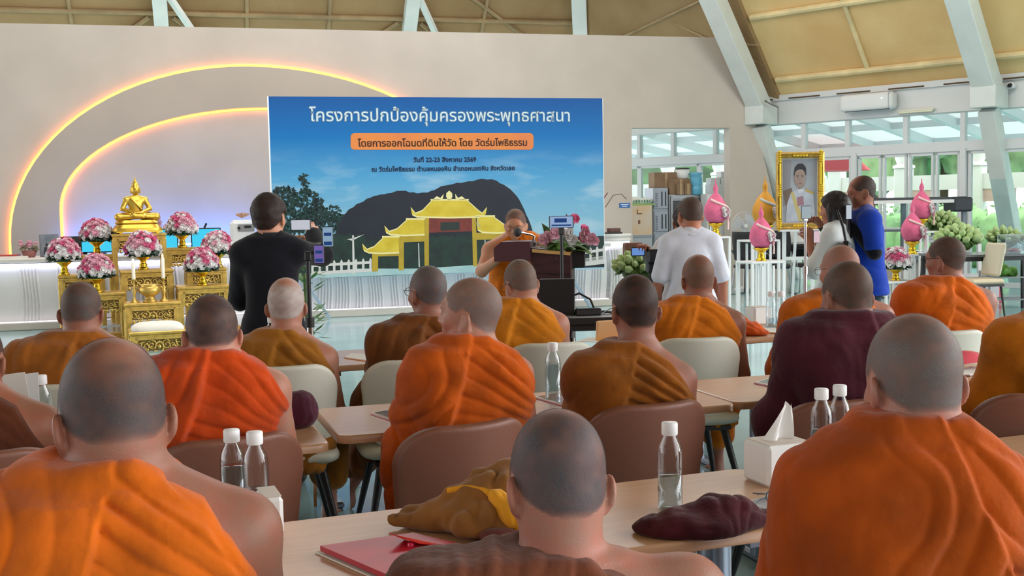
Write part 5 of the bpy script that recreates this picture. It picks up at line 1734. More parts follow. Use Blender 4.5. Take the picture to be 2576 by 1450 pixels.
P, Q = F.mesh(); P[:, 2] += .012 * vnoise(P, 9, 2); np_mesh('sack', P, Q, mat('sack_cloth', (214, 222, 210), .7, rgb2=(226, 230, 226), var_scale=4), r)
MB().box((0, -.02, .015), (.50, .36, .028), bev=.01).build('green_band', mat('sack_green', (150, 196, 110), .7), r)
mb = MB(); 
for i in range(7): mb.box((-.16 + .052 * i, -.187, .075), (.03, .014, .05 if i % 3 else .03))
mb.build('printed_mark', mat('sack_print', (96, 140, 110), .7), r)

# ------------------------------------------------------------------ split air conditioner on the beam
r = thing('air_conditioner', 'white air conditioner fixed to the beam above the windows', 'air conditioner', WB(1.62, -.10, 2.98), math.atan2(DB.y, DB.x))
F = Field(axis(-.52, .52, .012), axis(-.28, .02, .012), axis(-.02, .34, .012))
X = F.xs[:, None, None]; Y = F.ys[None, :, None] + .12; Z = F.zs[None, None, :] - .16
F.D = (((np.abs(X / .49) ** 14 + np.abs(Y / .115) ** 3.4 + np.abs(Z / .15) ** 5) ** .25 - 1) * .10).astype(np.float32)
P, Q = F.mesh(); np_mesh('body', P, Q, M['white_plastic'], r)
MB().box((.02, -.135, .035), (.80, .15, .012), bev=.003, m=Matrix.Rotation(.3, 3, 'X')).build('air_flap', mat('flap_grey', (70, 78, 90), .5), r)
MB().box((.42, -.12, .17), (.012, .235, .29)).build('seam', mat('seam', (186, 190, 196), .5), r)
MB().ball((.30, -.236, .20), .010, 8, 6).build('indicator_lamp', emitter('indicator', (190, 215, 255), 6), r)
r = thing('tube_lamp', 'pale tube lamp under the beam right of the air conditioner', 'lamp', WB(2.42, -.13, 2.955), math.atan2(DB.y, DB.x))
MB().box((0, 0, 0), (.62, .05, .04), bev=.01).build('housing', mat('lamp_white', (232, 230, 214), .5), r); MB().cyl((-.29, -.01, -.03), (.29, -.01, -.03), .014).build('tube', mat('lamp_tube', (240, 238, 210), .3), r)
r = thing('wall_bracket', 'bent bracket lamp sticking out at the knee of the left rib', 'bracket', WB(.02, -.45, 3.16), 0)
MB().tube([(0, 0, 0), (-.10, -.02, .04), (-.22, -.04, .10)], .014, 6).ball((-.23, -.04, .11), .025, 8, 6).build('arm', mat('bracket_grey', (120, 120, 118), .5), r)
r = thing('security_camera', 'small dark camera on the right rib beam', 'camera', WB(3.98, -.16, 3.22), math.atan2(DB.y, DB.x))
MB().box((0, 0, 0), (.10, .12, .09), bev=.02).build('mount', M['white_plastic'], r); MB().cyl((0, -.05, 0), (0, -.10, -.01), .035, .03).build('lens', M['black_plastic'], r)

# ------------------------------------------------------------------ portrait in a gold frame on white stands
y0 = 13.4
a = aty(1952, 384, y0); b = aty(2071, 384, y0); c = aty(1956, 578, y0)
pw, ph = b.x - a.x, a.z - c.z
r = thing('framed_portrait', 'gold framed portrait of an officer in a white uniform beside the wall', 'picture', ((a.x + b.x) / 2 + .0, y0, c.z), math.radians(-4))
fw = .075
fm = MB()
prof = [(0, .0), (0, .05), (.02, .062), (.035, .045), (.055, .05), (.07, .028), (.075, 0)]
def frame_mb(W, H, prof):
    mb = MB(); vs = []
    cor = [(-W / 2, 0, 1, 1), (W / 2, 0, -1, 1), (W / 2, H, -1, -1), (-W / 2, H, 1, -1)]
    for (x, z, sx, sz) in cor:
        for (q, d) in prof: vs.append((x + sx * q, -d, z + sz * q))
    n = len(prof)
    mb.add(vs, [(i * n + j, ((i + 1) % 4) * n + j, ((i + 1) % 4) * n + j + 1, i * n + j + 1) for i in range(4) for j in range(n - 1)])
    return mb
fo = frame_mb(pw, ph, prof).build('frame', mat('frame_gold', (214, 172, 84), .34, metal=.6, var=.2, var_scale=20), r)
orn = MB()
for q in (-1, 1):
    for z in (.0, .5, 1.0):
        for k in range(5):
            orn.ball((q * (pw / 2 - .04), -.05, .05 + z * (ph - .1) + (k - 2) * .028), .020, 7, 5, (1.2, .6, .8))
    for k in range(5): orn.ball(((k - 2) * .035, -.05, ph - .04 if q > 0 else .04), .018, 7, 5, (1, .6, 1))
    orn.tube([(q * (pw / 2 - .045), -.055, .13), (q * (pw / 2 - .045), -.055, ph * .42)], .012, 6); orn.tube([(q * (pw / 2 - .045), -.055, ph * .58), (q * (pw / 2 - .045), -.055, ph - .13)], .012, 6)
orn.build('frame_ornament', M['gold_bright'], fo)
cw, chh = pw - .15, ph - .15
frame_mb(cw + .035, chh + .035, [(0, 0), (0, .016), (.02, .012), (.022, 0)]).build('inner_slip', mat('slip', (224, 214, 196), .6), r).location = (0, 0, (ph - chh - .035) / 2)
MB().box((0, -.004, ph / 2), (cw, .006, chh)).build('canvas', mat('portrait_ground', (170, 174, 182), .6, rgb2=(150, 150, 160), var_scale=3), r)
def pict(name, pts, m, l):
    mb = MB(); mb.prism([(-cw / 2 + x * cw, (ph - chh) / 2 + z * chh) for x, z in pts], -.007 - .0012 * l, -.006); mb.build(name, m, r)
pict('painted_column', [(.0, .25), (.22, .3), (.26, .98), (.0, .98)], mat('pt1', (146, 142, 148), .6), 1)
pict('painted_chair', [(.02, .5), (.28, .55), (.30, .30), (.10, .28)], mat('pt2', (120, 100, 92), .6), 2)
pict('painted_uniform', [(.10, .02), (.14, .30), (.24, .46), (.40, .52), (.66, .52), (.88, .46), (.93, .2), (.95, .02)], mat('pt3', (196, 200, 212), .6, rgb2=(176, 180, 194), var_scale=8), 3)
pict('painted_sash', [(.42, .40), (.60, .42), (.62, .28), (.44, .26)], mat('pt4', (160, 118, 132), .6), 4)
pict('painted_sash', [(.24, .47), (.32, .49), (.62, .02), (.48, .02)], mat('pt5', (196, 178, 120), .6), 4)
pict('painted_epaulette', [(.66, .53), (.90, .47), (.88, .44), (.66, .49)], mat('pt6', (190, 160, 90), .6), 5)
pict('painted_collar', [(.42, .55), (.62, .55), (.60, .47), (.46, .46)], mat('pt7', (206, 206, 214), .6), 5)
sk = mat('pt8', (172, 148, 138), .6, rgb2=(150, 128, 122), var_scale=9)
ov = lambda cx, cz, rx, rz: [(cx + rx * math.cos(i * math.pi / 12), cz + rz * math.sin(i * math.pi / 12)) for i in range(24)]
pict('painted_head', ov(.50, .70, .155, .155), sk, 6)
pict('painted_neck', [(.43, .60), (.60, .60), (.60, .53), (.45, .52)], sk, 5)
pict('painted_hair', [(.33, .74), (.36, .86), (.46, .92), (.58, .92), (.67, .86), (.68, .74), (.64, .80), (.56, .83), (.46, .83), (.38, .80)], mat('pt9', (52, 50, 56), .6), 7)
dk = mat('pt10', (86, 70, 68), .6)
for q in (.44, .57): pict('painted_eye', ov(q, .715, .025, .008), dk, 7); pict('painted_brow', [(q - .04, .742), (q + .04, .745), (q + .04, .736), (q - .04, .732)], dk, 7)
pict('painted_mouth', [(.46, .618), (.56, .618), (.55, .608), (.47, .608)], mat('pt11', (140, 92, 92), .6), 7)
pict('painted_nose', [(.50, .71), (.52, .65), (.48, .65)], mat('pt12', (150, 124, 116), .6), 7)
es = MB()
for q in (-1, 1): es.bar((q * .17, .10, .0 - c.z), (q * .17, .02, ph * .9), .045, .03)
es.bar((-.24, -.03, -.012), (.24, -.03, -.012), .10, .024); es.bar((-.17, .08, -.35), (.17, .08, -.35), .03, .04)
es.bar((0, .55, -c.z), (0, .06, ph * .8), .03, .03)
es.build('easel', M['white_paint'], r)

# ------------------------------------------------------------------ white stands, cone offerings, bouquet on the right
def plant_stand(label, u, v, y, w, d, slats=2):
    p = aty(u, v, y); h = p.z
    r = thing('plant_stand', label, 'stand', (p.x, p.y, 0), AR)
    MB().box((0, d / 2, h - .012), (w, d, .024), bev=.004).build('top', M['white_paint'], r)
    for sx in (-1, 1):
        for sy in (0, 1):
            MB().box((sx * (w / 2 - .015), .015 + sy * (d - .03), h / 2 - .012), (.03, .03, h - .024)).build('leg', M['white_paint'], r)
    mb = MB()
    for i in range(slats):
        x = -w / 2 + w * (i + 1) / (slats + 1)
        mb.box((x, .015, h / 2), (.024, .02, h - .10)); mb.box((x, d - .015, h / 2), (.024, .02, h - .10))
    for yy in (.015, d - .015): mb.box((0, yy, .06), (w, .02, .02))
    for sx in (-1, 1): mb.box((sx * (w / 2 - .015), d / 2, .06), (.02, d, .02))
    mb.build('slat', M['white_paint'], r)
    return r, h, (w, d)
M['baisri_pink'] = mat('baisri_pink', (232, 110, 150), .75, bump=.25, bump_scale=60, var=.1, var_scale=12); M['baisri_gold'] = mat('baisri_gold', (210, 150, 50), .55, bump=.2, bump_scale=50, metal=.3)
M['ribbon'] = mat('ribbon', (244, 206, 204), .5)
def baisri(label, loc, m, s=1.0, rot=0.0, gold=False):
    r = thing('cone_offering', label, 'offering', loc, rot, 'cone shaped flower offerings on gold pedestals')
    gold_pedestal(r, .15 * s, .096 * s)
    z = .15 * s
    MB().lathe([(0, z - .005), (.07 * s, z), (.115 * s, z + .05 * s), (.135 * s, z + .12 * s), (.125 * s, z + .19 * s), (.085 * s, z + .27 * s), (.040 * s, z + .325 * s), (.020 * s, z + .35 * s), (.030 * s, z + .385 * s), (.022 * s, z + .42 * s), (.008 * s, z + .45 * s), (.004 * s, z + .50 * s), (0, z + .51 * s)], n=26).build('cone', m, r)
    q = []
    for i in range(20):
        a = math.pi * (1.15 + .9 * i / 19); zz = z + (.27 - .14 * i / 19) * s; rr = np.interp(zz - z, [0, .12 * s, .19 * s, .27 * s], [.1 * s, .138 * s, .13 * s, .09 * s]) + .004
        q.append((rr * math.cos(a), rr * math.sin(a), zz))
    MB().tube(q, .014 * s, 6).build('ribbon', M['ribbon'] if not gold else mat('silver_ribbon', (206, 206, 206), .4), r)
    for i, (dx, dz) in enumerate(((.06, .13), (.085, .09), (.03, .10), (.06, .06), (.10, .14), (.02, .15))):
        o = bpy.data.objects.new('bloom', ROSES['rose_white' if i % 3 else 'rose_pale'][i % 2]); COL.objects.link(o); o.parent = r
        rr = .128 * s; ang = math.asin(max(-1, min(1, dx * s / rr)))
        o.location = (dx * s, -math.cos(ang) * rr, z + dz * s); o.scale = (.032 * s,) * 3; o.rotation_euler = (math.radians(80), 0, ang)
    MB().tube([(.07 * s, -.125 * s, z + .07 * s), (.085 * s, -.13 * s, z + .0), (.08 * s, -.13 * s, z - .07 * s)], .010 * s, 6).build('tassel', M['ribbon'], r)
    return r
rs1, h1, wd1 = plant_stand('white slatted stand under the pink cone beside the portrait', 1934, 658, 12.7, .44, .34)
baisri('pink cone offering on the white stand beside the portrait', Vector(rs1.location) + Vector((-.05, .16, h1)), M['baisri_pink'], 1.0, AR)
rs2, h2, wd2 = plant_stand('taller white slatted stand under the orange cone behind the pink one', 1928, 604, 13.6, .40, .34)
baisri('orange gold cone offering partly behind the portrait frame', Vector(rs2.location) + Vector((.02, .15, h2)), M['baisri_gold'], 1.18, AR, True)
rs3, h3, wd3 = plant_stand('white slatted stand at the doorway under a pink cone', 1806, 596, 15.0, .40, .34)
baisri('pink cone offering by the doorway above the man in white', Vector(rs3.location) + Vector((0, .15, h3)), M['baisri_pink'], 1.18, AR)
rs4, h4, wd4 = plant_stand('low white slatted stand under the bouquet on the right', 2270, 708, 14.6, .52, .36)
bouquet('pink and white rose bouquet on the low white stand on the right', Vector(rs4.location) + Vector((-.03, .17, h4)), R=.20, seed=9, ped=.15)
rs5, h5, wd5 = plant_stand('white slatted stand under the lower pink cone on the right', 2312, 640, 15.3, .36, .32)
baisri('lower pink cone offering on the right, in front of another pink cone', Vector(rs5.location) + Vector((-.04, .15, h5)), M['baisri_pink'], 1.12, AR)
rs6, h6, wd6 = plant_stand('tall white slatted stand under the upper pink cone on the right', 2345, 582, 16.0, .42, .34)
baisri('upper pink cone offering on the right, behind the lower pink cone', Vector(rs6.location) + Vector((-.10, .15, h6)), M['baisri_pink'], 1.15, AR)

# ------------------------------------------------------------------ electric fan
p = aty(1872, 568, 19.2)
r = thing('electric_fan', 'white pedestal fan standing against the wall by the doorway', 'fan', (p.x, p.y, 0), TH)
fz = p.z
mb = MB(); mb.lathe([(.17, 0), (.18, .02), (.05, .05), (.03, .06)], n=24); mb.cyl((0, 0, .05), (0, 0, fz - .08), .018); mb.build('stand', M['white_plastic'], r)
MB().cyl((0, .02, fz), (0, .18, fz), .07, .05, 18).build('motor', M['white_plastic'], r)
mb = MB()
for k in range(28):
    a = 2 * math.pi * k / 28
    mb.tube([(.03 * math.cos(a), -.075, fz + .03 * math.sin(a)), (.15 * math.cos(a), -.075, fz + .15 * math.sin(a)), (.235 * math.cos(a), -.03, fz + .235 * math.sin(a))], .0022, 4)
for rr, yy in ((.237, -.02), (.237, -.035), (.12, -.077)): mb.tube([(rr * math.cos(i * .2618), yy, fz + rr * math.sin(i * .2618)) for i in range(24)], .004, 5, closed=True)
mb.build('guard', mat('fan_guard', (206, 208, 210), .4), r)
for k in range(3):
    mb = MB(); a0 = k * 2.094; pts = []
    for i in range(7):
        a = a0 + .25 * i; pts.append((.20 * math.cos(a), fz + .20 * math.sin(a)))
    mb.prism([(.03 * math.cos(a0), fz + .03 * math.sin(a0))] + pts + [(.03 * math.cos(a0 + 1), fz + .03 * math.sin(a0 + 1))], -.012, -.006); mb.build('blade', mat('fan_blade', (196, 200, 204), .3), r)
MB().cyl((0, -.07, fz), (0, 0, fz), .035).build('hub', M['white_plastic'], r)

# ------------------------------------------------------------------ office chairs and desks behind the portrait
def office_chair(label, u, v, y, rot):
    p = atz(u, v, 0) if y is None else aty(u, v, y)
    r = thing('office_chair', label, 'chair', (p.x, p.y, 0), rot, 'black mesh office chairs at the back')
    MB().box((0, 0, .46), (.46, .44, .06), bev=.025).build('seat', M['black_plastic'], r)
    F = []
    mb = MB(); vs = []
    for j in range(9):
        t = j / 8; z = .56 + .46 * t; w = .21 + .02 * math.sin(t * 3)
        for i in range(7):
            q = -1 + 2 * i / 6; vs.append((q * w, -.22 - .05 * t + .05 * q * q, z))
    n_ = len(vs)
    vs += [(x, y_ - .02, z) for x, y_, z in vs]
    fs = []
    for j in range(8):
        for i in range(6):
            a = j * 7 + i; fs += [(a, a + 1, a + 8, a + 7), (n_ + a + 7, n_ + a + 8, n_ + a + 1, n_ + a)]
    ring = [i for i in range(7)] + [j * 7 + 6 for j in range(1, 9)] + [56 + i for i in range(5, -1, -1)] + [j * 7 for j in range(7, 0, -1)]
    for a, b in zip(ring, ring[1:] + ring[:1]): fs.append((a, n_ + a, n_ + b, b))
    mb.add(vs, fs, True); mb.build('backrest', mat('black_mesh', (34, 36, 40), .7), r)
    for q in (-1, 1):
        MB().tube([(q * .23, .12, .44), (q * .27, .12, .62), (q * .27, .05, .67), (q * .27, -.16, .66), (q * .22, -.24, .72)], .014, 8).build('armrest', M['chrome'], r)
        MB().tube([(q * .22, .20, .43), (q * .25, .26, .03), (q * .25, .10, .012), (q * .25, -.24, .012), (q * .23, -.22, .16), (q * .22, -.18, .43)], .013, 8).build('sled_leg', M['chrome'], r)
    return r
office_chair('black office chair closest to the fan by the wall', 1893, 742, None, math.radians(-60))
office_chair('black office chair under the dark edged desk, left of the portrait stand leg', 1952, 742, None, math.radians(165))
office_chair('black office chair behind the phone tripod and the woman', 2035, 738, None, math.radians(185))
M['desk_white'] = mat('desk_white', (220, 224, 226), .4)
def desk(label, u, v, y, w, d, rot, m, edge=None, h=None, name='desk', legs=M['black_metal']):
    p = aty(u, v, y); h = h or p.z
    r = thing(name, label, 'table', (p.x, p.y, 0), rot)
    MB().box((0, d / 2, h - .015), (w, d, .03), bev=.005).build('top', m, r)
    if edge: MB().box((0, -.004, h - .018), (w + .01, .012, .04)).build('edge_band', edge, r)
    for sx in (-1, 1):
        for sy in (0, 1): MB().bar((sx * (w / 2 - .05), .05 + sy * (d - .1), h - .03), (sx * (w / 2 - .03), .04 + sy * (d - .08), 0), .05, .05).build('leg', legs, r)
    mb = MB()
    for sy in (0, 1): mb.bar((-w / 2 + .05, .05 + sy * (d - .1), h - .06), (w / 2 - .05, .05 + sy * (d - .1), h - .06), .03, .05)
    mb.build('rail', legs, r)
    return r, h
desk('white desk with a thin black edge behind the portrait stand', 1990, 617, 18.2, 1.5, .7, math.radians(-12), M['desk_white'], M['black_plastic'], .80)
p = aty(2000, 600, 18.4)
r = thing('white_case', 'white boxy appliance standing on the desk below the portrait', 'appliance', (p.x, p.y + .1, .801), math.radians(-12))
MB().box((0, 0, .14), (.5, .3, .28), bev=.03).build('body', M['white_plastic'], r); MB().box((.1, -.152, .17), (.09, .006, .07)).build('panel', mat('case_panel', (190, 196, 200), .4), r)
MB().box((-.1, -.152, .1), (.06, .006, .05)).build('label_plate', mat('case_label', (60, 66, 72), .4), r)

# ------------------------------------------------------------------ food bar, lotus bowls and tables at the far right
p = aty(2195, 690, 17.0); q = aty(2440, 690, 17.0)
L = q.x - p.x
r = thing('food_bar', 'grey steel buffet bar with a long overhead shelf by the windows', 'buffet bar', ((p.x + q.x) / 2, 17.0, 0), math.radians(3))
zt_ = aty(2300, 500, 17).z
M['bar_grey'] = mat('bar_grey', (112, 122, 132), .4, metal=.4)
MB().box((0, .3, zt_), (L * .98, .5, .04), bev=.006).build('top_shelf', mat('bar_top', (58, 62, 68), .4), r)
MB().box((0, .3, .60), (L, .6, .08), bev=.006).build('counter', M['bar_grey'], r); MB().box((0, .3, 1.02), (L * .95, .5, .03)).build('mid_shelf', M['bar_grey'], r)
MB().box((0, .33, .30), (L * .98, .5, .56)).build('cabinet', mat('bar_side', (170, 160, 156), .6), r)
MB().box((0, .04, zt_ - .045), (L * .97, .04, .05)).build('white_strip', M['white_paint'], r)
for sx in (-.48, -.16, .16, .48): MB().bar((sx * L, .12, .6), (sx * L, .12, zt_), .06, .06).build('post', M['bar_grey'], r)
mb = MB(); mb.box((L * .44, .2, zt_ - .1), (.30, .4, .22), bev=.03); mb.build('end_hood', mat('hood_dark', (48, 54, 62), .5), r)
MB().box((-.1, .28, .68), (L * .6, .4, .05), bev=.01).build('tray', M['chrome'], r)
MB().box((-L * .1, .02, 1.25), (L * .5, .012, .36), m=Matrix.Rotation(.25, 3, 'X')).build('sneeze_glass', M['glass'], r)

def lotus_bowl(label, loc, R, n, seed, ped=.10, gold=True):
    r = thing('lotus_arrangement', label, 'flowers', loc, 0, 'green lotus bud arrangements')
    gold_pedestal(r, ped, .085, 'pedestal_bowl', M['gold'] if gold else mat('brown_pot', (96, 62, 44), .6))
    leaf_ring(r, R * .85, ped + .05, 60, seed, M['lotus_leaf'], 'leaves', .13)
    MB().ball((0, 0, ped + .05), R * .7, 12, 8, (1.1, 1, .7)).build('leaf_core', M['lotus_leaf'], r)
    bud_ = LOTUS
    rnd = random.Random(seed)
    for i in range(n):
        f = (i + .5) / n; phi = math.acos(1 - f * .98); a = i * 2.39996 + seed
        d = Vector((math.sin(phi) * math.cos(a) * 1.15, math.sin(phi) * math.sin(a), math.cos(phi) * .8))
        o = bpy.data.objects.new('lotus_bud', bud_); COL.objects.link(o); o.parent = r
        s = R * rnd.uniform(.26, .36); o.scale = (s, s, s * 1.2); o.location = Vector((0, 0, ped + .05)) + d * R * .75
        o.rotation_euler = (d + Vector((0, 0, .3))).to_track_quat('Z', 'Y').to_euler()
    return r
mb = MB(); mb.lathe([(0, -.1), (.30, 0), (.46, .25), (.44, .55), (.26, .85), (0, 1.05)], n=12)
for i in range(5):
    a = i * 1.2566
    mb.lathe([(0, -.1), (.16, .1), (.22, .35), (.14, .65), (0, .85)], (.30 * math.cos(a), .30 * math.sin(a), 0), 8)
o = mb.build('lotus_bud', M['lotus']); LOTUS = o.data; bpy.data.objects.remove(o)
M['dark_top'] = mat('dark_table_top', (96, 100, 104), .2)
dr, dh = desk('dark glossy table at the right carrying the lotus bowls', 2520, 640, 14.4, 1.5, .75, math.radians(6), M['dark_top'], None, None, 'side_table')
d2, dh2 = desk('narrow white table behind the dark one under the left lotus bowl', 2400, 606, 16.2, .9, .5, math.radians(6), M['white_paint'], None, .95, 'side_table', M['white_paint'])
b0 = Vector(dr.location)
lotus_bowl('large bowl of green lotus buds in the middle of the right tables', b0 + Vector((-.42, .36, dh)), .27, 46, 3)
lotus_bowl('bowl of green lotus buds on the white table behind the pink cones', Vector(d2.location) + Vector((-.1, .25, dh2 )), .24, 40, 5)
lotus_bowl('smaller bowl of green lotus buds behind the clear box at the right', b0 + Vector((.28, .58, dh)), .22, 32, 8)
r = thing('clear_box', 'clear acrylic box with red slips standing on the dark table', 'box', b0 + Vector((.20, .14, dh + .001)), .1)
mb = MB(); 
for q in (-1, 1): mb.box((q * .15, 0, .12), (.006, .2, .24)); mb.box((0, q * .1, .12), (.30, .006, .24))
mb.box((0, 0, .003), (.3, .2, .006)); mb.build('clear_wall', clear_mat('acrylic', (238, 244, 246), .25), r)
mb = MB()
for q in (-1, 1):
    for w_ in (-1, 1): mb.bar((q * .15, w_ * .1, 0), (q * .15, w_ * .1, .24), .006, .006); 
    mb.bar((-.15, q * .1, .24), (.15, q * .1, .24), .006, .006); mb.bar((q * .15, -.1, .24), (q * .15, .1, .24), .006, .006)
mb.build('clear_edge', mat('acrylic_edge', (206, 214, 216), .3), r)
mb = MB(); rnd = random.Random(2)
for i in range(7): mb.box((rnd.uniform(-.08, .08), rnd.uniform(-.05, .05), .015 + .008 * i), (.11, .07, .006), rz=rnd.uniform(-1, 1))
mb.build('red_slip', mat('red_slip', (208, 108, 112), .6), r)
for i, (dx, h_, tl) in enumerate(((.50, .34, .35), (.57, .36, .3), (.64, .34, .42), (.70, .28, .5))):
    r = thing('black_bottle', ['dark bottle leaning leftmost in the group on the right table', 'second dark bottle from the left on the right table', 'third dark bottle from the left on the right table', 'shortest dark bottle at the right picture edge'][i], 'bottle', b0 + Vector((dx, .40 + .03 * i, dh + .008)), 0, 'dark bottles on the right table')
    t = MB().lathe([(.036, 0), (.04, .02), (.04, h_ * .62), (.018, h_ * .78), (.016, h_ * .95)], n=16).build('bottle', mat('dark_bottle', (40, 44, 52), .3), r)
    MB().cyl((0, 0, h_ * .95), (0, 0, h_), .02).build('cap', M['black_plastic'], t); t.rotation_euler = (0, tl, 0); t.location = (0, 0, .012)
r = thing('cloth_heap', 'pale blue grey cloth heap at the right edge of the dark table', 'cloth', b0 + Vector((.62, .12, dh - .02)), 0)
F = Field(axis(-.3, .3, .014), axis(-.2, .2, .014), axis(.0, .16, .010)); F.ell((0, 0, .05), (.24, .13, .06), .02); F.ell((.12, .03, .07), (.12, .1, .06), .03)
P, Q = F.mesh(); P += vnormals(P, Q) * (.012 * vnoise(P, 14, 4))[:, None]; np_mesh('heap', P, Q, cloth_mat('heap_cloth', (186, 198, 212)), r)
r = thing('cabbage_basket', 'dark low rack with a bag of green vegetables under the right table', 'basket', aty(2540, 720, 15.2) * 1.0, 0)
r.location = (r.location.x, 15.3, 0)
mb = MB()
for z in (.12, .42): 
    for q in (-1, 1): mb.bar((-.3, q * .16, z), (.3, q * .16, z), .02, .02); mb.bar((q * .3, -.16, z), (q * .3, .16, z), .02, .02)
    mb.box((0, 0, z - .005), (.6, .32, .008))
for q in (-1, 1):
    for w_ in (-1, 1): mb.bar((q * .3, w_ * .16, 0), (q * .3, w_ * .16, .50), .02, .02)
mb.build('rack', mat('rack_grey', (150, 158, 160), .5), r)
F = Field(axis(-.22, .2, .012), axis(-.15, .15, .012), axis(.41, .62, .012)); F.ell((-.06, 0, .50), (.11, .09, .085), .03); F.ell((.06, 0, .48), (.09, .08, .07), .03)
P, Q = F.mesh(); P += vnormals(P, Q) * (.012 * vnoise(P, 22, 4))[:, None]; np_mesh('green_bag', P, Q, mat('green_bag', (120, 190, 70), .5, var=.35, var_scale=12), r)
p = aty(2462, 700, 14.2); r = thing('beige_chair', 'beige padded chair standing sideways at the dark table', 'chair', (p.x, 14.2, 0), math.radians(100))
MB().box((0, 0, .45), (.44, .46, .07), bev=.03).build('seat', mat('beige_seat', (206, 192, 164), .7), r)
MB().box((0, -.20, .72), (.40, .05, .42), bev=.024, m=Matrix.Rotation(.2, 3, 'X')).build('backrest', mat('beige_back', (212, 202, 180), .7), r)
MB().box((0, 0, .405), (.42, .44, .03)).build('seat_frame', M['black_metal'], r)
for sx in (-1, 1):
    for sy in (-1, 1): MB().cyl((sx * .18, sy * .19, .40), (sx * .21, sy * .23, 0), .016, .011, 10).build('leg', M['black_metal'], r)
for k, (u, v, y, w, h_, lab, c_) in enumerate(((2470, 760, 15.6, .55, .42, 'white box on the floor under the beige chair', (220, 222, 226)), (2512, 740, 15.9, .16, .36, 'narrow red box on the floor beside the table leg', (206, 90, 100)))):
    p = aty(u, v, y); r = thing('floor_box', lab, 'box', (p.x, y + .2, 0), .05); MB().box((0, 0, h_ / 2), (w, .25, h_), bev=.008).build('carton', mat('floor_box', c_, .6), r); MB().box((0, 0, h_ + .004), (w * .98, .24, .01)).build('lid', mat('floor_box_lid', tuple(q * .94 for q in c_), .6), r)

# ------------------------------------------------------------------ seminar tables
M['wood_top'] = mat('wood_laminate', (206, 164, 128), .32, rgb2=(198, 154, 118), var_scale=4, stretch=(1, 14, 14), coat=.15)
M['wood_edge'] = mat('wood_edge', (214, 170, 128), .4)
M['table_leg'] = mat('table_leg_steel', (148, 160, 176), .3, metal=.6)
def t_frame(al):
    a = math.radians(al); return Vector((math.cos(a), math.sin(a), 0)), Vector((-math.sin(a), math.cos(a), 0))
TABLES = {}
def seminar_table(key, label, al, q0, q1, n0, d=.60, h=.74):
    t, n = t_frame(al)
    o = t * ((q0 + q1) / 2) + n * n0
    L = q1 - q0
    r = thing('seminar_table', label, 'table', (o.x, o.y, 0), math.radians(al), 'wood topped seminar tables')
    rnd = []
    rr = .045
    out = []
    for cx, cy, a0 in ((L / 2 - rr, rr, -90), (L / 2 - rr, d - rr, 0), (-L / 2 + rr, d - rr, 90), (-L / 2 + rr, rr, 180)):
        for i in range(6):
            a = math.radians(a0 + 18 * i); out.append((cx + rr * math.cos(a), cy + rr * math.sin(a)))
    mb = MB(); nn = len(out)
    rings = [(0, h - .028), (0, h - .006), (-.003, h - .001), (-.008, h)]
    vs = []
    for off, z in rings:
        for x, y in out: vs.append((x + off * (1 if x > 0 else -1), y + off * (1 if y > d / 2 else -1), z))
    mb.add(vs, [(j * nn + i, j * nn + (i + 1) % nn, (j + 1) * nn + (i + 1) % nn, (j + 1) * nn + i) for j in range(3) for i in range(nn)], True)
    mb.add(vs[-nn:], [tuple(range(nn))]); mb.add(vs[:nn][::-1], [tuple(range(nn))])
    mb.build('tabletop', M['wood_top'], r)
    MB().box((0, d * .5, h - .05), (L - .24, .06, .04)).build('crossbar', M['black_metal'], r)
    for sx in (-1, 1):
        x = sx * (L / 2 - .27)
        l = MB(); l.cyl((x, d * .5, .03), (x, d * .5, h - .06), .045, None, 24); l.build('leg', M['table_leg'], r)
        f = MB(); f.bar((x, .06, .02), (x, d - .06, .02), .07, .035, bev=.01); f.build('foot', M['table_leg'], r); MB().box((x, d * .5, h - .045), (.07, d * .8, .03)).build('bracket', M['table_leg'], r)
    TABLES[key] = (r, t, n, h)
    return r
seminar_table('3a', 'nearest wooden table on the left, holding the big red folder and the brown bag', 21.2, -1.22, .285, 2.235, .56)
seminar_table('3b', 'nearest wooden table in the middle, holding the dark maroon cloth and a water bottle', 21.2, .30, 1.80, 2.235, .56)
seminar_table('3c', 'nearest wooden table at the right edge, beyond the monk with the grey head', 21.2, 1.815, 3.3, 2.235, .56)
seminar_table('2a', 'second row wooden table at the left, in front of the red orange robed monk', 18.6, -.90, .60, 3.70, .58)
seminar_table('2z', 'second row wooden table at the left picture edge with the standing paper', 18.6, -2.45, -.93, 3.70, .58)
seminar_table('2b', 'second row wooden table in the middle holding a full water bottle and a pink folder', 18.3, .625, 2.16, 3.80, .58)
seminar_table('2c', 'second row wooden table on the right in front of the maroon robed monk', 17.3, 2.10, 3.62, 3.86, .58)
seminar_table('1z', 'front row wooden table at the far left picture edge', 20.0, -1.15, .55, 5.50, .60)
seminar_table('1a', 'front row wooden table left of centre with an orange folder on it', 20.0, .80, 2.40, 5.50, .60)
seminar_table('1b', 'front row wooden table on the right holding the tissue box and two bottles', 20.0, 2.98, 4.75, 5.50, .60)

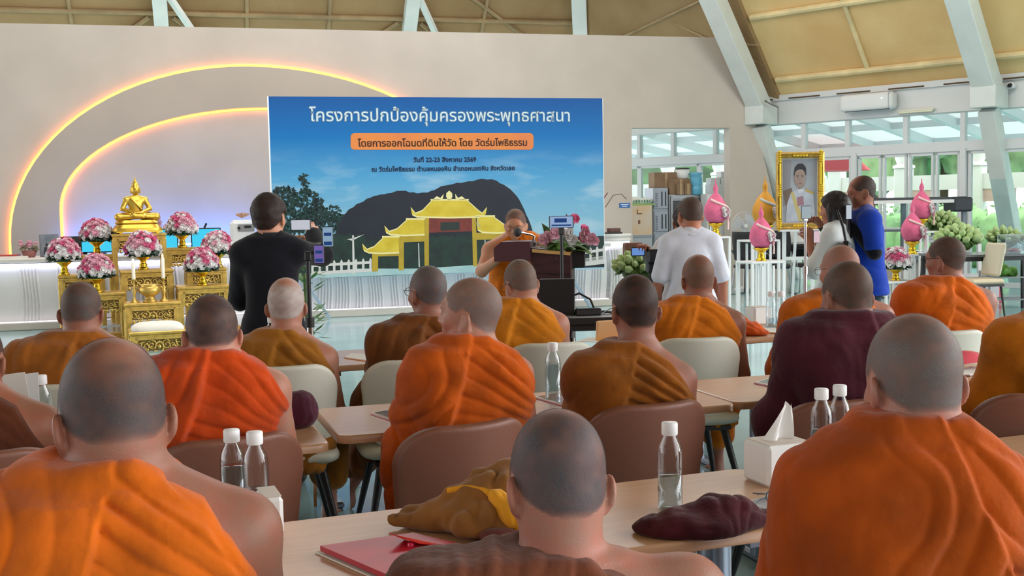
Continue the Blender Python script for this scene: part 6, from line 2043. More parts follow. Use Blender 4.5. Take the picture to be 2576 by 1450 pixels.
# ------------------------------------------------------------------ shell chairs
M['cream_leather'] = mat('cream_leather', (206, 204, 190), .5, bump=.06, bump_scale=200)
M['brown_leather'] = mat('brown_leather', (128, 80, 62), .5, bump=.06, bump_scale=200, var=.06, var_scale=4)
def chair_meshes():
    F = Field(axis(-.28, .28, .007), axis(-.30, .14, .007), axis(.40, .90, .007))
    X = F.xs[:, None, None]; Y = F.ys[None, :, None]; Z = F.zs[None, None, :]
    zz = (Z - .455) / .39
    w = .205 + .035 * np.clip(zz, 0, 1)
    yc = -.20 - .06 * np.clip(zz, -.2, 1.1) + 1.7 * X ** 2
    hh = .205
    px = np.abs(X) - (w - .13); pz = np.abs(Z - .65) - (hh - .13)
    d2 = np.sqrt(np.maximum(px, 0) ** 2 + np.maximum(pz, 0) ** 2) + np.minimum(np.maximum(px, pz), 0) - .13
    dy = np.abs(Y - yc) - .012
    q0 = np.maximum(d2 + .012, 0); q1 = np.maximum(dy, 0)
    F.D = (np.sqrt(q0 ** 2 + q1 ** 2) + np.minimum(np.maximum(d2 + .012, dy), 0) - .014).astype(np.float32)
    back = F.mesh()
    F = Field(axis(-.28, .28, .011), axis(-.28, .30, .011), axis(.38, .50, .009))
    X = F.xs[:, None, None]; Y = F.ys[None, :, None]; Z = F.zs[None, None, :]
    F.D = (((np.abs(X / .24) ** 5 + np.abs((Y - .01) / .24) ** 5 + np.abs((Z - .435 - .15 * Y ** 2) / .038) ** 2.6) ** .3 - 1) * .05).astype(np.float32)
    return back, F.mesh()
_cb, _cs = chair_meshes()
CH = {}
def make_chair(kind, mt):
    r = thing('shell_chair', 'x', 'chair')
    np_mesh('backrest', _cb[0], _cb[1], mt, r); np_mesh('seat', _cs[0], _cs[1], mt, r)
    MB().box((0, 0, .392), (.36, .36, .02)).build('seat_frame', M['black_metal'], r)
    for sx in (-1, 1):
        for sy in (-1, 1): MB().cyl((sx * .15, sy * .15, .395), (sx * .235, sy * .235, 0), .021, .011, 12).build('leg', M['black_metal'], r)
    return r
def place_chair(kind, u, v_top, y, rot, label):
    if kind not in CH:
        CH[kind] = make_chair(kind, M['cream_leather' if kind == 'cream' else 'brown_leather']); r = CH[kind]
    else: r = copy_tree(CH[kind])
    a = math.radians(rot)
    p = aty(u, v_top, y)
    b = Matrix.Rotation(a, 3, 'Z') @ Vector((0, -.26, 0))
    r.location = (p.x - b.x, p.y - b.y, 0); r.rotation_euler = (0, 0, a)
    tag(r, label, 'chair', 'cream shell chairs in the front row' if kind == 'cream' else 'brown shell chairs')
    return r

# ------------------------------------------------------------------ things on the tables
M['clear_plastic'] = clear_mat('clear_plastic', (240, 244, 246), .30, .04)
M['water'] = clear_mat('water', (226, 236, 240), .35, .02)
M['cap_white'] = mat('cap_white', (236, 238, 240), .4)
BT = {}
def bottle(label, u, v, z, fill=.75, s=1.0, h=.225):
    p = atz(u, v, z)
    r = thing('water_bottle', label, 'bottle', (p.x, p.y, z + .001), .3, 'clear water bottles with white caps')
    k = h / .225
    MB().lathe([(.026, .0), (.0315, .004), (.032, .012), (.032, .06), (.0305, .065), (.032, .07), (.032, .145 * k), (.0285, .165 * k), (.0155, .192 * k), (.0150, .205 * k)], n=20).build('bottle', M['clear_plastic'], r)
    top = .145 * k * fill
    MB().lathe([(0, .006), (.0285, .006), (.0295, .02), (.0295, top), (0, top)], n=20).build('water', M['water'], r)
    MB().lathe([(.0195, .192 * k), (.0205, .195 * k), (.0205, .220 * k), (.019, .2235 * k), (0, .2235 * k)], n=24).build('cap', M['cap_white'], r)
    return r
TZ = .7405
M['tissue'] = mat('tissue_paper', (240, 240, 238), .9); M['box_white'] = mat('box_white', (234, 236, 236), .4)
def tissue_box(label, u, v, rot, paper=True, w=.13, d=.13, h=.125):
    p = atz(u, v, TZ)
    r = thing('tissue_box', label, 'tissue box', (p.x, p.y, TZ), math.radians(rot), 'white tissue boxes')
    MB().box((0, d / 2, h / 2), (w, d, h), bev=.010).build('box', M['box_white'], r)
    MB().box((0, d / 2, h + .0005), (w * .88, d * .88, .003), bev=.001).build('lid', mat('box_lid', (206, 196, 186), .5), r)
    if paper:
        mb = MB(); vs = []
        for j in range(7):
            t = j / 6
            for i in range(9):
                q = -1 + i / 4
                vs.append((q * .045 * (1 - .75 * t) + .030 * t, d / 2 + .014 * math.sin(q * 4 + t * 2) * (1 - .4 * t), h + .10 * t + .006 * math.cos(q * 5)))
        mb.add(vs, [(j * 9 + i, j * 9 + i + 1, j * 9 + i + 10, j * 9 + i + 9) for j in range(6) for i in range(8)], True)
        mb.build('tissue', M['tissue'], r)
    return r
M['folder_pink'] = mat('folder_pink', (226, 130, 160), .25, coat=.4); M['folder_red'] = mat('folder_red', (188, 20, 44), .40, coat=.0, var=.12, var_scale=9)
M['folder_orange'] = mat('folder_orange', (238, 132, 48), .3); M['paper'] = mat('paper', (230, 228, 222), .8)
M['clear_pocket'] = mat('clear_pocket', (176, 186, 200), .12, coat=.6, var=.35, var_scale=22)
def folder(label, pts, m, z=TZ, pocket=True, th=.008, papers=False, name='folder'):
    """flat folder whose corners are read from the photo on the table surface"""
    P4 = [atz(u, v, z) for u, v in pts]
    c = sum(P4, Vector()) / len(P4)
    r = thing(name, label, 'folder', (c.x, c.y, z))
    out = [(q - c) for q in P4]
    def slab(z0, z1, k=1.0, sh=(0, 0)):
        n = len(out); mb = MB()
        vs = [(q.x * k + sh[0], q.y * k + sh[1], z0) for q in out] + [(q.x * k + sh[0], q.y * k + sh[1], z1) for q in out]
        mb.add(vs, [tuple(range(n - 1, -1, -1)), tuple(range(n, 2 * n))] + [(i, (i + 1) % n, n + (i + 1) % n, n + i) for i in range(n)])
        return mb
    if papers:
        slab(.0005, .004, .97, (-.02, .012)).build('paper', M['paper'], r); slab(.0045, .008, .95, (-.008, .02)).build('paper', M['paper'], r)
        slab(.0085, .0085 + th, 1).build('cover', m, r)
    else:
        slab(.0005, th * .45, 1).build('cover', m, r)
        slab(th * .47, th * .95, .97).build('paper', M['paper'], r)
        if pocket: slab(th * .97, th * 1.15, .86).build('clear_pocket', M['clear_pocket'], r)
    return r, c

bottle('water bottle farther left of the two behind the bare shoulder of the nearest left monk', 590, 1300, TZ, 0.9)
bottle('water bottle right of its twin beside the bare shoulder of the nearest left monk', 648, 1308, TZ, .55)
tissue_box('narrow white box standing beside the two bottles at the nearest left monk', 690, 1352, 21, False, .05, .12, .095)
bottle('nearly full water bottle standing alone on the second row middle table', 1392, 1008, TZ, .98, 1, .232)
bottle('half full water bottle standing alone on the nearest middle table', 1686, 1283, TZ, .62)
bottle('left one of two water bottles beside the tissue box at the grey headed monk', 2066, 1168, TZ, .72)
bottle('right one of two water bottles beside the tissue box at the grey headed monk', 2112, 1156, TZ, .72)
tissue_box('white tissue box with a raised tissue on the nearest middle table', 1992, 1224, 21, True, .15, .13, .115)
bottle('left one of two small bottles beside the far tissue box in the front row', 1940, 826, TZ, .4)
bottle('right one of two small bottles beside the far tissue box in the front row', 1965, 826, TZ, .4)
tissue_box('far white tissue box on the front row table next to two bottles', 1921, 818, 20, False, .13, .12, .11)
bottle('water bottle half hidden behind the white haired monk', 686, 905, TZ, .8)
bottle('water bottle beside the papers at the left edge', 110, 1107, TZ, .6)
folder('pink folder with clear pocket beside the left arm of the profile monk', [(932, 1044), (1005, 1068), (1085, 1046), (1010, 1028)], M['folder_pink'])
folder('pink folder with clear pocket under the water bottle on the second row middle table', [(1340, 1002), (1425, 1026), (1530, 1004), (1440, 986)], M['folder_pink'])
folder('pink folder half hidden by the maroon robe on the second row table', [(1896, 966), (1990, 986), (2080, 958), (1980, 942)], M['folder_pink'])
fo, fc = folder('pink folder carrying a pair of spectacles on the nearest middle table', [(1858, 1274), (1968, 1308), (2072, 1272), (1960, 1246)], M['folder_pink'])
g = thing('spectacles', 'grey spectacles lying folded on the pink folder', 'glasses', fc + Vector((.015, .0, .011)), .3)
mb = MB()
for q in (-1, 1): mb.tube([(q * .032 + .027 * math.cos(i * .3927), .0, .019 + .019 * math.sin(i * .3927)) for i in range(16)], .0022, 6, closed=True); mb.tube([(q * .060, 0, .026), (q * .062, .06, .014), (q * .03, .075, .006), (-q * .04, .08, .004)], .002, 6)
mb.tube([(-.006, 0, .022), (0, 0, .026), (.006, 0, .022)], .002, 6); mb.build('frame', mat('grey_frame_plastic', (96, 108, 122), .3), g)
mb = MB()
for q in (-1, 1): mb.prism([(q * .032 + .026 * math.cos(i * .3927), .019 + .018 * math.sin(i * .3927)) for i in range(16)], -.0008, .0008)
mb.build('lens', M['clear_plastic'], g)
fo, fc = folder('big shiny red plastic folder with papers sticking out on the nearest left table', [(806, 1396), (985, 1475), (1205, 1402), (1040, 1362)], M['folder_red'], th=.012, papers=True)
MB().lathe([(.008, .020), (.008, .026), (.004, .028), (0, .028)], (.02, .03, 0), 12).build('snap_button', mat('snap_red', (214, 36, 84), .25), fo)
flap = MB(); fl = [Vector((.0, .075, .021)), Vector((.10, .020, .021)), Vector((.04, .02, .027)), Vector((-.03, .04, .046))]
flap.add(fl + [q + Vector((0, 0, .002)) for q in fl], [(3, 2, 1, 0), (4, 5, 6, 7), (0, 1, 5, 4), (1, 2, 6, 5), (2, 3, 7, 6), (3, 0, 4, 7)]); flap.build('flap', mat('flap_red', (222, 62, 56), .2, coat=.5), fo)
folder('red folder at the right, leaning over papers behind the grey headed monk', [(2398, 946), (2440, 948), (2492, 938), (2445, 924)], mat('folder_dark_red', (122, 40, 48), .3), papers=False, pocket=False)
a = atz(2432, 936, TZ); r = thing('red_cover', 'raised pink red plastic cover standing on the folder at the right', 'folder', a + Vector((0, .06, .008)), .3)
mb = MB(); vs = []
for j in range(8):
    t = j / 7
    for i in range(9):
        q = i / 8; vs.append((-.09 + .24 * q, -.05 + .12 * t, .001 + .075 * math.sin(math.pi * (.15 + .7 * q)) * math.sin(math.pi * (.12 + .78 * t))))
vs2 = [(x, y, z + .002) for x, y, z in vs]
mb.add(vs, [(j * 9 + i + 9, j * 9 + i + 10, j * 9 + i + 1, j * 9 + i) for j in range(7) for i in range(8)], True); mb.add(vs2, [(j * 9 + i, j * 9 + i + 1, j * 9 + i + 10, j * 9 + i + 9) for j in range(7) for i in range(8)], True)
mb.build('cover', mat('cover_pink', (222, 86, 104), .25, coat=.4), r)
folder('orange folder with a white slip on the front row table', [(866, 902), (935, 912), (950, 896), (884, 892)], M['folder_orange'], pocket=False)
folder('orange brown folder on the front row table at the right', [(1895, 838), (1985, 842), (1990, 826), (1905, 824)], mat('folder_ochre', (214, 140, 80), .4), pocket=False)
folder('white sheet of paper lying on the front row table', [(1450, 860), (1545, 864), (1560, 852), (1480, 850)], M['paper'], pocket=False, th=.003, name='paper_sheet')
r = thing('envelope', 'pale tan envelope with an orange edge standing on the front row table', 'envelope', atz(1545, 855, TZ), .35)
MB().box((0, .02, .055), (.20, .025, .11), bev=.004, m=Matrix.Rotation(.12, 3, 'X')).build('envelope', mat('tan_paper', (222, 178, 128), .8), r); MB().box((0, 0, .006), (.21, .06, .008), bev=.002).build('orange_edge', mat('orange_edge', (240, 172, 60), .6), r)
# papers held upright at the left edge
def sheet(label, pts, y0, y1, m, marks=True):
    a = [aty(u, v, y) for (u, v), y in zip(pts, (y0, y0, y1, y1))]
    c = sum(a, Vector()) / 4
    r = thing('paper_sheet', label, 'paper', c)
    q = [p - c for p in a]; nn = (q[1] - q[0]).cross(q[3] - q[0]).normalized() * .0015
    mb = MB(); mb.add(q + [p + nn for p in q], [(3, 2, 1, 0), (4, 5, 6, 7), (0, 1, 5, 4), (1, 2, 6, 5), (2, 3, 7, 6), (3, 0, 4, 7)]); mb.build('sheet', m, r)
    if marks:
        mb = MB()
        for i in range(7):
            t = .30 + .085 * i
            for k in (0.0,):
                def pt(s_, t_): return q[0].lerp(q[1], s_).lerp(q[3].lerp(q[2], s_), t_)
                w_ = .82 if i % 3 else .6
                for sg in (1, -1):
                    e = nn * (1.5 if sg > 0 else -.6)
                    mb.add([pt(.12, t) + e, pt(w_, t) + e, pt(w_, t + .012) + e, pt(.12, t + .012) + e], [(0, 1, 2, 3)])
        mb.build('printed_line', mat('print_grey', (150, 156, 176), .7), r)
    return r
sheet('white printed page held up at the left picture edge', [(-40, 950), (62, 936), (96, 1140), (-16, 1152)], 3.70, 3.62, M['paper'])
sheet('second white page behind the printed one at the left edge', [(40, 944), (96, 937), (104, 1128), (60, 1132)], 3.80, 3.74, mat('paper_shade', (222, 224, 226), .8), False)

def cloth_blob(name, label, cat, loc, lobes, m, amp, seed, rot=0.0, step=.009, part='cloth', fold=14, zmin=.0015, kk=.025, sharp=.65):
    r = thing(name, label, cat, loc, rot)
    lo = np.min([np.array(l[0]) - max(l[1]) for l in lobes], 0) - .04; hi = np.max([np.array(l[0]) + max(l[1]) for l in lobes], 0) + .05
    F = Field(axis(lo[0], hi[0], step), axis(lo[1], hi[1], step), axis(-.02, hi[2], step * .8))
    for c, rr, *ro in lobes: F.ell(c, rr, kk, rotm(ro[0]) if ro else None)
    F.D = np.maximum(F.D, (zmin - F.zs)[None, None, :] + 0 * F.D)
    P, Q = F.mesh(); N = vnormals(P, Q)
    n0 = vnoise(P, 9, seed)
    a = pleat(P[:, 0] * fold + P[:, 1] * fold * .5 + 1.6 * n0 + .5 * vnoise(P, 22, seed), sharp) * amp * np.clip(.5 + vnoise(P, 7, seed + 2), .1, 1.2) + amp * .6 * vnoise(P, 30, seed + 4)
    up = np.clip((P[:, 2] - .004) / .02, 0, 1)
    P = P + N * (a * up)[:, None]
    P[:, 2] = np.maximum(P[:, 2], zmin)
    np_mesh(part, P, Q, m, r)
    return r
c0 = atz(1775, 1345, TZ)
cloth_blob('maroon_cloth', 'crumpled dark maroon cloth lying on the nearest middle table', 'cloth', c0, [((0, .03, .015), (.13, .075, .035), .2), ((.05, .04, .035), (.075, .05, .04), .1), ((-.10, .02, .01), (.07, .045, .022), -.5), ((.12, .05, .01), (.08, .035, .022), .5), ((.02, -.015, .012), (.07, .04, .028), .3)], cloth_mat('maroon_bundle', (84, 30, 40), dark=.7), .012, 3, .1, .006, fold=9)
# brown shoulder bag with a yellow strap
c0 = atz(1215, 1345, TZ)
bag = cloth_blob('shoulder_bag', 'brown cloth shoulder bag with a yellow strap lying on the nearest left table', 'bag', c0, [((.04, .07, .055), (.13, .085, .075), .35), ((.10, .10, .085), (.10, .07, .06), .35), ((-.06, .06, .035), (.10, .06, .045), .3), ((-.14, .07, .02), (.08, .035, .02), .15), ((.07, -.01, .03), (.13, .06, .04), .2)], cloth_mat('bag_brown', (150, 100, 48), dark=.82), .020, 7, 0, .006, 'bag_body', fold=8, kk=.05, sharp=.4)
mb = MB()
pts = [(-.075, .045, .098), (-.03, .025, .110), (.01, .0, .108), (.035, -.015, .098)]
vs = []
for i, p in enumerate(pts):
    for k, dx in enumerate((-1, 1)):
        vs.append((p[0] + dx * .011, p[1] + dx * .008, p[2] + .006)); 
for i, p in enumerate(pts):
    for k, dx in enumerate((-1, 1)): vs.append((p[0] + dx * .011, p[1] + dx * .008, p[2] - .008))
fs = [(2 * i, 2 * i + 1, 2 * i + 3, 2 * i + 2) for i in range(3)] + [(8 + 2 * i + 2, 8 + 2 * i + 3, 8 + 2 * i + 1, 8 + 2 * i) for i in range(3)] + [(2 * i, 2 * i + 2, 8 + 2 * i + 2, 8 + 2 * i) for i in range(3)] + [(2 * i + 3, 2 * i + 1, 8 + 2 * i + 1, 8 + 2 * i + 3) for i in range(3)]
mb.add(vs, fs, True)
F = Field(axis(-.02, .16, .006), axis(-.12, .05, .006), axis(.0, .16, .006)); F.cap((.035, -.018, .096), (.075, -.055, .055), .016, .030, .02); F.cap((.085, -.045, .062), (.120, -.028, .070), .024, .016, .02)
P, Q = F.mesh(); N = vnormals(P, Q); P = P + N * (.005 * pleat(P[:, 0] * 40 + P[:, 1] * 25) + .003 * vnoise(P, 40, 2))[:, None]
base = len(mb.v); mb.add([tuple(p) for p in P], [tuple(q) for q in Q.tolist()], True)
mb.build('strap', cloth_mat('strap_yellow', (236, 164, 36), dark=.9), bag)
MB().ball((.04, -.085, .022), .03, 12, 8, (1.6, .7, .6)).build('lining', cloth_mat('lining_plum', (120, 64, 58)), bag)
c0 = atz(738, 1082, TZ)
cloth_blob('plum_bag', 'dark plum cloth bag beside the red orange robed monk', 'bag', c0, [((0, .06, .05), (.075, .07, .07)), ((.02, .05, .07), (.045, .06, .06)), ((-.06, .05, .05), (.06, .06, .07))], cloth_mat('plum', (92, 44, 66)), .006, 5)
c0 = atz(1880, 846, TZ)
cloth_blob('orange_cloth', 'folded orange and red cloth next to the far tissue box', 'cloth', c0, [((0, .06, .03), (.10, .07, .05)), ((-.05, .08, .06), (.07, .06, .06)), ((.06, .03, .012), (.07, .05, .02))], cloth_mat('orange_red', (226, 96, 30), rough=.9, dark=.7), .008, 6)

# ------------------------------------------------------------------ seated monks, nearest row first
SK_D, SK_M, SK_L, SK_P = (120, 82, 66), (144, 101, 83), (170, 126, 106), (166, 122, 106)
ORANGE, REDOR, BURNT, OCHRE, BROWN, MAROON, YELOR = (214, 102, 16), (200, 70, 14), (188, 82, 12), (160, 92, 26), (120, 68, 24), (84, 34, 48), (216, 130, 24)
monk('monk nearest on the left in a bright orange robe with a thinning grey crown', 275, 860, 1.80, ORANGE, (48, 46, 50), SK_M, yaw=.30, head_yaw=.20, head_pitch=.42,
     nk=.195, hs=1.03, seed=3, vox=.0052, vox_head=.0042, hair2=(104, 96, 96), bald=[(-.078, .072, .056, 1.0), (-.05, .09, .04, .6)], dens=11, amp=.021, width=1.06, flap_x=.005, fat=.004)
monk('monk nearest in the middle, head bowed, brown robe over his left shoulder', 1400, 1040, 1.84, (116, 64, 42), (54, 56, 64), SK_P, yaw=.12, head_yaw=.10, head_pitch=.5, head_roll=.05,
     nk=.232, hs=.99, sd=.072, pile=1.15, flap_freq=34, seed=12, vox=.0055, vox_head=.0042, hair2=(112, 106, 108), bald=[(-.045, .080, .048, .6)], dens=11, amp=.019, width=1.12, flap_x=.0, lean=.10, nape=-.092)
monk('grey headed monk nearest on the right in a burnt orange robe', 2297, 795, 2.14, BURNT, (98, 90, 88), SK_P, yaw=-.10, head_yaw=.22, head_pitch=.22,
     nk=.195, hs=1.05, seed=7, vox=.0055, vox_head=.0045, hair2=(132, 124, 120), bald=[(-.03, .088, .060, .45)], dens=6, amp=.017, width=.95, flap_x=.03, flap_slope=-.35, fat=.006,
     neck_edge=.08, edge_slope=.75, sd=.155, pile=.2)
monk('partly visible monk at the left edge in a dark brown robe with bare shoulder', -66, 812, 3.45, (98, 50, 28), (60, 52, 50), (150, 104, 82), yaw=.2, head_pitch=.3, nk=.20, amp=.011, seed=15, vox=.008, vox_head=.007, dens=10, width=1.05)
monk('monk in a vivid red orange robe with close cropped dark hair', 530, 745, 3.55, REDOR, (52, 44, 46), SK_L, yaw=.24, head_yaw=.02, head_pitch=.36, nk=.178, hs=1.02, seed=8, vox=.0068, vox_head=.0055,
     dens=8, amp=.015, width=.98, hair2=(66, 56, 56), bald=[(.03, .09, .06, .2)], neck_edge=.06, fat=.004)
monk('thin monk in an orange robe turning his face to the left', 1180, 700, 3.85, (204, 90, 14), (132, 118, 112), SK_L, yaw=.16, head_yaw=1.12, head_pitch=-.02, nk=.205, hs=1.03, seed=5, vox=.0068, vox_head=.0055,
     hair2=(112, 98, 92), bald=[(-.01, .09, .09, .5)], dens=8, amp=.016, width=.86, neck_edge=.05)
monk('young monk with black hair in an ochre brown robe with bare right shoulder', 1596, 692, 3.98, (154, 88, 24), (34, 28, 27), SK_M, yaw=.06, head_yaw=.14, head_pitch=.10, nk=.245, hs=1.0, seed=6, vox=.0068, vox_head=.0055, dens=10, amp=.017, width=.86, nape=-.085, hair2=(52, 42, 38), neck_edge=.0)
monk('monk wrapped in a deep maroon robe covering both shoulders', 2130, 660, 4.05, MAROON, (74, 62, 56), SK_M, yaw=-.06, head_yaw=.36, head_pitch=.22, nk=.185, hs=1.03, seed=21, vox=.009, vox_head=.006, both=True, amp=.010, dens=5, width=.92,
     hair2=(98, 84, 74), flap_x=.06, flap_slope=-.25, fat=.006)
monk('monk at the right edge in an ochre orange robe, only his left arm in view', 2672, 640, 4.15, (206, 118, 18), (60, 52, 50), (140, 100, 84), yaw=.1, head_pitch=.3, nk=.21, amp=.011, seed=17, vox=.009, vox_head=.007, left_arm=((-.27, .10, .71), (-.06, .36, .80)), width=1.1)
monk('monk at the far left of the front row in an ochre robe', 202, 712, 4.62, OCHRE, (72, 66, 64), SK_M, yaw=.28, head_yaw=-.12, head_pitch=.30, nk=.205, hs=1.0, amp=.011, seed=9, vox=.0095, vox_head=.0065, hair2=(96, 86, 80), bald=[(-.05, .08, .05, .35)], dens=7, width=1.08, neck_edge=.06)
monk('white haired monk in an ochre robe seen between the altar and the man in black', 718, 700, 5.0, (164, 104, 30), (196, 190, 186), SK_L, yaw=.10, head_yaw=.02, head_pitch=.06, nk=.235, hs=1.02, amp=.011, seed=10, vox=.0095, vox_head=.0065, hair2=(220, 216, 212), bald=[(-.045, .082, .058, 1.0)], dens=8, hair_alpha=.8, width=.92)
monk('monk with spectacles in a dark brown robe, hair grey black', 1074, 670, 5.15, BROWN, (92, 90, 92), SK_M, yaw=.2, head_yaw=.42, head_pitch=.06, nk=.235, hs=1.0, seed=11, vox=.0095, vox_head=.0065, hair2=(116, 112, 112), glasses=True, dens=8, amp=.018, foot=(-1, -.36, .62))
monk('monk in a yellow orange robe with mask loops, head bent to the left', 1308, 655, 5.7, YELOR, (112, 100, 92), SK_L, yaw=.02, head_yaw=.42, head_pitch=.34, head_roll=-.1, nk=.205, hs=1.0, amp=.011, seed=13, vox=.0095, vox_head=.0065, glasses=True, cord=True, hair2=(96, 84, 78), dens=6, neck_edge=.05)
monk('monk in a bright orange robe with thin hair in front of the man in white', 1755, 642, 5.8, (226, 124, 22), (120, 98, 86), SK_M, yaw=-.05, head_yaw=.16, head_pitch=.14, nk=.225, hs=1.02, amp=.011, seed=14, vox=.0095, vox_head=.0065, bald=[(-.01, .09, .095, .8)], dens=7, hair_alpha=.7, width=.98)
monk('bald monk with spectacles in an orange robe behind the maroon one', 2112, 618, 5.7, (220, 112, 14), (150, 122, 108), SK_P, yaw=-.1, head_yaw=.55, head_pitch=.12, nk=.235, hs=1.06, amp=.011, seed=16, vox=.010, vox_head=.0065, glasses=True, hair_alpha=.35, dens=7, width=1.08)
monk('monk with dark cropped hair and spectacles in an orange robe at the right', 2378, 597, 5.95, (222, 102, 12), (70, 60, 56), SK_M, yaw=.12, head_yaw=.62, head_pitch=.08, nk=.220, hs=1.0, amp=.011, seed=18, vox=.010, vox_head=.0065, glasses=True, dens=7, width=1.08, hair2=(92, 78, 70))
monk('monk beyond the right edge, only his hand on the table in view', 3230, 760, 2.75, OCHRE, (60, 52, 50), (166, 126, 108), yaw=.1, head_pitch=.3, nk=.21, seed=25, vox=.010, vox_head=.008, left_arm=((-.20, .20, .80), (-.37, .34, .785)))

# chairs
for a in (('cream', 716, 932, 4.72, 16, 'cream chair of the white haired monk, its right half free'), ('cream', 1050, 958, 4.85, 14, 'cream chair under the dark brown robed monk'),
          ('cream', 1394, 876, 5.35, 12, 'cream chair right behind the yellow orange robed monk'), ('cream', 1762, 853, 5.45, 8, 'cream chair behind the bright orange robed monk in the front row'),
          ('cream', 2400, 812, 5.55, 8, 'cream chair behind the monk with spectacles at the right'), ('cream', 2080, 850, 5.3, 4, 'cream chair of the bald monk, hidden behind the maroon robe'),
          ('cream', 200, 930, 4.35, 20, 'cream chair of the monk at the far left of the front row'),
          ('brown', 596, 1108, 3.25, 30, 'brown chair behind the red orange robed monk'), ('brown', 1200, 1078, 3.40, 32, 'brown chair of the monk turning his face left'),
          ('brown', 1662, 1036, 3.68, 24, 'brown chair behind the young monk in ochre brown'), ('brown', 2150, 1010, 3.68, 18, 'brown chair behind the maroon robed monk'),
          ('brown', -60, 1166, 3.1, 20, 'brown chair at the left picture edge'), ('brown', 2640, 1000, 3.75, 14, 'brown chair at the right picture edge')):
    place_chair(*a)

# ------------------------------------------------------------------ the speaker and his lectern
monk('monk speaking at the lectern, facing the seats, with glasses and an orange robe', 1296, 527, 8.6, (222, 118, 20), (78, 72, 70), (196, 146, 116), yaw=math.pi + .1, head_yaw=-.22, head_pitch=.28, nk=.188, hs=1.0, seed=19, vox=.010, vox_head=.0062,
     stand=True, lean=.14, glasses=True, hair_alpha=.75, right_arm=((.27, .22, 1.02), (.12, .48, 1.16)), left_arm=((-.30, .18, 1.0), (-.20, .46, 1.16)), width=1.06, hair_front=.066, neck_edge=.02)
lp_ = aty(1392, 790, 8.25)
lec = thing('lectern', 'dark maroon wooden lectern with a slanted top', 'lectern', (lp_.x - .02, 8.15, 0), math.radians(-8))
M['maroon_wood'] = mat('maroon_wood', (70, 34, 38), .4, var=.2, var_scale=8, stretch=(1, 1, 8)); M['tan_wood'] = mat('tan_wood', (206, 160, 96), .4)
lz = aty(1300, 606, 8.2).z
MB().box((.02, .0, (lz - .2) / 2), (.29, .28, lz - .2), bev=.006).build('body', M['maroon_wood'], lec)
mb = MB(); mb.prism([(-.38, lz - .14), (-.38, lz - .045), (-.33, lz), (-.12, lz), (-.12, lz - .14)], -.20, .14); mb.build('side_box', mat('maroon_side_lit', (82, 44, 52), .45), lec)  # same wood, lighter shading of the left box put into its colour
mb = MB(); mb.prism([(-.12, lz - .22), (-.12, lz - .045), (.16, lz - .085), (.16, lz - .24)], -.16, .16); mb.build('desk_box', M['maroon_wood'], lec)
mb = MB(); mb.prism([(-.11, lz - .055), (.16, lz - .080), (.16, lz - .102), (-.11, lz - .077)], -.19, .02); mb.build('top_edge', M['tan_wood'], lec)
MB().box((0.02, .0, .03), (.40, .38, .06), bev=.01).build('base', M['maroon_wood'], lec)
mp = Vector(lec.location)
mic = thing('microphone', 'gooseneck microphone on the lectern in front of the speaker', 'microphone', (mp.x - .13, mp.y + .06, lz - .03), 0)
tip = aty(1302, 584, 8.1) - Vector(mic.location)
MB().tube([(0, 0, 0), (.02, 0, .06), (.0, -.01, tip.z * .75), (tip.x, tip.y + .02, tip.z)], .008, 8).build('gooseneck', M['chrome'], mic)
MB().ball(tip, .030, 12, 8, (1, 1, 1.15)).build('head', mat('mic_mesh', (52, 52, 56), .5, bump=.5, bump_scale=300), mic)
MB().lathe([(.05, -.005), (.05, .012), (.03, .02), (0, .02)], n=16).build('base', M['black_plastic'], mic)
fl = thing('lectern_flowers', 'mixed pink and cream flower spray on the right side of the lectern', 'flowers', (mp.x + .10, mp.y + .02, lz - .10), 0)
leaf_ring(fl, .15, .04, 40, 6, M['lotus_leaf'], 'leaves', .15)
for i, (u, v, k, s) in enumerate(((1378, 596, 'rose_pale', .048), (1368, 604, 'rose_pale', .05), (1396, 590, 'rose_pale', .055), (1412, 585, 'rose_white', .05), (1424, 596, 'rose_white', .05), (1436, 590, 'rose_white', .05), (1442, 606, 'rose_white', .05), (1430, 560, 'rose_pink', .055), (1444, 552, 'rose_pink', .045), (1466, 580, 'rose_pink', .05), (1476, 592, 'rose_pale', .058), (1488, 604, 'rose_pale', .058), (1468, 600, 'rose_pink', .045), (1494, 608, 'rose_pale', .045), (1416, 566, 'rose_white', .045), (1384, 612, 'rose_pale', .05))):
    o = bpy.data.objects.new('bloom', ROSES[k][i % 2]); COL.objects.link(o); o.parent = fl
    o.location = aty(u, v, 8.05 - .03 * (i % 3)) - Vector(fl.location); o.scale = (s * .72,) * 3; o.rotation_euler = (math.radians(70), 0, (i % 5 - 2) * .4)
mb = MB()
for u, v in ((1400, 548), (1425, 542), (1372, 575), (1365, 565), (1440, 548)):
    p = aty(u, v, 8.12) - Vector(fl.location); d = p.normalized(); w = d.cross(Vector((0, 1, 0))).normalized() * .025
    mb.add([p * .55, p * .8 + w, p * 1.05, p * .8 - w], [(0, 1, 2, 3)])
    mb.tube([(0, 0, 0), p * .6], .004, 5)
mb.build('tall_leaf', M['lotus_leaf'], fl)
MB().box((.08, .06, -.03), (.15, .14, .15), bev=.008).build('flower_box', M['black_plastic'], fl)

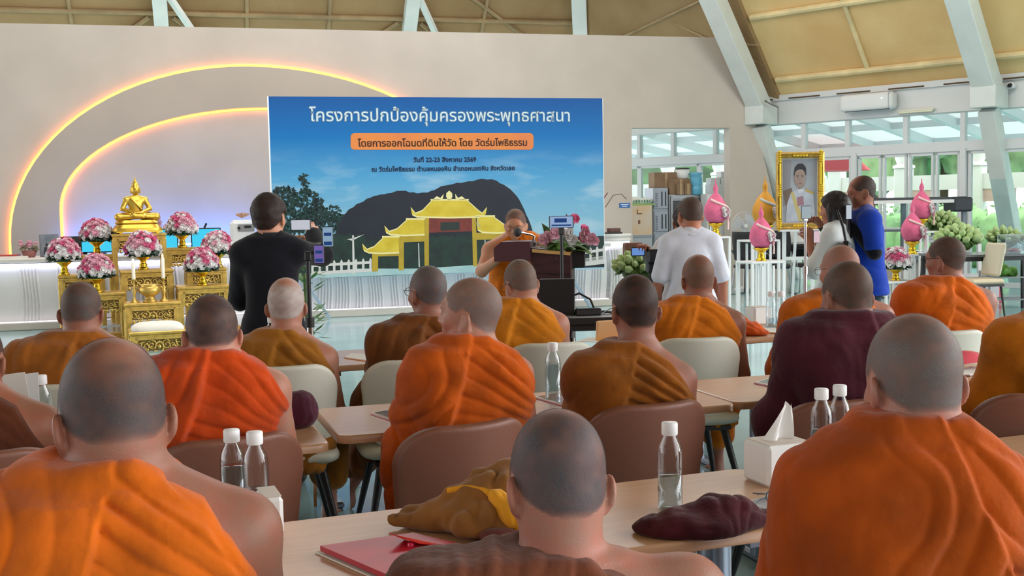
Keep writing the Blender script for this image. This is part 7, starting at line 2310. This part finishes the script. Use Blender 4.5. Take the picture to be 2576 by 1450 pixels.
M['screen_glow'] = emitter('phone_screen', (150, 176, 214), .9)
def phone(name, label, c, w, h, rot, cat='phone', scr=M['screen_glow'], pics=True):
    r = thing(name, label, cat, c, rot)
    MB().box((0, 0, 0), (w, .010, h), bev=.004).build('case', M['black_plastic'], r)
    MB().box((0, -.0056, 0), (w * .92, .002, h * .92)).build('screen', scr, r)
    if pics:
        mb = MB()
        if w > h: mb.box((-.005, -.0072, .01), (w * .5, .001, h * .35)); mb.box((0, -.0072, -h * .28), (w * .8, .001, h * .12))
        else: mb.box((0, -.0072, h * .12), (w * .7, .001, h * .16)); mb.box((0, -.0072, -h * .32), (w * .75, .001, h * .18))
        mb.build('screen_image', emitter('screen_dark', (44, 74, 130), .8), r)
    return r
def tripod(label, u, v_top, y, m1, m2, fan=.28, bar_=.012):
    p = aty(u, v_top, y)
    r = thing('tripod', label, 'tripod', (p.x, y, 0), .2)
    MB().cyl((0, 0, .35), (0, 0, p.z * .72), bar_ * 1.5, None, 12).build('pole', m1, r); MB().cyl((0, 0, p.z * .72), (0, 0, p.z), bar_, None, 12).build('inner_pole', m2, r)
    MB().cyl((0, 0, p.z * .70), (0, 0, p.z * .74), bar_ * 2.0).build('collar', m2, r); MB().box((0, 0, p.z - .01), (.035, .03, .05), bev=.005).build('clamp', m2, r)
    for k in range(3):
        a = k * 2.094 + .5; MB().bar((0, 0, .42), (fan * math.cos(a), fan * math.sin(a), .008), .016, .016).build('leg', m1, r)
    return r, p
r, p = tripod('black and silver tripod holding a phone in front of the lectern', 1412, 578, 7.6, M['chrome'], M['black_metal'])
phone('smartphone', 'phone filming sideways on the tripod in front of the lectern', p + Vector((0, -.02, .052)), .165, .080, -.05)
p = aty(1404, 748, 7.2); r = thing('monitor_panel', 'black slanted panel on a thin pole below the lectern', 'monitor', (p.x, 7.2, 0), -.1)
mb = MB(); mb.prism([(-.10, .62), (-.115, 1.04), (.105, 1.04), (.10, .78), (.07, .62)], -.02, .03); mb.build('panel', mat('panel_black', (20, 20, 24), .5), r)
MB().cyl((.09, .01, 0), (.09, .01, .66), .012).build('pole', M['chrome'], r); MB().lathe([(.16, 0), (.16, .015), (.02, .03), (0, .03)], (.09, .01, 0), 18).build('foot', M['black_metal'], r)
# low table with cables
tl, tr = aty(1440, 803, 7.0), aty(1545, 797, 7.0)
dt, dth = desk('low dark topped folding table with cables on castors before the banner stand', 1492, 800, 7.0, .62, .45, .12, mat('grey_top', (150, 152, 152), .35), M['black_plastic'], None, 'folding_table')
for sx in (-1, 1): 
    for sy in (0, 1): MB().cyl((sx * .28 - .012, .05 + sy * .35, .028), (sx * .28 + .012, .05 + sy * .35, .028), .028).build('castor', M['black_plastic'], dt)
for k, (u, v, lab, sz) in enumerate(((1480, 795, 'larger black power adapter on the low cable table', (.16, .07, .045)), (1458, 797, 'flat black power adapter at the left on the low cable table', (.12, .06, .03)))):
    p = aty(u, v, 7.16 + .06 * k); r = thing('power_adapter', lab, 'adapter', (p.x, p.y, dth + .001), .2, 'black power adapters'); MB().box((0, 0, sz[2] / 2), sz, bev=.008).build('case', M['black_plastic'], r); MB().tube([(.06, 0, .02), (.12, .03, .02), (.15, 0, .008), (.18, .04, .006)], .005, 6).build('plug_lead', M['black_plastic'], r)
r = thing('cable', 'black cable looping over the low table', 'cable', (dt.location.x - .05, dt.location.y + .22, dth + .006), 0)
MB().tube([(-.20, 0, 0), (-.14, 0, .02), (-.10, .02, .10), (-.02, .02, .13), (.05, .0, .09), (.08, -.01, .015), (.14, .02, .006), (.2, 0, .004)], .007, 8).build('lead', M['black_plastic'], r)
MB().tube([(.12, -.04, .004), (.18, .0, .03), (.22, -.03, .05), (.20, -.08, .02), (.24, -.10, .004)], .003, 6).build('thin_lead', mat('grey_lead', (150, 156, 160), .5), r)

# ------------------------------------------------------------------ man in black photographing
root, T, inf = stander('man in a black suit holding up a phone to photograph the stage', 676, 490, 6.2, .22, head_yaw=-.42, head_pitch=.02, skin_rgb=(196, 150, 122), hair_rgb=(34, 24, 22),
    la=((-.175, .16, 1.02), (.10, .36, 1.30)), ra=((.285, .14, 1.255), (.24, .34, 1.385)), hair_t=.016, nape=-.088, width=.85, curl=(1.2, 1.3), seed=4,
    top=dict(name='suit_jacket', rgb=(22, 24, 32), z0=.74, sleeve=(1.85, 1.8), off=.022, flare=.035, collar=(20, 22, 28)), bottom=(26, 28, 36))
p = aty(757, 566, 5.86)
phone('smartphone', 'white framed phone held up sideways by the man in black', p, .105, .055, -.1, scr=emitter('bright_screen', (206, 208, 220), .85), pics=False)
r, p = tripod('black selfie stick tripod with two phones beside the man in black', 774, 640, 5.9, M['chrome'], M['black_metal'])
mb = MB(); q1 = aty(800, 632, 5.9) - Vector(r.location); q2 = aty(820, 600, 5.9) - Vector(r.location); q0 = Vector((0, 0, p.z))
Rr = Matrix.Rotation(-.2, 3, 'Z')
mb.tube([q0, Rr @ Vector(q1), Rr @ Vector(q2)], .008, 6); mb.build('arm', M['black_metal'], r)
phone('smartphone', 'upper upright phone filming on the tripod beside the man in black', aty(825, 596, 5.86), .055, .108, -.05, scr=emitter('scr_a', (150, 180, 206), .8))
phone('smartphone', 'lower upright phone filming on the tripod beside the man in black', aty(803, 640, 5.84), .052, .098, -.1, scr=emitter('scr_b', (130, 110, 190), .7))
p = aty(766, 720, 7.3); r = thing('potted_plant', 'green leafy plant behind the man in black', 'plant', (p.x, 7.3, 0), 0)
MB().lathe([(.10, 0), (.13, .22), (.14, .24), (.12, .24), (0, .2)], n=18).build('pot', mat('pot_white', (220, 220, 216), .5), r)
mb = MB(); rnd = random.Random(4)
for i in range(90):
    a = rnd.uniform(0, 6.28); z = rnd.uniform(.35, 1.14); q = Vector((.07 * math.cos(a), .07 * math.sin(a), z)); d = Vector((math.cos(a), math.sin(a), rnd.uniform(-.3, .8))).normalized(); w = d.cross(Vector((0, 0, 1))).normalized() * .02
    mb.add([q, q + d * .05 + w, q + d * .11, q + d * .05 - w], [(0, 1, 2, 3)])
mb.build('leaves', mat('plant_green', (96, 150, 80), .6, var=.3, var_scale=8), r); MB().tube([(0, 0, .2), (.01, 0, .7), (0, .01, 1.1)], .012, 6).build('stem', M['lotus_leaf'], r)

# ------------------------------------------------------------------ man in white, camera, lotus pot
root, T, inf = stander('man in a white short sleeved shirt seen from behind with a wrist watch', 1735, 497, 7.7, -.02, head_yaw=.30, head_pitch=.20, skin_rgb=(176, 122, 96), hair_rgb=(64, 52, 46),
    la=((-.215, .02, .98), (-.25, .10, .74)), ra=((.215, .0, .98), (.23, .06, .74)), hair_t=.006, hair_alpha=.9, nape=-.07, width=.84, seed=6, curl=(.8, .8),
    top=dict(name='white_shirt', rgb=(226, 230, 244), z0=.66, sleeve=(.85, .85), off=.020, flare=.045, collar=(232, 236, 246)), bottom=(60, 60, 66))
wv = np.array((-.25, .10, .74)); ev = np.array((-.215, .02, .98)); wc = wv + (ev - wv) * .16
mb = MB(); dd = Vector((ev - wv)).normalized(); mb.cyl(Vector(wc) - dd * .012, Vector(wc) + dd * .012, .036, None, 18); mb.build('watch_band', M['black_plastic'], root)
mb = MB(); mb.box(Vector(wc) + Vector((-.034, -.012, 0)), (.014, .036, .036), bev=.004); mb.build('watch_face', M['chrome'], root)
gl = MB()
for q in (-1, 1): gl.tube([T(q * .080, -.005, .004), T(q * .078, .05, .006), T(q * .066, .100, .004)], .0024, 6)
gl.build('glasses', M['black_plastic'], root)
root, T, inf = stander('person hidden behind the man in white reaching an arm to the camcorder', 1722, 540, 8.32, -.02, skin_rgb=(150, 96, 72), la=((-.26, -.10, 1.10), (-.33, -.33, 1.19)), hair_t=.012, width=.92, height=1.50,
    top=dict(name='white_shirt', rgb=(214, 216, 220), z0=.62, sleeve=(.6, .6), off=.012, flare=.02), bottom=(70, 70, 76), curl=(.9, .5), vox=.012, vh=.009)
p = aty(1628, 645, 7.9); r = thing('camcorder_tripod', 'black camcorder with an open blue screen on a tripod', 'camera', (p.x, 7.9, 0), .1)
z = p.z
MB().box((.03, 0, z + .0), (.09, .17, .10), bev=.015).build('camera_body', M['black_plastic'], r); MB().cyl((.03, .08, z + .01), (.03, .16, z + .01), .036).build('lens', M['black_plastic'], r)
s = MB().box((-.072, -.03, z + .035), (.10, .012, .062), bev=.004).build('flip_screen', M['black_plastic'], r); MB().box((-.072, -.0372, z + .035), (.085, .002, .050)).build('screen_image', emitter('cam_screen', (110, 150, 214), .9), s)
MB().box((.03, 0, z - .08), (.07, .09, .07), bev=.01).build('tripod_head', M['black_plastic'], r); MB().bar((.04, -.03, z - .09), (.05, -.22, z - .20), .018, .018).build('pan_handle', M['black_plastic'], r)
MB().cyl((.03, 0, z - .10), (.03, 0, .5), .018).build('column', M['black_metal'], r)
for k in range(3):
    a = k * 2.094 + 1.0; MB().bar((.03, 0, z - .18), (.03 + .34 * math.cos(a), .34 * math.sin(a), .01), .022, .022).build('leg', M['black_metal'], r)
p = aty(1612, 705, 8.9); r9 = thing('wooden_stand', 'brown wooden stand under the green lotus pot by the camcorder', 'stand', (p.x, 8.9, 0), 0)
M['brown_wood'] = mat('brown_wood', (112, 66, 46), .5, var=.2, var_scale=8)
hz = p.z - .04
MB().box((0, 0, hz - .02), (.34, .34, .04), bev=.006).build('top', M['brown_wood'], r9)
for sx in (-1, 1):
    for sy in (-1, 1): MB().box((sx * .14, sy * .14, (hz - .04) / 2), (.04, .04, hz - .04)).build('leg', M['brown_wood'], r9)
lotus_bowl('pot of green lotus buds on the brown stand by the camcorder', (p.x, 8.9, hz), .20, 40, 12, .06, False)
q = aty(1592, 632, 9.35); rb = thing('wooden_box', 'small brown wooden box on a thin post behind the camcorder', 'box', (q.x, 9.35, 0), .1)
MB().box((0, 0, q.z), (.15, .12, .14), bev=.01).build('box', M['brown_wood'], rb); MB().cyl((0, 0, 0), (0, 0, q.z - .06), .016).build('post', M['black_metal'], rb); MB().lathe([(.14, 0), (.14, .012), (0, .02)], n=16).build('foot', M['black_metal'], rb)

# ------------------------------------------------------------------ woman in white and man in blue on the right
root, T, inf = stander('woman with long dark hair in a loose white blouse filming with a phone', 2098, 505, 8.4, .95, head_yaw=.05, head_pitch=.10, skin_rgb=(176, 124, 100), hair_rgb=(30, 22, 24), female=True, hair_t=.018, nape=-.10,
    la=((-.20, .10, 1.0), (-.15, .16, 1.20)), ra=((.19, .12, 1.02), (.02, .19, 1.23)), width=.92, seed=9, curl=(.9, .9), height=1.56,
    top=dict(name='white_blouse', rgb=(226, 230, 230), z0=.74, sleeve=(1.25, 1.25), off=.022, flare=.07), bottom=(96, 104, 112))
F = Field(axis(-.12, .12, .007), axis(-.16, .12, .007), axis(1.18, 1.62, .007))
hc = T(0, 0, 0)
F.ell(tuple(hc + np.array((0, -.022, .030))), (.083, .104, .096), .02); F.cap(tuple(hc + np.array((0, -.055, -.02))), tuple(hc + np.array((0, -.085, -.22))), .066, .046, .05)
for q in (-1, 1): F.cap(tuple(hc + np.array((q * .075, .0, .01))), tuple(hc + np.array((q * .075, -.01, -.17))), .026, .02, .03)
P, Q = F.mesh(); N = vnormals(P, Q); P = P + N * (.004 * pleat(P[:, 0] * 60 + P[:, 1] * 40 + vnoise(P, 12, 3)))[:, None]
np_mesh('long_hair', P, Q, mat('dark_hair', (30, 22, 24), .45, var=.3, var_scale=50), root)
r, p = tripod('thin silver tripod with a phone in front of the woman in white', 2026, 545, 8.2, M['chrome'], M['chrome'], .24, .010)
phone('smartphone', 'phone on the thin silver tripod in front of the gold framed portrait', p + Vector((0, -.02, .03)), .075, .095, .1, scr=emitter('scr_c', (176, 190, 196), .8), pics=False)
p = aty(2053, 596, 8.1); phone('smartphone', 'small pink phone held by the woman in white', p, .06, .09, .5, scr=emitter('scr_d', (226, 196, 206), .9), pics=False)
root, T, inf = stander('balding man in a royal blue polo shirt standing sideways with a shoulder bag', 2166, 443, 8.5, 1.45, head_yaw=.08, head_pitch=.22, skin_rgb=(150, 100, 78), hair_rgb=(46, 40, 38), hair_t=.006, bald=[(.05, .08, .085, 1.0), (.0, .1, .06, .6)], hair_alpha=.85,
    la=((-.26, -.02, 1.12), (-.14, .14, 1.33)), ra=((.24, .14, 1.14), (.04, .32, 1.33)), width=1.12, seed=11, curl=(1.1, 1.1), fat=.006,
    top=dict(name='polo_shirt', rgb=(24, 62, 170), z0=.80, sleeve=(.75, .75), off=.018, flare=.025, collar=(20, 26, 62)), bottom=(40, 56, 74))
V = Field(axis(-.40, .40, .010), axis(-.2, .55, .010), axis(.9, 1.5, .010))
for (e, w, q) in (((-.26, -.02, 1.12), (-.14, .14, 1.33), -1), ((.24, .14, 1.14), (.04, .32, 1.33), 1)):
    s0 = np.array((q * inf['sh'], 0, inf['zs'])); e = np.array(e); w = np.array(w)
    V = Field(axis(-.40, .40, .010), axis(-.2, .55, .010), axis(.9, 1.5, .010))
    V.cap(s0 + (e - s0) * .72, e, .052, .050, .02); V.cap(e, e + (w - e) * .9, .050, .036, .02)
    P, Q = V.mesh(); np_mesh('arm_sleeve', P, Q, cloth_mat('sleeve_black', (18, 20, 30)), root)
p = aty(2134, 534, 8.25); phone('camera_phone', 'silver phone held close to his chest by the man in blue', p, .06, .11, .6, scr=emitter('scr_e', (210, 220, 230), .8), pics=False)
b = thing('shoulder_pouch', 'black pouch with a strap hanging at the side of the man in blue', 'bag', aty(2128, 620, 8.15), 1.3)
MB().box((0, 0, -.06), (.16, .08, .20), bev=.025).build('pouch', M['black_plastic'], b); MB().tube([(-.05, 0, .03), (-.03, .02, .14), (.06, .06, .26)], .010, 6).build('strap', M['black_plastic'], b); MB().box((0, -.042, -.05), (.10, .01, .12), bev=.004).build('pocket', mat('pocket_grey', (58, 60, 66), .6), b)
